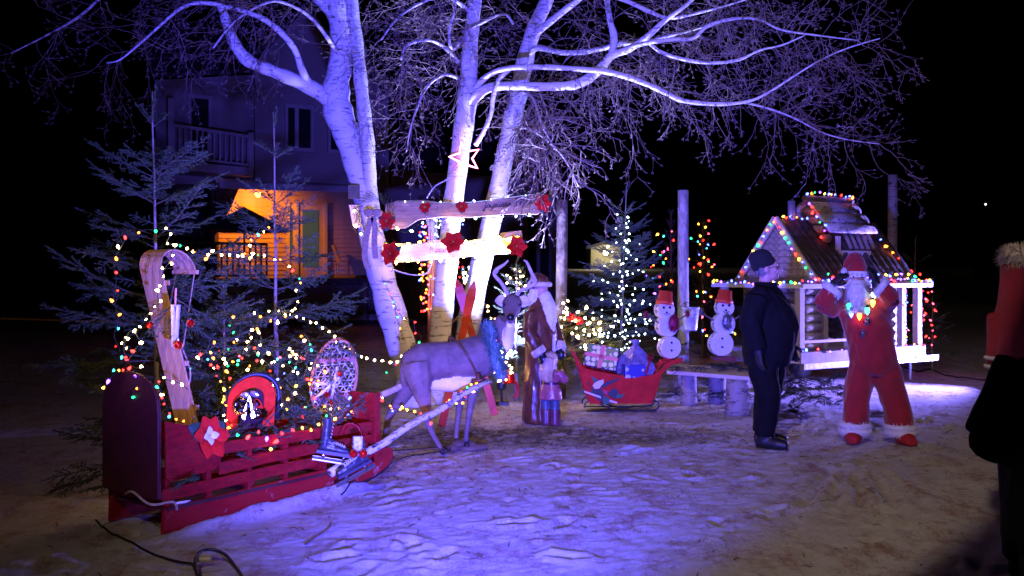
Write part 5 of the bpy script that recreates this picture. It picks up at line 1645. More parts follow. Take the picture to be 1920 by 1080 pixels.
# ================================================================== Santa statue with child
robe = M('statue_robe', (.115, .040, .016), .34, var=.25, vscale=6, coat=.12, spec=.3)
robe_in = M('statue_robe_lining', (.14, .07, .09), .45, var=.2)
cream = M('statue_cream', (.62, .52, .40), .5, var=.15, vscale=20, bump=.3)
beard_m = M('statue_beard', (.72, .70, .68), .5, var=.08, vscale=30, bump=.5)
skin_s = M('statue_skin', (.52, .30, .24), .45, var=.06)
mit = M('statue_mitten', (.012, .012, .013), .35, var=.1)
belt = M('statue_belt', (.05, .015, .03), .3, var=.1)
SL = V((P(1012, 785, 10.6).x, 10.6, 0))
def at_xf(loc, deg):
    return Matrix.Translation(V(loc)) @ Matrix.Rotation(R(deg), 4, 'Z')
statue = thing('santa_statue', 'tall glossy Santa statue in a dark red robe beside the deer', 'statue', SL)
mb = MB()
mb.mat(0).loft([((0, 0, .0), .20, .19), ((0, 0, .04), .205, .195), ((0, 0, .4), .185, .18), ((0, -.01, .75), .19, .18), ((0, -.02, .95), .205, .19), ((0, 0, 1.14), .19, .155), ((0, 0, 1.26), .12, .11), ((0, 0, 1.32), .07, .07)], 20)
for k in range(7):
    a = 2.2 + k * .55
    mb.tube([V((math.cos(a) * .19, math.sin(a) * .18, .02)), V((math.cos(a) * .17, math.sin(a) * .165, .6))], [.032, .016], 8)
mb.mat(1).tube([V((.05, -.185, .05)), V((.04, -.175, .5)), V((.03, -.18, .8))], [.05, .045, .03], 8)
mb.mat(0).tube([V((-.18, 0, 1.17)), V((-.25, -.03, .95)), V((-.21, -.13, .78))], [.085, .08, .075], 12)
mb.tube([V((.18, 0, 1.17)), V((.24, -.06, .95)), V((.16, -.17, .80))], [.085, .08, .07], 12)
mb.mat(2).tube([V((-.215, -.12, .80)), V((-.195, -.15, .74))], [.088, .085], 12)
mb.tube([V((.17, -.16, .82)), V((.14, -.20, .77))], [.08, .078], 12)
mb.mat(3).ell((-.18, -.18, .69), (.05, .06, .065)); mb.ell((.12, -.22, .72), (.05, .06, .06)); mb.ell((-.14, -.20, .70), (.02, .02, .035))
mb.mat(4).ell((0, -.015, 1.40), (.078, .088, .10)); mb.ell((0, -.105, 1.39), (.016, .02, .018))
mb.mat(5).tube([V((0, -.07, 1.36)), V((0, -.13, 1.24)), V((.0, -.17, 1.08)), V((.0, -.17, .95))], [.07, .085, .07, .02], 12)
mb.tube([V((.07, -.02, 1.40)), V((.08, -.02, 1.28)), V((.06, -.05, 1.2))], [.04, .05, .03], 8); mb.tube([V((-.07, .03, 1.42)), V((-.085, .05, 1.3)), V((-.06, .06, 1.2))], [.05, .06, .03], 8)
mb.tube([V((.0, -.185, .95)), V((.02, -.20, .55)), V((.03, -.20, .08))], [.028, .026, .028], 8)
mb.mat(6).loft([((0, -.005, .93), .212, .198), ((0, -.005, .985), .206, .192)], 20)
mb.xf(at_xf(SL, 52))
mb.v = [V((SL.x + (q_.x - SL.x) * .90, SL.y + (q_.y - SL.y) * .90, q_.z)) for q_ in mb.v]
blob('robe_figure', mb, [robe, robe_in, cream, mit, skin_s, beard_m, belt], statue, .011, 4, .006, 26, (0,))
mb = MB(); mb.loft([((0, 0, 1.46), .10, .105), ((0, .01, 1.52), .095, .10), ((0, .02, 1.57), .07, .075), ((0, .03, 1.59), .03, .03)], 16)
mb.xf(at_xf(SL, 52)); mb.build('hat', robe, statue, True)
mb = MB(); mb.tube([V((math.cos(a) * .098, math.sin(a) * .108, 1.47)) for a in [6.283 * k / 18 for k in range(18)]], .030, 8, closed=True)
mb.xf(at_xf(SL, 52)); mb.build('hat_trim', cream, statue, True)
CL = V((P(1032, 792, 10.42).x, 10.42, 0))
child = thing('child_statue', 'small child statue with long blond hair hugging the Santa statue', 'statue', CL)
coat_p = M('child_coat', (.30, .085, .10), .35, var=.15, vscale=12, coat=.2); jean = M('child_jeans', (.06, .075, .12), .4, var=.15); boot_c = M('child_boots', (.11, .03, .04), .35, var=.1)
hair_c = M('child_hair', (.50, .36, .20), .5, var=.2, vscale=14, stretch=(1, 1, .3), bump=.6, bscale=25)
mb = MB()
mb.mat(0).loft([((0, 0, .27), .135, .11), ((0, 0, .36), .12, .10), ((0, 0, .44), .095, .08), ((0, 0, .56), .10, .08), ((0, 0, .60), .05, .05)], 16)
mb.tube([V((-.09, 0, .56)), V((-.15, -.03, .48)), V((-.11, -.12, .46))], [.05, .045, .04], 10); mb.tube([V((.09, 0, .56)), V((.15, -.03, .48)), V((.11, -.12, .47))], [.05, .045, .04], 10)
mb.mat(1).tube([V((-.055, 0, .30)), V((-.055, 0, .10))], [.055, .05], 10); mb.tube([V((.055, 0, .30)), V((.055, 0, .10))], [.055, .05], 10)
mb.mat(2).tube([V((-.055, 0, .16)), V((-.055, 0, .0))], [.06, .062], 10); mb.tube([V((.055, 0, .16)), V((.055, 0, .0))], [.06, .062], 10); mb.ell((-.055, -.05, .03), (.05, .08, .035)); mb.ell((.055, -.05, .03), (.05, .08, .035))
mb.mat(3).ell((0, .0, .68), (.08, .085, .095)); mb.tube([V((0, .03, .70)), V((0, .055, .58)), V((0, .05, .45))], [.08, .075, .03], 12)
for k in range(5): mb.tube([V((-.06 + k * .03, .07, .68)), V((-.065 + k * .033, .095, .56)), V((-.055 + k * .028, .085, .47))], [.02, .022, .01], 6)
mb.mat(4).loft([((0, 0, .425), .10, .085), ((0, 0, .45), .10, .085)], 16)
mb.xf(at_xf(CL, 150))
blob('figure', mb, [coat_p, jean, boot_c, hair_c, belt], child, .009, 3, .004, 30, (0,))

# ================================================================== small red gift sleigh
ZY = 11.35
gs = thing('gift_sleigh', 'small red wooden sleigh full of presents with a skiing elf on its side', 'sleigh', V((P(1165, 760, ZY).x, ZY + .2, 0)))
top = smooth_path([P(a, b, ZY) for a, b in ((1072, 655), (1079, 663), (1088, 680), (1097, 691), (1125, 697), (1160, 703), (1195, 706), (1222, 703), (1235, 696), (1246, 684), (1262, 676), (1279, 671))], 3)
bot = [P(a, b, ZY) for a, b in ((1281, 674), (1266, 681), (1252, 690), (1240, 702), (1232, 722), (1222, 757), (1106, 757), (1098, 735), (1088, 700), (1080, 675))]
sm_ = M('gift_sleigh_red', (.46, .016, .010), .6, spec=.12, var=.12, vscale=8)
for off in (0, .42):
    mb = MB(); mb.prism([p + V((0, off, 0)) for p in top + bot], V((0, .018, 0))); mb.build('side_panel', sm_, gs)
for a, b in (((1080, 670), (1106, 757)), ((1240, 700), (1222, 757))):
    mb = MB(); p, q = P(*a, ZY), P(*b, ZY)
    mb.prism([p + V((0, .019, 0)), q + V((0, .019, 0)), q + V((0, .419, 0)), p + V((0, .419, 0))], V((.016, 0, 0))); mb.build('end_panel', sm_, gs)
mb = MB(); p, q = P(1108, 754, ZY), P(1220, 754, ZY); mb.box((p + q) / 2 + V((0, .22, .02)), ((q - p).length, .40, .02)); mb.build('floor', sm_, gs)
for off in (.02, .40):
    mb = MB()
    zc = lambda px, z: V((P(px, 700, ZY).x, ZY + off, z))
    mb.tube(smooth_path([zc(1096, .05), zc(1098, .10), zc(1106, .13), zc(1118, .11), zc(1160, .012), zc(1200, .012), zc(1230, .03), zc(1236, .09), zc(1228, .13), zc(1218, .12)], 5), .009, 6)
    mb.tube([zc(1115, .115), zc(1115, .155)], .008, 6); mb.tube([zc(1215, .115), zc(1215, .155)], .008, 6)
    mb.tube([zc(1100, .012), zc(1232, .012)], .009, 6)
    mb.build('runner', black_m, gs, True)
# the elf on the side: flat cut-outs
ef = lambda pts, col, nm, k: (lambda mb: mb.prism([P(a, b, ZY - .002 - k * .003) for a, b in pts], V((0, -.003, 0))) and mb.build('elf_' + nm, col, gs))(MB())
eg = M('elf_green', (.015, .10, .05), .6, var=.05); ed = M('elf_dark', (.015, .02, .018), .6, var=.05); ew = M('elf_white', (.62, .56, .60), .6, var=.03); er = M('elf_red', (.40, .02, .05), .6, var=.05)
ef([(1108, 704), (1127, 716), (1115, 720)], eg, 'hat', 1); ef([(1114, 719), (1120, 715), (1131, 711), (1132, 717), (1129, 722), (1124, 728), (1115, 729), (1111, 723)], ew, 'face', 2)
ef([(1107, 726), (1115, 730), (1126, 729), (1133, 738), (1128, 757), (1134, 756), (1131, 760), (1125, 753), (1110, 740)], ed, 'coat', 3)
ef([(1126, 724), (1136, 716), (1148, 713), (1160, 708), (1157, 714), (1140, 722), (1130, 728)], ed, 'arm', 4); ef([(1130, 728), (1140, 734), (1138, 742), (1132, 738)], er, 'mitten', 5)
ef([(1139, 737), (1150, 728), (1158, 730), (1162, 742), (1152, 748), (1142, 742)], ed, 'leg', 6); ef([(1157, 738), (1166, 741), (1171, 736), (1168, 745), (1156, 747)], eg, 'boot', 7); ef([(1130, 744), (1141, 744), (1144, 757), (1132, 759)], eg, 'trouser', 8)
ef([(1094, 732), (1126, 743), (1127, 747), (1096, 736)], ew, 'ski', 9); ef([(1143, 749), (1158, 754), (1156, 757), (1143, 753)], ew, 'ski', 10); ef([(1101, 715), (1108, 722), (1107, 723), (1101, 718)], ed, 'ski_pole', 11)
def dots_material(name, base, dot, scale, thr):
    m = bpy.data.materials.new(name); m.use_nodes = True
    t = m.node_tree; b = t.nodes['Principled BSDF']; b.inputs['Roughness'].default_value = .3
    tc = t.nodes.new('ShaderNodeTexCoord'); v = t.nodes.new('ShaderNodeTexVoronoi'); v.inputs['Scale'].default_value = scale; v.inputs['Randomness'].default_value = .35
    t.links.new(tc.outputs['Object'], v.inputs['Vector'])
    r = t.nodes.new('ShaderNodeValToRGB'); r.color_ramp.elements[0].position = thr; r.color_ramp.elements[1].position = thr + .05
    r.color_ramp.elements[0].color = (*dot, 1); r.color_ramp.elements[1].color = (*base, 1)
    t.links.new(v.outputs['Distance'], r.inputs['Fac']); t.links.new(r.outputs['Color'], b.inputs['Base Color'])
    return m
gift = thing('gift_box', 'green present with white dots and pink ribbon in the small sleigh', 'present', P(1128, 702, ZY + .2))
gc = P(1130, 672, ZY + .21); gr = Euler((R(-14), R(10), R(-14))).to_matrix()
mb = MB(); mb.box(gc, (.38, .28, .26), gr); mb.build('wrapped_box', dots_material('snowman_dot_paper', (.012, .085, .045), (.62, .60, .62), 16, .42), gift, bevel=.012)
mb = MB(); mb.box(gc, (.05, .286, .266), gr); mb.box(gc, (.386, .286, .04), gr); mb.build('ribbon', M('pink_ribbon', (.62, .10, .14), .4, var=.1), gift)
gift2 = thing('gift_bag', 'blue patterned present in clear wrap with red bow in the small sleigh', 'present', P(1192, 706, ZY + .16))
mb = MB()
c = P(1192, 690, ZY + .2)
n = 10; vs = []; fs = []
prof = [(.19, -.08), (.235, -.0), (.20, .08), (.12, .18), (.03, .27), (.05, .33)]
for r_, z in prof:
    for j in range(n):
        a = 6.283 * j / n; k_ = 1 + (.12 if j % 2 else -.10)
        vs.append(c + V((math.cos(a) * r_ * k_, math.sin(a) * r_ * .8 * k_, z)))
for i in range(len(prof) - 1):
    for j in range(n): fs.append((i * n + j, i * n + (j + 1) % n, (i + 1) * n + (j + 1) % n, (i + 1) * n + j))
fs.append(tuple(range(n - 1, -1, -1))); mb.add(vs, fs)
mb.build('wrap', M('cellophane_wrap', (.10, .085, .17), .12, var=.5, vscale=12, col2=(.28, .24, .40), bump=.5, bscale=18), gift2)
mb = MB(); mb.box(c + V((-.05, -.10, -.02)), (.24, .22, .15), Euler((0, 0, .2)).to_matrix()); mb.build('inner_box', dots_material('blue_print_paper', (.06, .06, .30), (.55, .55, .80), 13, .4), gift2, bevel=.01)
mb = MB(); fur_ball(mb, P(1219, 671, ZY + .03), .03, 160, .04, .004); mb.tube([P(1219, 673, ZY + .02), P(1214, 690, ZY - .0), P(1210, 702, ZY + .0)], .012, 6); mb.build('bow', M('red_foil', (.45, .02, .03), .25, .5, var=.2), gift2)

# ================================================================== bench with stumps
bn = thing('bench', 'low plank bench resting on log stumps, covered with fir boughs', 'bench', V((P(1330, 740, 11.4).x, 11.4, 0)))
e0, e1 = P(1250, 690, 11.75), P(1404, 707, 11.05)
e0.z = e1.z = .44
bk = V((.18, .98, 0))
mb = MB(); mb.prism([e0, e1, e1 + V((.12, .12, 0)), e1 + bk * 1.0, e0 + bk * .9], V((0, 0, -.045))); mb.build('plank_top', wood_plain, bn, bevel=.005)
for px, Yd, r_ in ((1383, 11.25, .135), (1292, 12.1, .10), (1345, 12.3, .11)):
    q = V(((px - 960) / F * Yd, Yd, 0)); mb = MB()
    mb.tube([q + V((0, 0, z)) for z in (-.02, .06, .2, .32, .392)], [r_ * 1.12, r_ * 1.04, r_, r_ * .98, r_ * .97], 16); mb.build('stump', grey_bark, bn, True, fix=False)
bough_heap('fir_boughs', 'dark fir boughs spread over the bench top', rnd_boughs(22, P(1335, 690, 11.7).x, 11.75, .455, .4, .28, .03, .25, .4, 51, (-.05, .12)), V((P(1335, 690, 11.7).x, 11.7, .44)), needle_dark)
bough_heap('cut_fir_boughs', 'fir branches and snow lumps lying under the bench', rnd_boughs(12, P(1310, 745, 12.3).x, 12.3, .02, .5, .3, .1, .3, .5, 52), V((P(1310, 745, 12.3).x, 12.3, 0)), needle_dark)

# ================================================================== snowmen of log slices
slice_face = M('white_slice_face', (.70, .69, .68), .6, var=.06, vscale=8)
slice_bark = birch_log
pot_m = M('red_flower_pot', (.60, .05, .02), .5, var=.06)
char = M('charcoal_paint', (.012, .012, .014), .7, var=0)
def snowman(label, discs, hat, Yd, face, tins, tcol, seed):
    rs = random.Random(seed)
    t = thing('snowman', label, 'snowman', P(discs[0][0], discs[0][1] + discs[0][2], Yd), 'log slice snowmen on the bench')
    f = V(face).normalized()
    for nm, (px, py, rp) in zip(('bottom_slice', 'middle_slice', 'head_slice'), discs):
        r_ = rp * Yd / F; c = P(px, py, Yd)
        mb = MB(); mb.mat(1).lathe([(r_ * .97, -.13), (r_, -.11), (r_, -.012)], c, 22, f); mb.mat(0).lathe([(r_ * .985, -.012), (r_ * .96, 0)], c, 22, f)
        mb.build(nm, [slice_face, slice_bark], t)
    x, y = frame_of(f)
    hx = lambda c, a, b, o=.004: c + x * a + V((0, 0, b)) + f * o
    def dot(c, r_, mat, nm):
        mb = MB(); mb.lathe([(r_, -.002), (r_, .006), (r_ * .6, .010)], c, 10, f); mb.build(nm, mat, t)
    hc_ = P(*discs[2][:2], Yd); r2 = discs[2][2] * Yd / F
    for s in (-1, 1): dot(hx(hc_, s * r2 * .36, r2 * .25), .016, char, 'eye')
    dot(hx(hc_, 0, -r2 * .28), .013, char, 'nose')
    for k in range(5): dot(hx(hc_, (k - 2) * r2 * .16, -r2 * .56 + abs(k - 2) * r2 * .07), .006, char, 'mouth')
    bc = P(*discs[0][:2], Yd); r0 = discs[0][2] * Yd / F
    for b_ in (.45, -.25): dot(hx(bc, .0, b_ * r0), .013, char, 'button')
    hp = P(hat[0], hat[1], Yd); tilt = V((hat[2], 0, 1)).normalized()
    hp = hp - f * .06
    mb = MB(); mb.lathe([(.105, 0), (.108, .02), (.108, .045), (.092, .048), (.078, .16), (.0, .165)], hp, 20, tilt); mb.build('flower_pot_hat', pot_m, t, True)
    mb = MB(); c = P(tins[0], tins[1], Yd) + f * .02; fur_ball(mb, c, (.06, .03, .075), 500, .05, .004); mb.build('tinsel_scarf', tcol, t, fix=False)
    mc = P(*discs[1][:2], Yd)
    for s in (-1, 1):
        r1 = discs[1][2] * Yd / F
        mb = MB(); a = mc + x * (s * r1 * .85) + V((0, 0, .04)) - f * .05; b_ = a + x * (s * .16) + V((0, 0, .10)); mb.tube([a, b_], [.01, .007], 6); mb.build('arm', twig_m, t)
        mb = MB(); fur_ball(mb, b_, .02, 160, .045, .004); mb.build('tinsel_hand', tcol, t, fix=False)
red_t = M('red_tinsel', (.42, .03, .09), .3, .5, var=.3, vscale=60); sil_t = M('silver_tinsel', (.40, .40, .44), .25, .7, var=.3, vscale=60)
snowman('log slice snowman with red tinsel, left one beside the post', [(1259, 652, 21), (1254, 612, 20), (1250, 581, 17.5)], (1250, 571, .12), 11.75, (.30, -.95, 0), (1262, 606), red_t, 2)
snowman('log slice snowman with silver tinsel, right one behind the man', [(1354, 645, 23), (1359, 608, 21), (1361, 577, 17)], (1360, 569, .14), 11.85, (.12, -.99, 0), (1363, 603), sil_t, 3)
mb = MB(); q = P(1258, 681, 11.7); mb.box(q + V((0, .02, .02)), (.24, .2, .03)); tag(mb.build('red_board', sm_), 'small red board under the left snowman', 'board')
mb = MB(); q = P(1356, 672, 11.85); mb.box(q, (.26, .2, .04)); tag(mb.build('red_board', M('dark_red_stand', (.14, .015, .015), .6, var=.1)), 'dark red board under the right snowman', 'board')
# pail
pc = P(1294, 620, 12.2)
pail = thing('hanging_pail', 'galvanised pail with snowflake hung on the bark post', 'pail', pc)
mb = MB(); mb.lathe([(.082, 0), (.084, .02), (.112, .27), (.117, .275), (.117, .29), (.108, .29), (.078, .02), (0, .015)], pc, 24); mb.build('pail_body', galv, pail, True)
mb = MB(); mb.tube([pc + V((.113 * math.cos(a), .03, .28 + .07 * math.sin(a))) for a in [math.pi * k / 12 for k in range(13)]], .004, 5); mb.build('handle', steel, pail)
mb = MB(); fc = pc + V((-.01, -.118, .22))
for k in range(3):
    a = k * math.pi / 3; d = V((math.cos(a), 0, math.sin(a))); mb.tube([fc - d * .05, fc + d * .05], .006, 4)
    for s in (-1, 1): mb.tube([fc + d * (.032 * s), fc + d * (.048 * s) + V((-d.z, 0, d.x)) * .016], .004, 4)
mb.build('snowflake', white_paint, pail)
# bare shrub
mb = MB()
rt.seed(5)
q = V((P(1078, 700, 12.6).x, 12.6, .3))
for k in range(9): twig(mb, q + V((rt.uniform(-.05, .05), 0, 0)), V((rt.uniform(-.6, .8), rt.uniform(-.4, .3), 1)), rt.uniform(.5, .85), .006, 0, .0, 1)
o = mb.build('bare_shrub', twig_m, fix=False); tag(o, 'small bare shrub with red berries beside the mottled post', 'shrub')
# lit evergreen hedge/garland mound by the statue
bough_heap('fir_garland', 'mound of fir garland with warm lights behind the small red sleigh', rnd_boughs(75, P(1085, 640, 12.2).x, 12.2, .40, .36, .2, .62, .25, .45, 61), V((P(1085, 640, 12.2).x, 12.3, 0)), M('lit_garland_needles', (.10, .17, .05), .5, var=.2))  # needle green lightened, the bulbs' glow is put into the colour
light_string('dense warm lights on the fir garland mound', PL([(1042, 600), (1055, 572), (1070, 590), (1048, 615), (1075, 604), (1092, 588), (1100, 605), (1080, 622), (1105, 622), (1125, 612), (1118, 632), (1098, 640), (1112, 652), (1135, 640)], 11.85), ['warm'], .055, 1.5, .09)
for k, (a, b) in enumerate(((1072, 596), (1086, 602))): poinsettia('red flower on the fir garland, %s' % ('left one' if k == 0 else 'right one'), P(a, b, 11.85), (0, -1, .2), .06, PET_R, 1, 30 + k)

# ================================================================== garden spot and red bell decor near the deer
gl = thing('garden_spotlight', 'small black garden spotlight on the snow between the deer and the statue', 'spotlight', V((UPLIGHT.x, UPLIGHT.y + .02, 0)))
ax = (UPLIGHT_T - UPLIGHT).normalized()
mb = MB(); mb.lathe([(.03, -.12), (.055, -.10), (.06, -.02), (.052, -.02), (.05, -.06), (0, -.07)], UPLIGHT, 14, ax); mb.build('lamp_head', black_m, gl)
mb = MB(); mb.tube([V((UPLIGHT.x, UPLIGHT.y, 0)), UPLIGHT - ax * .1], .016, 8); mb.box((UPLIGHT.x, UPLIGHT.y, .02), (.16, .12, .03)); mb.build('stand', black_m, gl)
q = P(955, 706, 10.9)
rbell = thing('red_bell', 'shiny red bell decoration hanging under the deer garland', 'bell', q - V((0, 0, .1)))
mb = MB(); mb.lathe([(.085, -.07), (.07, -.05), (.055, .0), (.045, .05), (.015, .075), (0, .078)], q, 18); mb.build('bell_body', red_ball, rbell, True)
mb = MB()
for k in range(6):
    a = rs.uniform(-.6, .6); mb.tube(smooth_path([q + V((.03, 0, 0)), q + V((.08 + a * .05, -.02, -.08)), q + V((.09 + a * .08, 0, -.16)), q + V((.06 + a * .1, 0, -.24))], 4), .009, 5, .4)
mb.build('ribbon_tails', M('red_foil_ribbon', (.55, .03, .05), .2, .4, var=.1), rbell)

# ================================================================== log cabin on a trailer
C0 = V((3.76, 13.0, 0)); cu = V((.855, .52, 0)).normalized(); cv = V((-cu.y, cu.x, 0))
def CB(u, v, z): return C0 + cu * u + cv * v + V((0, 0, z))
cabin = thing('log_cabin', 'small birch log cabin with porch on a trailer, strung with coloured lights', 'cabin', CB(1.25, .75, 0))
def cbox(name, u0, u1, v0, v1, z0, z1, mat, par=cabin, bevel=.004):
    mb = MB(); mb.prism([CB(u0, v0, z0), CB(u1, v0, z0), CB(u1, v1, z0), CB(u0, v1, z0)], V((0, 0, z1 - z0)))
    return mb.build(name, mat, par, bevel=bevel)
deckz = .53
cbox('deck', .0, 2.5, 0, 1.5, .44, deckz, wood_plain)
cbox('deck_fascia', -.02, 2.52, -.035, -.002, .40, deckz + .02, M('deck_board', (.34, .28, .23), .7, var=.15, vscale=5))
cbox('deck_fascia', -.035, -.002, -.02, 1.52, .40, deckz + .02, wood_plain)
cbox('trailer_frame', .1, 2.9, .02, .10, .31, .395, galv); cbox('trailer_frame', .1, 2.5, 1.4, 1.48, .31, .395, galv)
mb = MB(); mb.tube([CB(2.5, .06, .35), CB(3.05, .75, .35)], .03, 6); mb.tube([CB(2.5, 1.44, .35), CB(3.05, .75, .35)], .03, 6); mb.tube([CB(2.62, .3, .35), CB(2.62, .3, .02)], .02, 6); mb.build('trailer_tongue', galv, cabin)
for v in (.14, 1.36):
    mb = MB(); mb.lathe([(.06, -.08), (.16, -.08), (.20, -.05), (.21, 0), (.20, .05), (.16, .08), (.06, .08)], CB(1.5, v, .205), 20, cv); mb.build('wheel', black_m, cabin, True)
mb = MB()
for u in (2.45,):
    mb.box(CB(u, -.045, .40), (.09, .03, .05), Matrix.Rotation(math.atan2(cu.y, cu.x), 3, 'Z'))
mb.build('tail_lamp', M('amber_reflector', (.55, .12, .02), .25, var=0), cabin)
for u, v in ((.05, .05), (1.35, .05), (2.1, .05), (2.45, .05), (.05, 1.45), (2.45, 1.45), (.05, .75)):
    cbox('porch_post', u - .045, u + .045, v - .045, v + .045, deckz + .001, 1.42, wood_plain if v > .1 else M('front_post_wood', (.42, .36, .30), .65, var=.1))
cbox('porch_rail', .1, 1.3, .03, .07, .66, .70, wood_plain)
# log walls
u0, u1, v0, v1 = .42, 2.3, .34, 1.4
for k in range(7):
    z = deckz + .065 + k * .125
    for a, b in (((u0 - .09, v0), (u0 + .34, v0)), ((u0 + .95, v0), (u1 + .08, v0))):
        mb = MB(); r_ = .063
        mb.tube([CB(a[0], a[1], z), CB((a[0] + b[0]) / 2, a[1] + .004, z), CB(b[0], b[1], z)], [r_, r_ * 1.05, r_ * .96], 12); mb.build('wall_log', birch_log, cabin, True)
    for u in (u0, u1):
        mb = MB(); mb.tube([CB(u, v0 + .07, z + .03), CB(u, v1, z + .03)], [.06, .062], 10); mb.build('wall_log', grey_bark if u == u0 else birch_log, cabin, True)
    mb = MB(); mb.tube([CB(u0, v1, z), CB(u1, v1, z)], .06, 8); mb.build('wall_log', birch_log, cabin, True)
cbox('door_frame', u0 + .38, u0 + .45, v0 - .05, v0 + .03, deckz, 1.38, wood_plain); cbox('door_frame', u0 + .85, u0 + .92, v0 - .05, v0 + .03, deckz, 1.38, wood_plain)
# gable triangle (bark slab boards) at the left end
gab = M('gable_slab_bark', (.34, .29, .26), .8, var=.3, vscale=14, bump=.5)
gz0, apex, vm = 1.46, 2.26, .75
for k in range(9):
    a0, a1 = gz0 + (apex - gz0) * k / 9, gz0 + (apex - gz0) * (k + .94) / 9
    f0, f1 = 1 - k / 9, 1 - (k + .94) / 9
    mb = MB(); mb.prism([CB(.40, vm - .68 * f0, a0), CB(.40, vm + .68 * f0, a0), CB(.40, vm + .68 * max(f1, .02), a1), CB(.40, vm - .68 * max(f1, .02), a1)], cu * -.03); mb.build('gable_board', gab, cabin)
# porch skirt roof all round
skirt = M('skirt_roof_board', (.20, .16, .14), .8, var=.25, vscale=10, bump=.3)
mb = MB()
outer = [CB(-.06, -.08, 1.44), CB(2.58, -.08, 1.44), CB(2.58, 1.58, 1.44), CB(-.06, 1.58, 1.44)]
inner = [CB(.36, .12, 1.53), CB(2.36, .12, 1.53), CB(2.36, 1.38, 1.53), CB(.36, 1.38, 1.53)]
for i in range(4):
    j = (i + 1) % 4
    mb.add([outer[i], outer[j], inner[j], inner[i]] + [p - V((0, 0, .035)) for p in (outer[i], outer[j], inner[j], inner[i])], [(0, 1, 2, 3), (7, 6, 5, 4), (0, 4, 5, 1), (1, 5, 6, 2), (2, 6, 7, 3), (3, 7, 4, 0)])
mb.build('porch_roof', skirt, cabin)
cbox('eave_board', -.07, 2.59, -.11, -.085, 1.385, 1.445, white_paint); cbox('eave_board', -.09, -.065, -.08, 1.58, 1.385, 1.445, white_paint)
# main roof: half-log slabs running down the slope
slab = M('roof_slab_bark', (.060, .048, .046), .8, var=.35, vscale=12, bump=.7, bscale=25)
ridge = apex + .05
for sgn in (-1, 1):
    for k in range(15):
        u = .36 + (k + .5) * (2.05 / 15)
        a, b = CB(u, vm + sgn * .0, ridge), CB(u, vm + sgn * .74, 1.43 + .02)
        d = (b - a).normalized(); x, y = frame_of(d, V((0, 0, 1)))
        mb = MB(); n = 6; vs = []; fs = []
        wdt = 2.05 / 15 * .49
        for p in (a, b):
            for j in range(n + 1):
                an = math.pi * j / n; vs.append(p + cu * (-math.cos(an) * wdt) + y * (math.sin(an) * .045 * (1 + .2 * math.sin(k * 2.3))))
        for j in range(n): fs.append((j, j + 1, n + 2 + j, n + 1 + j))
        fs += [tuple(range(n, -1, -1)), tuple(range(n + 1, 2 * n + 2)), (0, n + 1, 2 * n + 1, n)]
        mb.add(vs, fs); mb.build('roof_slab', slab, cabin, True)
for sgn in (-1, 1):
    mb = MB(); mb.board(CB(.33, vm, ridge + .03), CB(.33, vm + sgn * .76, 1.43), .035, .10, V((0, 0, 1))); mb.build('barge_board', wood_plain, cabin)
# roof dormer: birch slab roof on log gables
du0, du1, dz, dr = 1.0, 1.80, 2.19, 2.60
for u in (du0, du1):
    for k in range(4):
        f = 1 - k / 4.3; z = dz - .12 + k * .13
        mb = MB(); mb.tube([CB(u, vm - .36 * f, z), CB(u, vm + .36 * f, z)], .062, 10); mb.build('dormer_log', M('dormer_log_end', (.40, .26, .17), .7, var=.25, vscale=14, bump=.3), cabin, True)
for sgn in (-1, 1):
    for k in range(3):
        f = (k + .5) / 3
        c = lambda u: CB(u, vm + sgn * (.05 + .42 * f), dr - (dr - dz + .05) * f)
        mb = MB(); mb.tube([c(du0 - .08), c((du0 + du1) / 2), c(du1 + .08)], [.098, .102, .096], 14, .34, up=(cv * sgn * .46 + V((0, 0, .44))).normalized()); mb.build('dormer_slab', birch_log, cabin, True)
mb = MB(); mb.tube([CB(du0 - .1, vm, dr + .04), CB(du1 + .1, vm, dr + .04)], .05, 8); mb.build('dormer_ridge', grey_bark, cabin, True)
cbox('dormer_window_back', du0 + .08, du1 - .05, .47, .50, 1.86, 2.2, M('dormer_inside', (.10, .05, .03), .8, var=.1))
cbox('dormer_sill', du0 + .12, du1 - .02, .31, .36, 1.80, 1.90, white_paint); cbox('dormer_jamb', du0 + .10, du0 + .17, .33, .37, 1.90, 2.1, white_paint)
for k in range(5):
    mb = MB(); u = du0 + .33 + k * .12
    mb.tube([CB(u, .40, 2.14), CB(u + .05, .32, 1.92)], [.028, .03], 8); mb.build('dormer_slat', grey_bark, cabin, True)
mb = MB(); q = CB(.68, .78, 0)
mb.lathe([(.052, 2.15), (.052, 2.60), (.046, 2.60), (.046, 2.2)], V((q.x, q.y, 0)), 18); mb.build('stove_pipe', galv, cabin, True)
C9 = ['red', 'green', 'blue', 'yellow', 'orange', 'violet', 'red', 'blue']
ls = lambda lab, pts, sp_=.10, s=1.5, pal=C9: light_string(lab, pts, pal, sp_, s, .018)
ls('coloured bulbs along the left porch eave of the cabin', [CB(-.08, 1.58, 1.47), CB(-.08, .8, 1.45), CB(-.08, -.1, 1.47)], .085)
ls('coloured bulbs along the long front eave of the cabin', [CB(-.08, -.1, 1.47), CB(.6, -.1, 1.50), CB(1.3, -.1, 1.47), CB(2.0, -.1, 1.50), CB(2.6, -.1, 1.46)], .075)
ls('coloured bulbs up the left edge of the cabin gable', [CB(.30, vm + .72, 1.5), CB(.30, vm + .36, 1.9), CB(.30, vm, 2.33)], .095)
ls('coloured bulbs down the near edge of the cabin gable', [CB(.30, vm, 2.33), CB(.30, vm - .36, 1.9), CB(.30, vm - .74, 1.49)], .095)
ls('coloured bulbs along the cabin main ridge beside the stove pipe', [CB(.32, vm, 2.36), CB(.6, vm - .05, 2.36), CB(.85, vm - .12, 2.33)], .08)
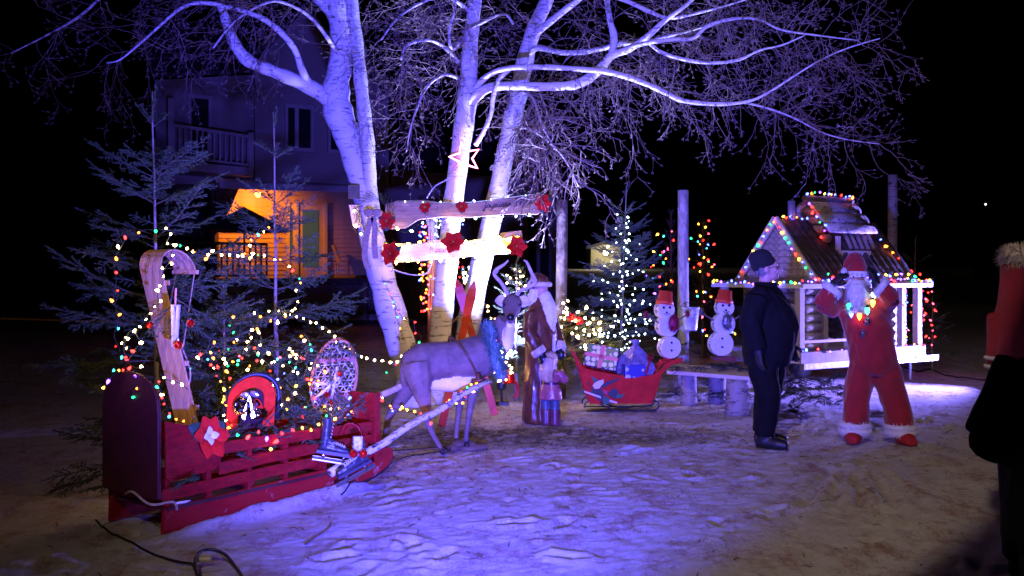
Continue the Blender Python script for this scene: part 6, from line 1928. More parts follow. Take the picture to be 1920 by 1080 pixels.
ls('coloured bulbs over the dormer ridge', [CB(du0 - .1, vm - .02, dr + .09), CB(1.2, vm - .02, dr + .14), CB(du1 + .1, vm - .05, dr + .08)], .085)
ls('coloured bulbs round the dormer gable end', [CB(du0 - .1, vm, dr + .08), CB(du0 - .12, vm - .2, 2.42), CB(du0 - .12, vm - .4, 2.2), CB(du0 - .1, vm - .3, 2.05)], .09)
ls('coloured bulbs down the far right roof edge', [CB(du1 + .12, vm - .35, 2.22), CB(2.1, vm - .42, 2.0), CB(2.42, vm - .66, 1.55)], .13)
ls('second row of coloured bulbs on the lower cabin roof', [CB(.42, -.02, 1.56), CB(1.1, -.02, 1.53), CB(1.8, .0, 1.56), CB(2.4, -.02, 1.55)], .12)
ls('coloured bulbs wound round the end porch post', [CB(2.1, -.02, 1.42), CB(2.16, .0, 1.2), CB(2.05, -.02, 1.0), CB(2.16, 0, .8), CB(2.1, 0, .58)], .07, 1.2)
ls('coloured bulbs along the cabin deck edge', [CB(-.05, -.06, .60), CB(.5, -.06, .56), CB(1.2, -.06, .58), CB(2.5, -.06, .56)], .22)
light_string('red lights on the small fir past the cabin', PL([(1735, 535), (1745, 552), (1730, 560), (1748, 575), (1755, 585), (1740, 592), (1748, 618), (1738, 628), (1750, 640), (1742, 648)], 15.6), ['red', 'pink'], .085, 1.4, .06)
light_string('red lights behind the end of the cabin porch', PL([(1690, 545), (1700, 570), (1690, 590), (1725, 572), (1732, 600), (1725, 630)], 15.3), ['red', 'pink'], .12, 1.3, .05)

# ================================================================== people
coat_m = M('navy_black_coat', (.004, .004, .005), .9, var=.15, vscale=8, bump=.2, bscale=14, spec=.15)
pant_m = M('black_trousers', (.0035, .0035, .004), .9, var=.15, vscale=8, bump=.2, bscale=16, spec=.15)
boot_m = M('black_boot', (.006, .006, .007), .5, var=.1)
skin = M('face_skin', (.46, .27, .21), .5, var=.08, vscale=20)
knit = M('black_knit', (.006, .006, .008), .95, var=.2, vscale=60, bump=.4, bscale=150)
glove_m = M('black_glove', (.007, .007, .008), .7, var=.1)
def glove(name, wrist, direction, palm_n, par, mat, size=1.0, curl=.6, xf=None):
    """palm, four bent fingers of different length and a thumb on the side"""
    wv, d, n = V(wrist), V(direction).normalized(), V(palm_n)
    n = (n - d * n.dot(d)).normalized(); sd = d.cross(n).normalized()
    mb = MB()
    s = size
    mb.tube([wv - d * .03 * s, wv + d * .02 * s], [.040 * s, .036 * s], 10)
    mb.tube([wv, wv + d * .05 * s, wv + d * .10 * s], [.036 * s, .044 * s, .040 * s], 12, .62, up=n)
    for k, L in enumerate((.072, .082, .078, .062)):
        o = wv + d * .092 * s + sd * ((k - 1.5) * .0215 * s)
        a1 = curl * .5; a2 = curl * 1.2
        p1 = o + (d * math.cos(a1) + n * math.sin(a1)) * (L * .5 * s)
        p2 = p1 + (d * math.cos(a2) + n * math.sin(a2)) * (L * .5 * s)
        mb.tube([o - d * .02 * s, o, p1, p2], [.0115 * s, .0125 * s, .0115 * s, .009 * s], 8)
    o = wv + d * .03 * s - sd * .038 * s
    mb.tube([o, o - sd * .03 * s + d * .03 * s + n * .012 * s, o - sd * .035 * s + d * .06 * s + n * .025 * s], [.017 * s, .014 * s, .010 * s], 8)
    if xf is not None: mb.xf(xf)
    return blob(name, mb, [mat], par, .005, 2)

# --- man in black, in profile, looking right
ML = V((P(1437, 838, 9.15).x, 9.15, 0)); MX = at_xf(ML, 58)
man = thing('person', 'person in black coat, beanie and glasses looking right, in front of the bench', 'person', ML)
HR = Matrix.Translation(V((0, 0, 0))) @ Matrix.Rotation(R(26), 4, 'Z')
mb = MB()
mb.mat(0).loft([((0, .0, .74), .225, .20), ((0, -.01, .84), .24, .225), ((0, -.035, .98), .25, .245), ((0, -.05, 1.10), .25, .25), ((0, -.03, 1.24), .25, .22), ((0, 0, 1.36), .24, .175), ((0, .01, 1.43), .19, .13), ((0, .01, 1.475), .095, .095)], 20)
mb.tube([V((-.23, .01, 1.37)), V((-.325, .05, 1.14)), V((-.315, -.02, .90))], [.11, .10, .078], 12)
mb.tube([V((.23, .01, 1.37)), V((.325, .0, 1.15)), V((.32, -.12, .93))], [.11, .10, .076], 12)
mb.ell((-.185, .01, 1.40), (.09, .09, .075)); mb.ell((.185, .01, 1.40), (.09, .09, .075))
mb.mat(1)
for s, kn, an in ((-1, (-.105, -.05, .46), (-.11, -.02, .12)), (1, (.10, .03, .46), (.115, .07, .12))):
    mb.tube([V((s * .10, 0, .82)), V((s * .105, -.01, .66)), V(kn), V(an)], [.14, .135, .115, .10], 14)
mb.mat(3)
for s, a, fy in ((-1, -.12, -.03), (1, .12, .06)):
    mb.tube([V((a, fy + .085, .055)), V((a, fy, .06)), V((a + s * .015, fy - .12, .05)), V((a + s * .02, fy - .21, .042))], [.055, .064, .056, .04], 12); mb.tube([V((a, fy + .0, .18)), V((a, fy + .02, .05))], [.08, .065], 12)
head = MB(); head.c = 2
head.ell((0, -.01, 1.635), (.076, .096, .112), None, 16, 12); head.ell((0, -.052, 1.578), (.058, .060, .058)); head.tube([V((0, -.098, 1.655)), V((0, -.130, 1.618)), V((0, -.122, 1.604))], [.012, .020, .016], 8)
head.ell((0, -.098, 1.585), (.026, .018, .010)); head.ell((0, -.092, 1.552), (.026, .022, .02)); head.ell((0, -.085, 1.675), (.06, .022, .014)); head.tube([V((0, .01, 1.5)), V((0, .0, 1.58))], [.062, .062], 12)
for s in (-1, 1): head.ell((s * .082, .012, 1.622), (.016, .026, .036)); head.ell((s * .045, -.07, 1.62), (.028, .026, .026))
head.xf(HR)
o_ = len(mb.v); mb.v += head.v; mb.f += [[i + o_ for i in f] for f in head.f]; mb.m += head.m
mb.xf(MX)
blob('body', mb, [coat_m, pant_m, skin, boot_m], man, .0105, 4, .015, 12, (0, 1))
mb = MB(); mb.loft([((0, .020, 1.650), .088, .104), ((0, .020, 1.668), .094, .113), ((0, .021, 1.702), .093, .113), ((0, .024, 1.707), .089, .108), ((0, .026, 1.75), .088, .107), ((0, .030, 1.785), .076, .094), ((0, .034, 1.812), .052, .066), ((0, .036, 1.825), .02, .03)], 22)
mb.xf(Matrix.Translation((0, 0, 1.66)) @ Matrix.Rotation(R(-22), 4, 'X') @ Matrix.Translation((0, 0, -1.66))); mb.xf(HR); mb.xf(MX); mb.build('beanie', knit, man, True)
mb = MB()
for s in (-1, 1):
    c = V((s * .034, -.112, 1.637)); mb.tube([c + V((.025 * math.cos(a), 0, .019 * math.sin(a))) for a in [6.283 * k / 14 for k in range(14)]], .0022, 5, closed=True)
    mb.tube([c + V((s * .025, 0, .006)), V((s * .082, -.05, 1.645)), V((s * .084, .02, 1.638))], .002, 5)
mb.tube([V((-.009, -.112, 1.64)), V((.009, -.112, 1.64))], .002, 5); mb.xf(HR); mb.xf(MX); mb.build('glasses', steel, man)
mb = MB()
for s in (-1, 1): mb.ell((s * .033, -.092, 1.637), .011, None, 8, 6)
mb.xf(HR); mb.xf(MX); mb.build('eye', M('dark_eye', (.03, .02, .015), .3, var=0), man, True)
mb = MB(); mb.loft([((0, .0, 1.42), .115, .11), ((0, .005, 1.47), .10, .105), ((0, .01, 1.505), .10, .108)], 18); mb.xf(MX); mb.build('collar', coat_m, man, True)
glove('glove', (-.313, -.03, .885), (.0, -.12, -1), (.6, -.6, 0), man, glove_m, 1.05, .5, MX); glove('glove', (.32, -.13, .92), (0, -.25, -1), (-.6, -.6, 0), man, glove_m, 1.05, .6, MX)

mb = MB(); mb.tube([V((-.022, -.112, 1.582)), V((0, -.118, 1.580)), V((.022, -.112, 1.582))], .004, 5); mb.xf(HR); mb.xf(MX); mb.build('mouth', M('lip_line', (.20, .07, .06), .5, var=0), man)
mb = MB()
for s in (-1, 1): mb.ell((s * .074, .045, 1.615), (.014, .035, .055))
mb.ell((0, .085, 1.60), (.06, .022, .05)); mb.xf(HR); mb.xf(MX); mb.build('hair', M('grey_hair', (.12, .11, .11), .8, var=.2), man, True)

# --- person dressed as Santa, arms raised to the hat
TL = V((P(1640, 828, 9.35).x, 9.35, 0)); TX = at_xf(TL, -12)
suit = M('santa_suit', (.30, .007, .007), .85, var=.10, vscale=6, bump=.25, bscale=12, sheen=.4)
santa = thing('person', 'person in red Santa suit raising both gloved hands to the hat, by the cabin', 'person', TL)
mb = MB()
mb.mat(0).loft([((-.01, 0, .64), .15, .15), ((-.01, 0, .70), .215, .185), ((-.02, -.01, .80), .225, .20), ((-.045, -.03, .95), .215, .205), ((-.075, -.03, 1.10), .225, .20), ((-.10, -.01, 1.25), .235, .17), ((-.12, .0, 1.36), .215, .14), ((-.13, .0, 1.42), .14, .11), ((-.14, .0, 1.46), .09, .09)], 20)
mb.tube([V((-.11, 0, .76)), V((-.135, -.01, .58)), V((-.165, -.01, .36)), V((-.175, .0, .12))], [.125, .128, .120, .125], 14)
mb.tube([V((.09, 0, .76)), V((.125, .0, .58)), V((.19, .0, .36)), V((.235, .01, .11))], [.13, .135, .124, .128], 14)
mb.tube([V((-.29, 0, 1.33)), V((-.40, -.08, 1.27)), V((-.475, -.14, 1.30))], [.105, .10, .095], 12); mb.tube([V((-.475, -.14, 1.29)), V((-.44, -.17, 1.38)), V((-.385, -.17, 1.45))], [.092, .085, .075], 12)
mb.tube([V((.04, 0, 1.33)), V((.09, -.08, 1.31)), V((.125, -.15, 1.36))], [.11, .105, .095], 12); mb.tube([V((.125, -.15, 1.36)), V((.07, -.19, 1.42)), V((.01, -.18, 1.475))], [.092, .085, .075], 12)
mb.mat(2)
for a, s in (((-.178, 0), -1), ((.245, .01), 1)):
    mb.tube([V((a[0], .13, .05)), V((a[0], .0, .06)), V((a[0] + s * .03, -.12, .055)), V((a[0] + s * .05, -.22, .045))], [.06, .085, .08, .05], 12, .8); mb.tube([V((a[0], .02, .15)), V((a[0], .03, .06))], [.095, .085], 12)
mb.mat(1).ell((-.165, -.02, 1.545), (.078, .092, .105), None, 16, 12); mb.ell((-.17, -.115, 1.535), (.018, .022, .02)); mb.ell((-.165, -.07, 1.49), (.058, .05, .05))
for s in (-1, 1): mb.ell((-.165 + s * .048, -.082, 1.515), (.026, .022, .024))
mb.xf(TX)
blob('body', mb, [suit, skin, M('red_shoe_cover', (.40, .012, .016), .8, var=.15)], santa, .0115, 4, .017, 11, (0,))
hc_ = V((-.165, .0, 0))
mb = MB(); mb.loft([((-.165, .0, 1.57), .100, .112), ((-.165, .0, 1.62), .098, .110), ((-.162, .01, 1.69), .082, .092), ((-.155, .02, 1.735), .06, .066), ((-.150, .03, 1.752), .025, .03)], 18)
mb.tube([V((-.16, .0, 1.74)), V((-.21, -.05, 1.735)), V((-.255, -.08, 1.68)), V((-.275, -.09, 1.63))], [.05, .045, .032, .02], 10)
mb.xf(TX); blob('hat', mb, [suit], santa, .009, 3, .004, 22)
mb = MB(); mb.loft([((-.165, .0, 1.550), .106, .118), ((-.165, .0, 1.556), .110, .122), ((-.165, .0, 1.602), .110, .122), ((-.165, .0, 1.608), .105, .117)], 22); mb.xf(TX); mb.build('hat_band', fur_white, santa, True)
mb = MB()
for k, (dx, w_) in enumerate(((-.045, .012), (-.005, .012), (.035, .010))):
    c = V((-.165 + dx, -.1235 + abs(dx) * .12, 1.58))
    mb.tube([c + V((w_ * math.cos(a), 0, .011 * math.sin(a))) for a in [5.2 * j / 8 + k for j in range(9)]], .0022, 4)
mb.xf(TX); mb.build('band_lettering', M('grey_print', (.08, .08, .12), .7, var=0), santa)
mb = MB(); fur_ball(mb, V((-.285, -.095, 1.60)), .032, 260, .022); mb.xf(TX); mb.build('pompom', fur_white, santa, fix=False)
mb = MB()
mb.tube([V((-.165, -.085, 1.505)), V((-.175, -.13, 1.44)), V((-.18, -.17, 1.36)), V((-.185, -.19, 1.28)), V((-.20, -.19, 1.22))], [.062, .09, .095, .075, .03], 12)
mb.tube([V((-.24, -.05, 1.54)), V((-.245, -.08, 1.46))], [.03, .05], 8); mb.tube([V((-.09, -.05, 1.54)), V((-.085, -.08, 1.46))], [.03, .05], 8)
mb.tube([V((-.23, -.12, 1.50)), V((-.165, -.135, 1.515)), V((-.10, -.12, 1.50))], [.014, .024, .014], 8)
mb.xf(TX); bd = blob('beard', mb, [fur_white], santa, .01, 3, .008, 40)
mb = MB(); ps = []; ns = []
for k in range(1400):
    f_ = random.random(); a = random.uniform(-1.7, 1.7)
    c = V((-.168 - .02 * f_, -.10 - .09 * f_, 1.50 - .27 * f_)); r_ = .075 + .02 * math.sin(f_ * 3.1)
    n_ = V((math.sin(a), -math.cos(a), -.6)); ps.append(c + V((math.sin(a) * r_, -math.cos(a) * r_, 0))); ns.append(n_)
fuzz(mb, ps, ns, .05, .003, .4); mb.xf(TX); mb.build('hair', fur_white, bd, fix=False)
for c, ax_, r1, r2 in (((-.40, -.17, 1.435), (.55, 0, .75), .072, .034), ((.025, -.18, 1.46), (-.7, 0, .55), .072, .034), ((-.176, .0, .105), (0, 0, 1), .120, .034), ((.236, .01, .10), (0, 0, 1), .122, .034), ((-.178, .0, .155), (0, 0, 1), .116, .032), ((.230, .01, .15), (0, 0, 1), .118, .032)):
    mb = MB(); fur_ring(mb, c, ax_, r1, r2, 700, .035); mb.xf(TX); mb.build('fur_cuff', fur_white, santa, fix=False)
glove('glove', (-.395, -.165, 1.475), (.62, .10, .70), (.6, .6, -.3), santa, glove_m, 1.08, .6, TX); glove('glove', (-.01, -.165, 1.485), (-.22, .10, .95), (-.7, .5, 0), santa, glove_m, 1.08, .6, TX)
mb = MB()
for s in (-1, 1): mb.ell((-.165 + s * .034, -.105, 1.555), .012, None, 8, 6)
mb.xf(TX); mb.build('eye', MATS['dark_eye'], santa, True)
mb = MB()
for z in (1.165, 1.055): fur_ball(mb, V((-.10 + (1.165 - z) * -.3, -.215, z - .02)), .022, 200, .035, .0035)
mb.xf(TX); mb.build('tinsel_buttons', sil_t, santa, fix=False)
neck = [(-.235, -.175, 1.42), (-.255, -.205, 1.31), (-.24, -.225, 1.24), (-.17, -.24, 1.22), (-.10, -.235, 1.27), (-.05, -.215, 1.34), (-.04, -.19, 1.41)]
nl = thing('light_necklace', 'necklace of big coloured bulbs over the white beard', 'necklace', TX @ V(neck[3]))
mb = MB(); mb.tube(smooth_path([TX @ V(p) for p in neck], 4), .004, 5); mb.build('wire', wire_m, nl, fix=False)
for p, key in zip(neck, ('pink', 'green', 'blue', 'orange', 'teal', 'yellow', 'cool')):
    q = TX @ V(p); link('bulb', BULB[key], nl, Matrix.Translation(q + V((0, -.01, -.02))) @ Matrix.Rotation(math.pi, 4, 'X') @ Matrix.Diagonal((2.3, 2.3, 2.3, 1)))

# --- dark figure cut by the right edge of the frame
DL = V((P(2024, 1080, 3.6).x, 3.6, 0)); DX = at_xf(DL, 160)
dark = thing('person', 'person in long black coat cut off by the right edge, arm bent', 'person', DL)
dk = M('black_wool', (.002, .002, .0025), .95, var=.2, vscale=10, bump=.2, spec=.05)
mb = MB()
mb.mat(0).loft([((0, 0, .62), .26, .20), ((0, 0, .80), .245, .19), ((0, 0, 1.0), .215, .175), ((0, 0, 1.15), .215, .17), ((0, 0, 1.28), .20, .14), ((0, 0, 1.35), .13, .11), ((0, 0, 1.41), .075, .08)], 20)
mb.tube([V((.18, 0, 1.27)), V((.25, .02, 1.08)), V((.30, .0, .98))], [.10, .10, .09], 12); mb.tube([V((.30, .0, .98)), V((.20, -.14, .95)), V((.10, -.2, .98))], [.088, .08, .07], 12)
mb.tube([V((-.18, 0, 1.27)), V((-.26, .02, 1.05)), V((-.24, -.1, .85))], [.10, .09, .075], 12)
mb.tube([V((-.09, 0, .7)), V((-.09, 0, .4)), V((-.09, 0, .1))], [.12, .09, .075], 12); mb.tube([V((.09, 0, .7)), V((.09, 0, .4)), V((.09, 0, .1))], [.12, .09, .075], 12)
mb.mat(2).tube([V((-.09, .06, .05)), V((-.09, -.17, .04))], [.055, .04], 10); mb.tube([V((.09, .06, .05)), V((.09, -.17, .04))], [.055, .04], 10)
mb.mat(1).ell((0, -.01, 1.52), (.075, .095, .11)); mb.ell((0, -.11, 1.51), (.016, .02, .02))
mb.xf(DX); blob('body', mb, [dk, skin, boot_m], dark, .012, 4, .010, 10, (0,))
mb = MB(); mb.loft([((0, .005, 1.54), .088, .106), ((0, .01, 1.60), .085, .10), ((0, .02, 1.65), .05, .06), ((0, .02, 1.66), .01, .01)], 16); mb.xf(DX); mb.build('beanie', knit, dark, True)
glove('glove', (.11, -.195, .98), (-1, -.3, .1), (0, .5, -.6), dark, glove_m, 1.1, .8, DX); glove('glove', (-.24, -.1, .84), (0, -.2, -1), (.6, -.4, 0), dark, glove_m, 1.1, .5, DX)

# --- person in a red parka behind it
RL = V((P(1948, 760, 5.2).x, 5.2, 0)); RX = at_xf(RL, 150)
red_p = thing('person', 'person in red parka with fur trimmed hood at the right edge, seen from behind', 'person', RL)
pk = M('red_parka', (.24, .008, .009), .7, var=.12, vscale=6, bump=.2, bscale=12)
mb = MB()
mb.mat(0).loft([((0, 0, .80), .22, .18), ((0, 0, 1.0), .215, .18), ((0, 0, 1.2), .215, .18), ((0, 0, 1.36), .21, .165), ((0, 0, 1.46), .19, .15), ((0, .0, 1.55), .18, .17), ((0, .02, 1.64), .18, .18), ((0, .02, 1.68), .15, .15)], 20)
mb.tube([V((-.16, 0, 1.37)), V((-.18, -.02, 1.12)), V((-.16, -.14, .92))], [.085, .075, .065], 12); mb.tube([V((.16, 0, 1.37)), V((.18, -.02, 1.12)), V((.16, -.14, .92))], [.085, .075, .065], 12)
mb.mat(1).tube([V((-.1, 0, .88)), V((-.1, 0, .45)), V((-.1, 0, .1))], [.12, .09, .075], 12); mb.tube([V((.1, 0, .88)), V((.1, 0, .45)), V((.1, 0, .1))], [.12, .09, .075], 12)
mb.mat(2).tube([V((-.1, .06, .05)), V((-.1, -.17, .04))], [.055, .04], 10); mb.tube([V((.1, .06, .05)), V((.1, -.17, .04))], [.055, .04], 10)
mb.mat(3).ell((0, -.1, 1.58), (.075, .08, .1))
mb.xf(RX); blob('body', mb, [pk, pant_m, boot_m, skin], red_p, .013, 4, .010, 9, (0,))
mb = MB()
for z in (1.10, 1.145): mb.loft([((0, -.005, z - .008), .262, .192), ((0, -.005, z + .008), .262, .192)], 22)
mb.xf(RX); mb.build('hem_stripe', M('pale_stripe', (.6, .58, .58), .6, var=.05), red_p, True)
mb = MB(); fur_ring(mb, (0, .02, 1.67), (0, -.1, 1), .145, .05, 4500, .035); mb.xf(RX); mb.build('fur_trim', M('grey_fur', (.40, .36, .34), .9, var=.15), red_p, fix=False)
glove('glove', (-.16, -.15, .90), (0, -.2, -1), (.6, -.4, 0), red_p, glove_m, 1.1, .5, RX); glove('glove', (.16, -.15, .90), (0, -.2, -1), (-.6, -.4, 0), red_p, glove_m, 1.1, .5, RX)

# ================================================================== canopy at the top right corner and the lamp housings
cn = thing('shelter_roof', 'grey sheet shelter roof on posts at the right of the yard', 'shelter', V((3.6, 2.2, 0)))
a, b = V((.47, 1.74, 2.74)), V((3.82, 5.94, 2.74)); out = V((.82, -.57, 0))
mb = MB(); mb.prism([a, b, b + out * 4.5 + V((0, 0, .9)), a + out * 4.5 + V((0, 0, .9))], V((0, 0, .06))); mb.build('roof_sheet', M('grey_roof_sheet', (.25, .25, .25), .7, var=.1), cn)
mb = MB(); mb.board(a, b, .05, .10); mb.build('edge_beam', wood_dark, cn)
for p in (a + out * .8 + (b - a) * .05, b + out * .8 - (b - a) * .02):
    mb = MB(); mb.board(V((p.x, p.y, 0)), V((p.x, p.y, 2.8)), .1, .1, V((1, 0, 0))); mb.build('post', wood_dark, cn)
def floodlight(label, pos, target, mount):
    ax = (V(target) - V(pos)).normalized(); x, y = frame_of(ax)
    t = thing('floodlight', label, 'floodlight', V((pos.x, pos.y, 0)), 'floodlights on the snow')
    rot = Matrix((x, y, ax)).transposed()
    mb = MB(); mb.box(V(pos) - ax * .09, (.24, .20, .07), rot)
    for k in range(6): mb.box(V(pos) - ax * .14 + x * (-.1 + k * .04), (.008, .18, .05), rot)
    mb.build('housing', black_m, t)
    mb = MB(); mb.box(V(pos) - ax * .052, (.20, .16, .006), rot); mb.build('lens', M('flood_lens', (.5, .5, .6), .2, var=0, emit=(.3, .25, 1), es=3), t)
    mb = MB(); q = V(pos) - ax * .09
    for s in (-1, 1): mb.tube([q + x * (.135 * s), V((q.x, q.y, 0)) + x * (.135 * s)], .010, 6)
    mb.tube([V((q.x, q.y, .01)) + x * .135 + y * 0, V((q.x, q.y, .01)) - x * .135], .010, 6); mb.build('stand', black_m, t)
floodlight('blue floodlight on a low stand on the snow near the camera', FLOOD_A, FLOOD_A_T, 0)
floodlight('blue floodlight beside the cabin behind the dark figure', FLOOD_B, FLOOD_B_T, 0)
t = thing('yard_lamp', 'yard lamp on a tall pole behind the camera', 'street lamp', V((YARD.x, YARD.y - .4, 0)))
mb = MB(); mb.tube([V((YARD.x, YARD.y - .6, 0)), V((YARD.x, YARD.y - .6, 8.2)), V((YARD.x, YARD.y - .1, 8.35))], [.08, .06, .05], 10); mb.build('pole', galv, t)
mb = MB(); mb.lathe([(.02, .30), (.12, .27), (.22, .12), (.24, .02), (.22, .02), (.18, .10), (0, .2)], YARD + V((0, 0, .05)), 18); mb.build('lamp_shade', galv, t, True)

# ================================================================== cables
def cable(label, pts, r=.007, mat=cable_m, ground=True):
    pp = smooth_path(pts, 6)
    if ground: pp = [V((p.x, p.y, max(p.z, ground_z(p.x, p.y) + r + .004))) for p in pp]
    mb = MB(); mb.tube(pp, r, 6); tag(mb.build('cable', mat, None, True, fix=False), label, 'cable', 'power cables')
g = lambda a, b: G(a, b)
cable('black cable from the sleigh rear to the plug at the bottom left', [g(180, 975), g(200, 995), g(240, 1015), g(290, 1040), g(330, 1052), g(362, 1057)])
cable('black cable looped at the bottom left edge', [g(362, 1057), g(372, 1090) + V((0, 0, .02)), g(366, 1066) + V((0, 0, .05)), g(385, 1051) + V((0, 0, .06)), g(420, 1052) + V((0, 0, .04)), g(450, 1075), g(470, 1110)], .009)
mb = MB(); q = g(374, 1059); mb.tube([q + V((-.03, 0, .03)), q + V((.06, .01, .03))], .018, 8); tag(mb.build('cable_plug', M('yellow_plug', (.35, .32, .05), .5, var=.1)), 'yellow and black plug joining two cables at bottom left', 'plug')
cable('black cable on the trampled snow behind the sleigh front', [g(640, 930), g(700, 895), g(745, 862), g(800, 850), g(845, 845)], .006)
cable('thin black cable along the deer feet', [g(735, 845), g(780, 842), g(830, 838), g(850, 842)], .006)
cable('black cable along the snow right of the cabin trailer', [g(1695, 690), g(1720, 697), g(1745, 694), g(1780, 706), g(1830, 712), g(1880, 719)], .012)
cable('white cord looping between the two signs', PL([(735, 505), (770, 515), (800, 512), (812, 480), (812, 440), (802, 420), (800, 405)], SY - .1), .008, white_cable, False)
cable('white cord arching above the upper sign', PL([(800, 372), (815, 350), (840, 335), (852, 320), (862, 310)], SY), .009, white_cable, False)

# ================================================================== the other light strings
light_string('coloured bulbs climbing the left side of the tall fir', PL([(196, 728), (206, 716), (212, 690), (226, 662), (214, 630), (222, 600), (213, 560), (218, 525), (214, 490), (232, 455), (238, 440), (262, 433), (290, 430), (325, 434)], 7.05), ['red', 'orange', 'red', 'green', 'orange', 'teal'], .12, 1.0, .02)
light_string('warm bulbs over the toboggan head', PL([(325, 434), (312, 456), (334, 458), (322, 472), (320, 488), (305, 510), (306, 526), (295, 553), (297, 570), (278, 590), (268, 606), (250, 625), (230, 640), (240, 655)], 6.45), WARM, .065, 1.0, .012)
light_string('warm and coloured bulbs from the toboggan head to the right fir', PL([(330, 453), (352, 465), (372, 478), (385, 482), (400, 475), (430, 478), (455, 482), (472, 478), (470, 455), (478, 440), (492, 432), (515, 430)], 7.4), ['warm', 'teal', 'orange', 'warm', 'red', 'green', 'warm'], .06, 1.0, .02)
light_string('warm bulbs round the upper part of the right fir', PL([(450, 480), (495, 478), (518, 485), (542, 500), (553, 515), (560, 525), (558, 550), (560, 565), (545, 585), (530, 600), (500, 600), (475, 590)], 8.1), ['warm', 'warm', 'green', 'warm', 'orange'], .075, 1.0, .02)
light_string('warm bulbs sagging from the right fir to the deer', PL([(500, 580), (560, 595), (600, 610), (622, 622), (630, 640), (650, 652), (668, 662), (690, 672), (715, 678), (735, 678), (752, 680)], 8.3), WARM, .07, 1.0, .012)
light_string('warm bulbs hanging down the middle of the left fir', PL([(440, 590), (430, 612), (448, 640), (425, 652), (412, 668), (440, 685), (455, 660), (470, 640), (468, 622), (482, 610), (490, 640), (478, 660), (500, 680)], 7.7), ['warm', 'orange', 'warm', 'red', 'green'], .075, 1.0, .02)
light_string('mixed bulbs low across both firs', PL([(360, 690), (385, 670), (410, 690), (440, 668), (470, 690), (500, 660), (520, 672), (545, 655), (560, 680), (575, 660), (580, 640), (570, 625)], 7.5), ['warm', 'red', 'green', 'orange', 'warm', 'teal', 'pink'], .06, 1.0, .03)
light_string('mixed bulbs hanging above the red collar board', PL([(400, 640), (395, 668), (405, 700), (420, 720), (425, 745), (418, 765), (422, 785), (440, 800)], 6.9), ['orange', 'red', 'teal', 'green', 'warm', 'orange', 'yellow'], .055, .95, .02)
light_string('warm bulbs in the fir between collar and snowshoe', PL([(480, 690), (495, 710), (520, 720), (540, 705), (548, 690), (525, 680), (505, 690), (515, 715), (530, 740)], 7.6), ['warm', 'red', 'warm', 'blue', 'orange'], .08, 1.0, .03)
light_string('coloured bulbs on the toboggan foot', PL([(292, 708), (304, 740), (312, 762), (318, 780), (330, 790), (345, 792)], 6.35), ['orange', 'red', 'teal', 'red', 'yellow', 'green'], .05, .9, .015)
light_string('warm bulbs across the toboggan foot', PL([(300, 700), (312, 712), (335, 718), (352, 730)], 6.5), WARM, .08, 1.0, .01)
light_string('coloured bulbs on the sleigh backboard top', PL([(186, 722), (195, 728), (215, 700), (245, 690), (258, 715), (248, 740), (262, 752), (285, 752), (280, 728)], 6.15), ['yellow', 'orange', 'green', 'red', 'orange', 'violet'], .085, 1.1, .012)
light_string('coloured bulbs hanging on the near sleigh rail', [SN(a, b) - sp * .035 for a, b in ((415, 795), (440, 815), (460, 818), (485, 810), (495, 830), (505, 845), (515, 815), (540, 805), (560, 800), (580, 805), (597, 790), (610, 778), (625, 785))], ['violet', 'orange', 'red', 'orange', 'green', 'orange', 'yellow', 'red'], .105, 1.25, .006)
light_string('coloured bulbs from the snowshoe over the sleigh front to the deer legs', [P(a, b, c) for a, b, c in ((640, 790, 7.6), (655, 770, 7.7), (690, 760, 7.9), (712, 750, 8.1), (735, 765, 8.3), (765, 770, 8.55), (790, 778, 8.55), (815, 775, 8.55), (840, 770, 8.55), (870, 745, 8.65), (885, 715, 8.7), (895, 745, 8.75))], ['red', 'orange', 'blue', 'yellow', 'green', 'orange', 'red'], .075, 1.05, .025)
light_string('coloured bulbs along the near shaft', [P(a, b, c) for a, b, c in ((770, 770, 8.2), (800, 790, 8.25), (825, 770, 8.3), (850, 748, 8.45), (870, 738, 8.55))], ['red', 'orange', 'violet', 'blue', 'yellow'], .09, 1.05, .02)
light_string('sparse coloured bulbs behind the deer rump', PL([(735, 555), (745, 580), (760, 602), (775, 600), (778, 620), (790, 632), (770, 650), (735, 690), (705, 700)], 9.6), ['green', 'red', 'teal', 'warm'], .13, 1.0, .02)
light_string('sparse green bulbs down the strap of the left birch', PL([(715, 520), (728, 545), (738, 570), (745, 600), (755, 630)], 11.5), ['teal', 'green', 'cool'], .17, 1.1, .01)
light_string('mixed bulbs inside the sleigh below the firs', PL([(425, 690), (440, 720), (425, 760), (520, 745), (535, 770), (548, 740), (560, 720), (555, 690), (540, 665), (575, 680), (570, 710), (590, 730), (575, 760), (560, 790)], 7.4), ['warm', 'orange', 'red', 'green', 'warm', 'yellow', 'teal'], .075, 1.05, .03)
light_string('red and orange bulbs at the left foot of the tall fir', PL([(200, 735), (225, 700), (250, 660), (262, 640), (245, 620), (232, 650), (240, 680), (262, 690), (275, 670)], 6.5), ['red', 'orange', 'warm', 'green', 'red'], .085, 1.05, .02)
light_string('mixed bulbs round the snowshoe', [sc_ + V((a, -.1, b)) for a, b in ((-.2, .18), (-.12, .12), (-.05, .05), (-.16, .0), (-.12, -.12), (-.05, -.2), (.06, -.22), (.13, -.18), (.16, -.1))], ['orange', 'yellow', 'blue', 'red', 'warm'], .085, 1.05, .02)
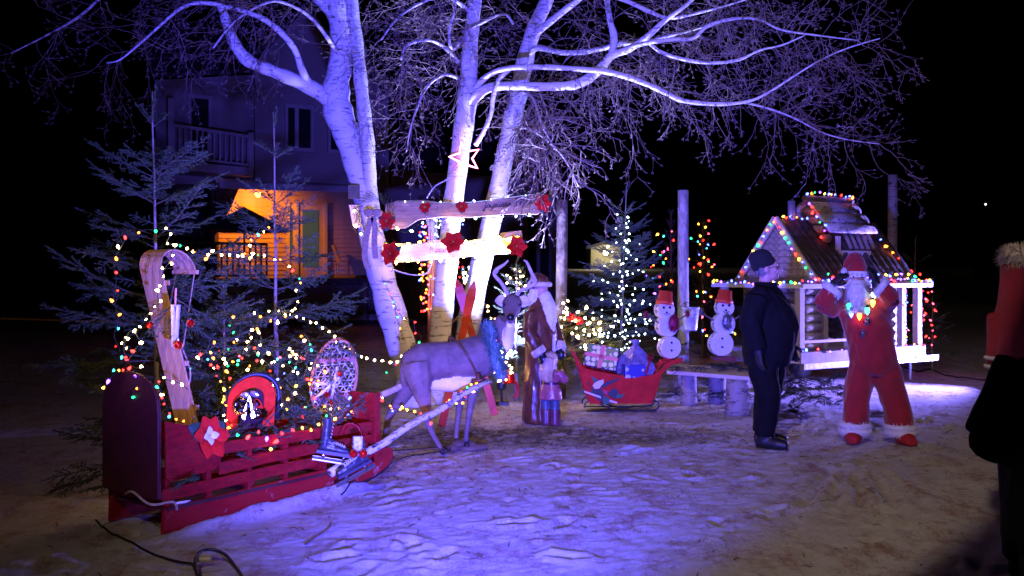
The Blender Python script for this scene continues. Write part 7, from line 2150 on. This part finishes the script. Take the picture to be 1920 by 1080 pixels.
# spruce with cool white lights
zig = []
for k in range(17):
    f = k / 16
    zig.append((1168 + (1 if k % 2 else -1) * (12 + 62 * f) + rb.uniform(-8, 8), 400 + 255 * f + rb.uniform(-6, 6), 13.0 - (.15 + .55 * f)))
light_string('cool white bulbs zigzagging down the spruce', [P(*a) for a in zig], ['cool'], .15, 1.25, .05)
light_string('cool white bulbs up the middle of the spruce', PL([(1172, 400), (1176, 432), (1170, 455), (1182, 470), (1165, 490), (1172, 510), (1158, 530), (1165, 560), (1178, 590), (1165, 620), (1180, 650), (1160, 655)], 12.6), ['cool'], .11, 1.25, .06)
light_string('cool white bulbs low on the spruce', PL([(1130, 620), (1150, 635), (1175, 630), (1200, 625), (1215, 610), (1205, 595), (1185, 605), (1160, 600), (1140, 612), (1118, 630), (1135, 650), (1170, 662), (1205, 645)], 12.25), ['cool'], .10, 1.25, .05)
light_string('coloured bulbs on the left cedar', PL([(1240, 430), (1236, 440), (1262, 437), (1250, 470), (1225, 480), (1235, 472), (1258, 475), (1210, 510), (1225, 518), (1250, 522), (1262, 525), (1230, 545), (1215, 555)], 18.4), MULTI, .14, 1.7, .05)
light_string('coloured bulbs on the right cedar', PL([(1300, 422), (1325, 418), (1318, 425), (1330, 440), (1308, 438), (1320, 455), (1295, 452), (1340, 456), (1305, 475), (1332, 485), (1315, 495), (1345, 495), (1290, 490), (1340, 522), (1330, 545), (1300, 552), (1322, 550), (1338, 560), (1310, 580), (1330, 600), (1320, 620)], 18.0), MULTI, .16, 1.7, .05)
light_string('sparse coloured bulbs low behind the snowmen', PL([(1310, 615), (1320, 622), (1332, 630), (1380, 620), (1376, 628), (1382, 632)], 14.5), ['orange', 'red', 'blue', 'yellow'], .12, 1.4, .02)
light_string('warm bulbs on the small fir behind the Santa statue', PL([(968, 500), (985, 512), (960, 518), (950, 530), (975, 535), (990, 545), (960, 548), (945, 560), (950, 575)], 12.0), WARM, .07, 1.1, .05)
light_string('warm bulbs clustered behind the deer neck', PL([(905, 560), (915, 585), (935, 640), (945, 655), (955, 660), (940, 668), (955, 690), (935, 700), (925, 705), (945, 720)], 10.6), WARM, .06, 1.25, .04)
light_string('cool bulbs caught in the blue tinsel', PL([(925, 640), (935, 655), (940, 650), (945, 668), (935, 660)], 8.9), ['cool', 'teal', 'warm'], .045, .8, .02)
# light curtains hanging at the house, far behind the signs
def curtain(label, x0, x1, y0, y1, Yd, pal, n, size, seed):
    rs = random.Random(seed)
    t = thing('light_curtain', label, 'string lights', P((x0 + x1) / 2, y1, Yd), 'light curtains at the house')
    by = {}
    for k in range(n):
        key = rs.choice(pal); by.setdefault(key, []).append(P(rs.uniform(x0, x1), rs.uniform(y0, y1), Yd + rs.uniform(-.1, .1)))
    for key, pts in by.items():
        mb = MB()
        for p in pts: mb.ell(p, .012 * size, None, 6, 4)
        o = mb.build('bulbs', BULB[key].materials[0], t, fix=False); o['kind'] = 'stuff'
    mb = MB()
    for k in range(5):
        xx = x0 + (x1 - x0) * (k + .5) / 5; mb.tube([P(xx, y0, Yd), P(xx + 3, (y0 + y1) / 2, Yd), P(xx, y1, Yd)], .006, 4)
    mb.build('wire', wire_m, t, fix=False)
curtain('curtain of coloured lights between left and middle birch', 786, 808, 405, 585, 22, ['red', 'orange', 'blue', 'yellow', 'pink'], 70, 1.9, 1)
curtain('curtain of blue white lights beside the coloured curtain', 812, 826, 405, 560, 22, ['cool', 'blue'], 34, 1.8, 2)
curtain('cluster of cool white lights between middle and right birch', 862, 892, 500, 590, 16, ['cool', 'cool', 'warm'], 60, 1.6, 3)
curtain('thin coloured lights right of the middle birch', 855, 870, 420, 520, 22, ['red', 'orange', 'blue'], 16, 1.7, 4)
mb = MB(); mb.box(V((P(812, 500, 22.3).x, 22.3, 1.4)), (.22, .22, 2.8)); tag(mb.build('porch_column', white_paint), 'white square column behind the light curtains', 'column')
for o in list(bpy.data.objects):
    if o.type == 'EMPTY' and not o.children: bpy.data.objects.remove(o)
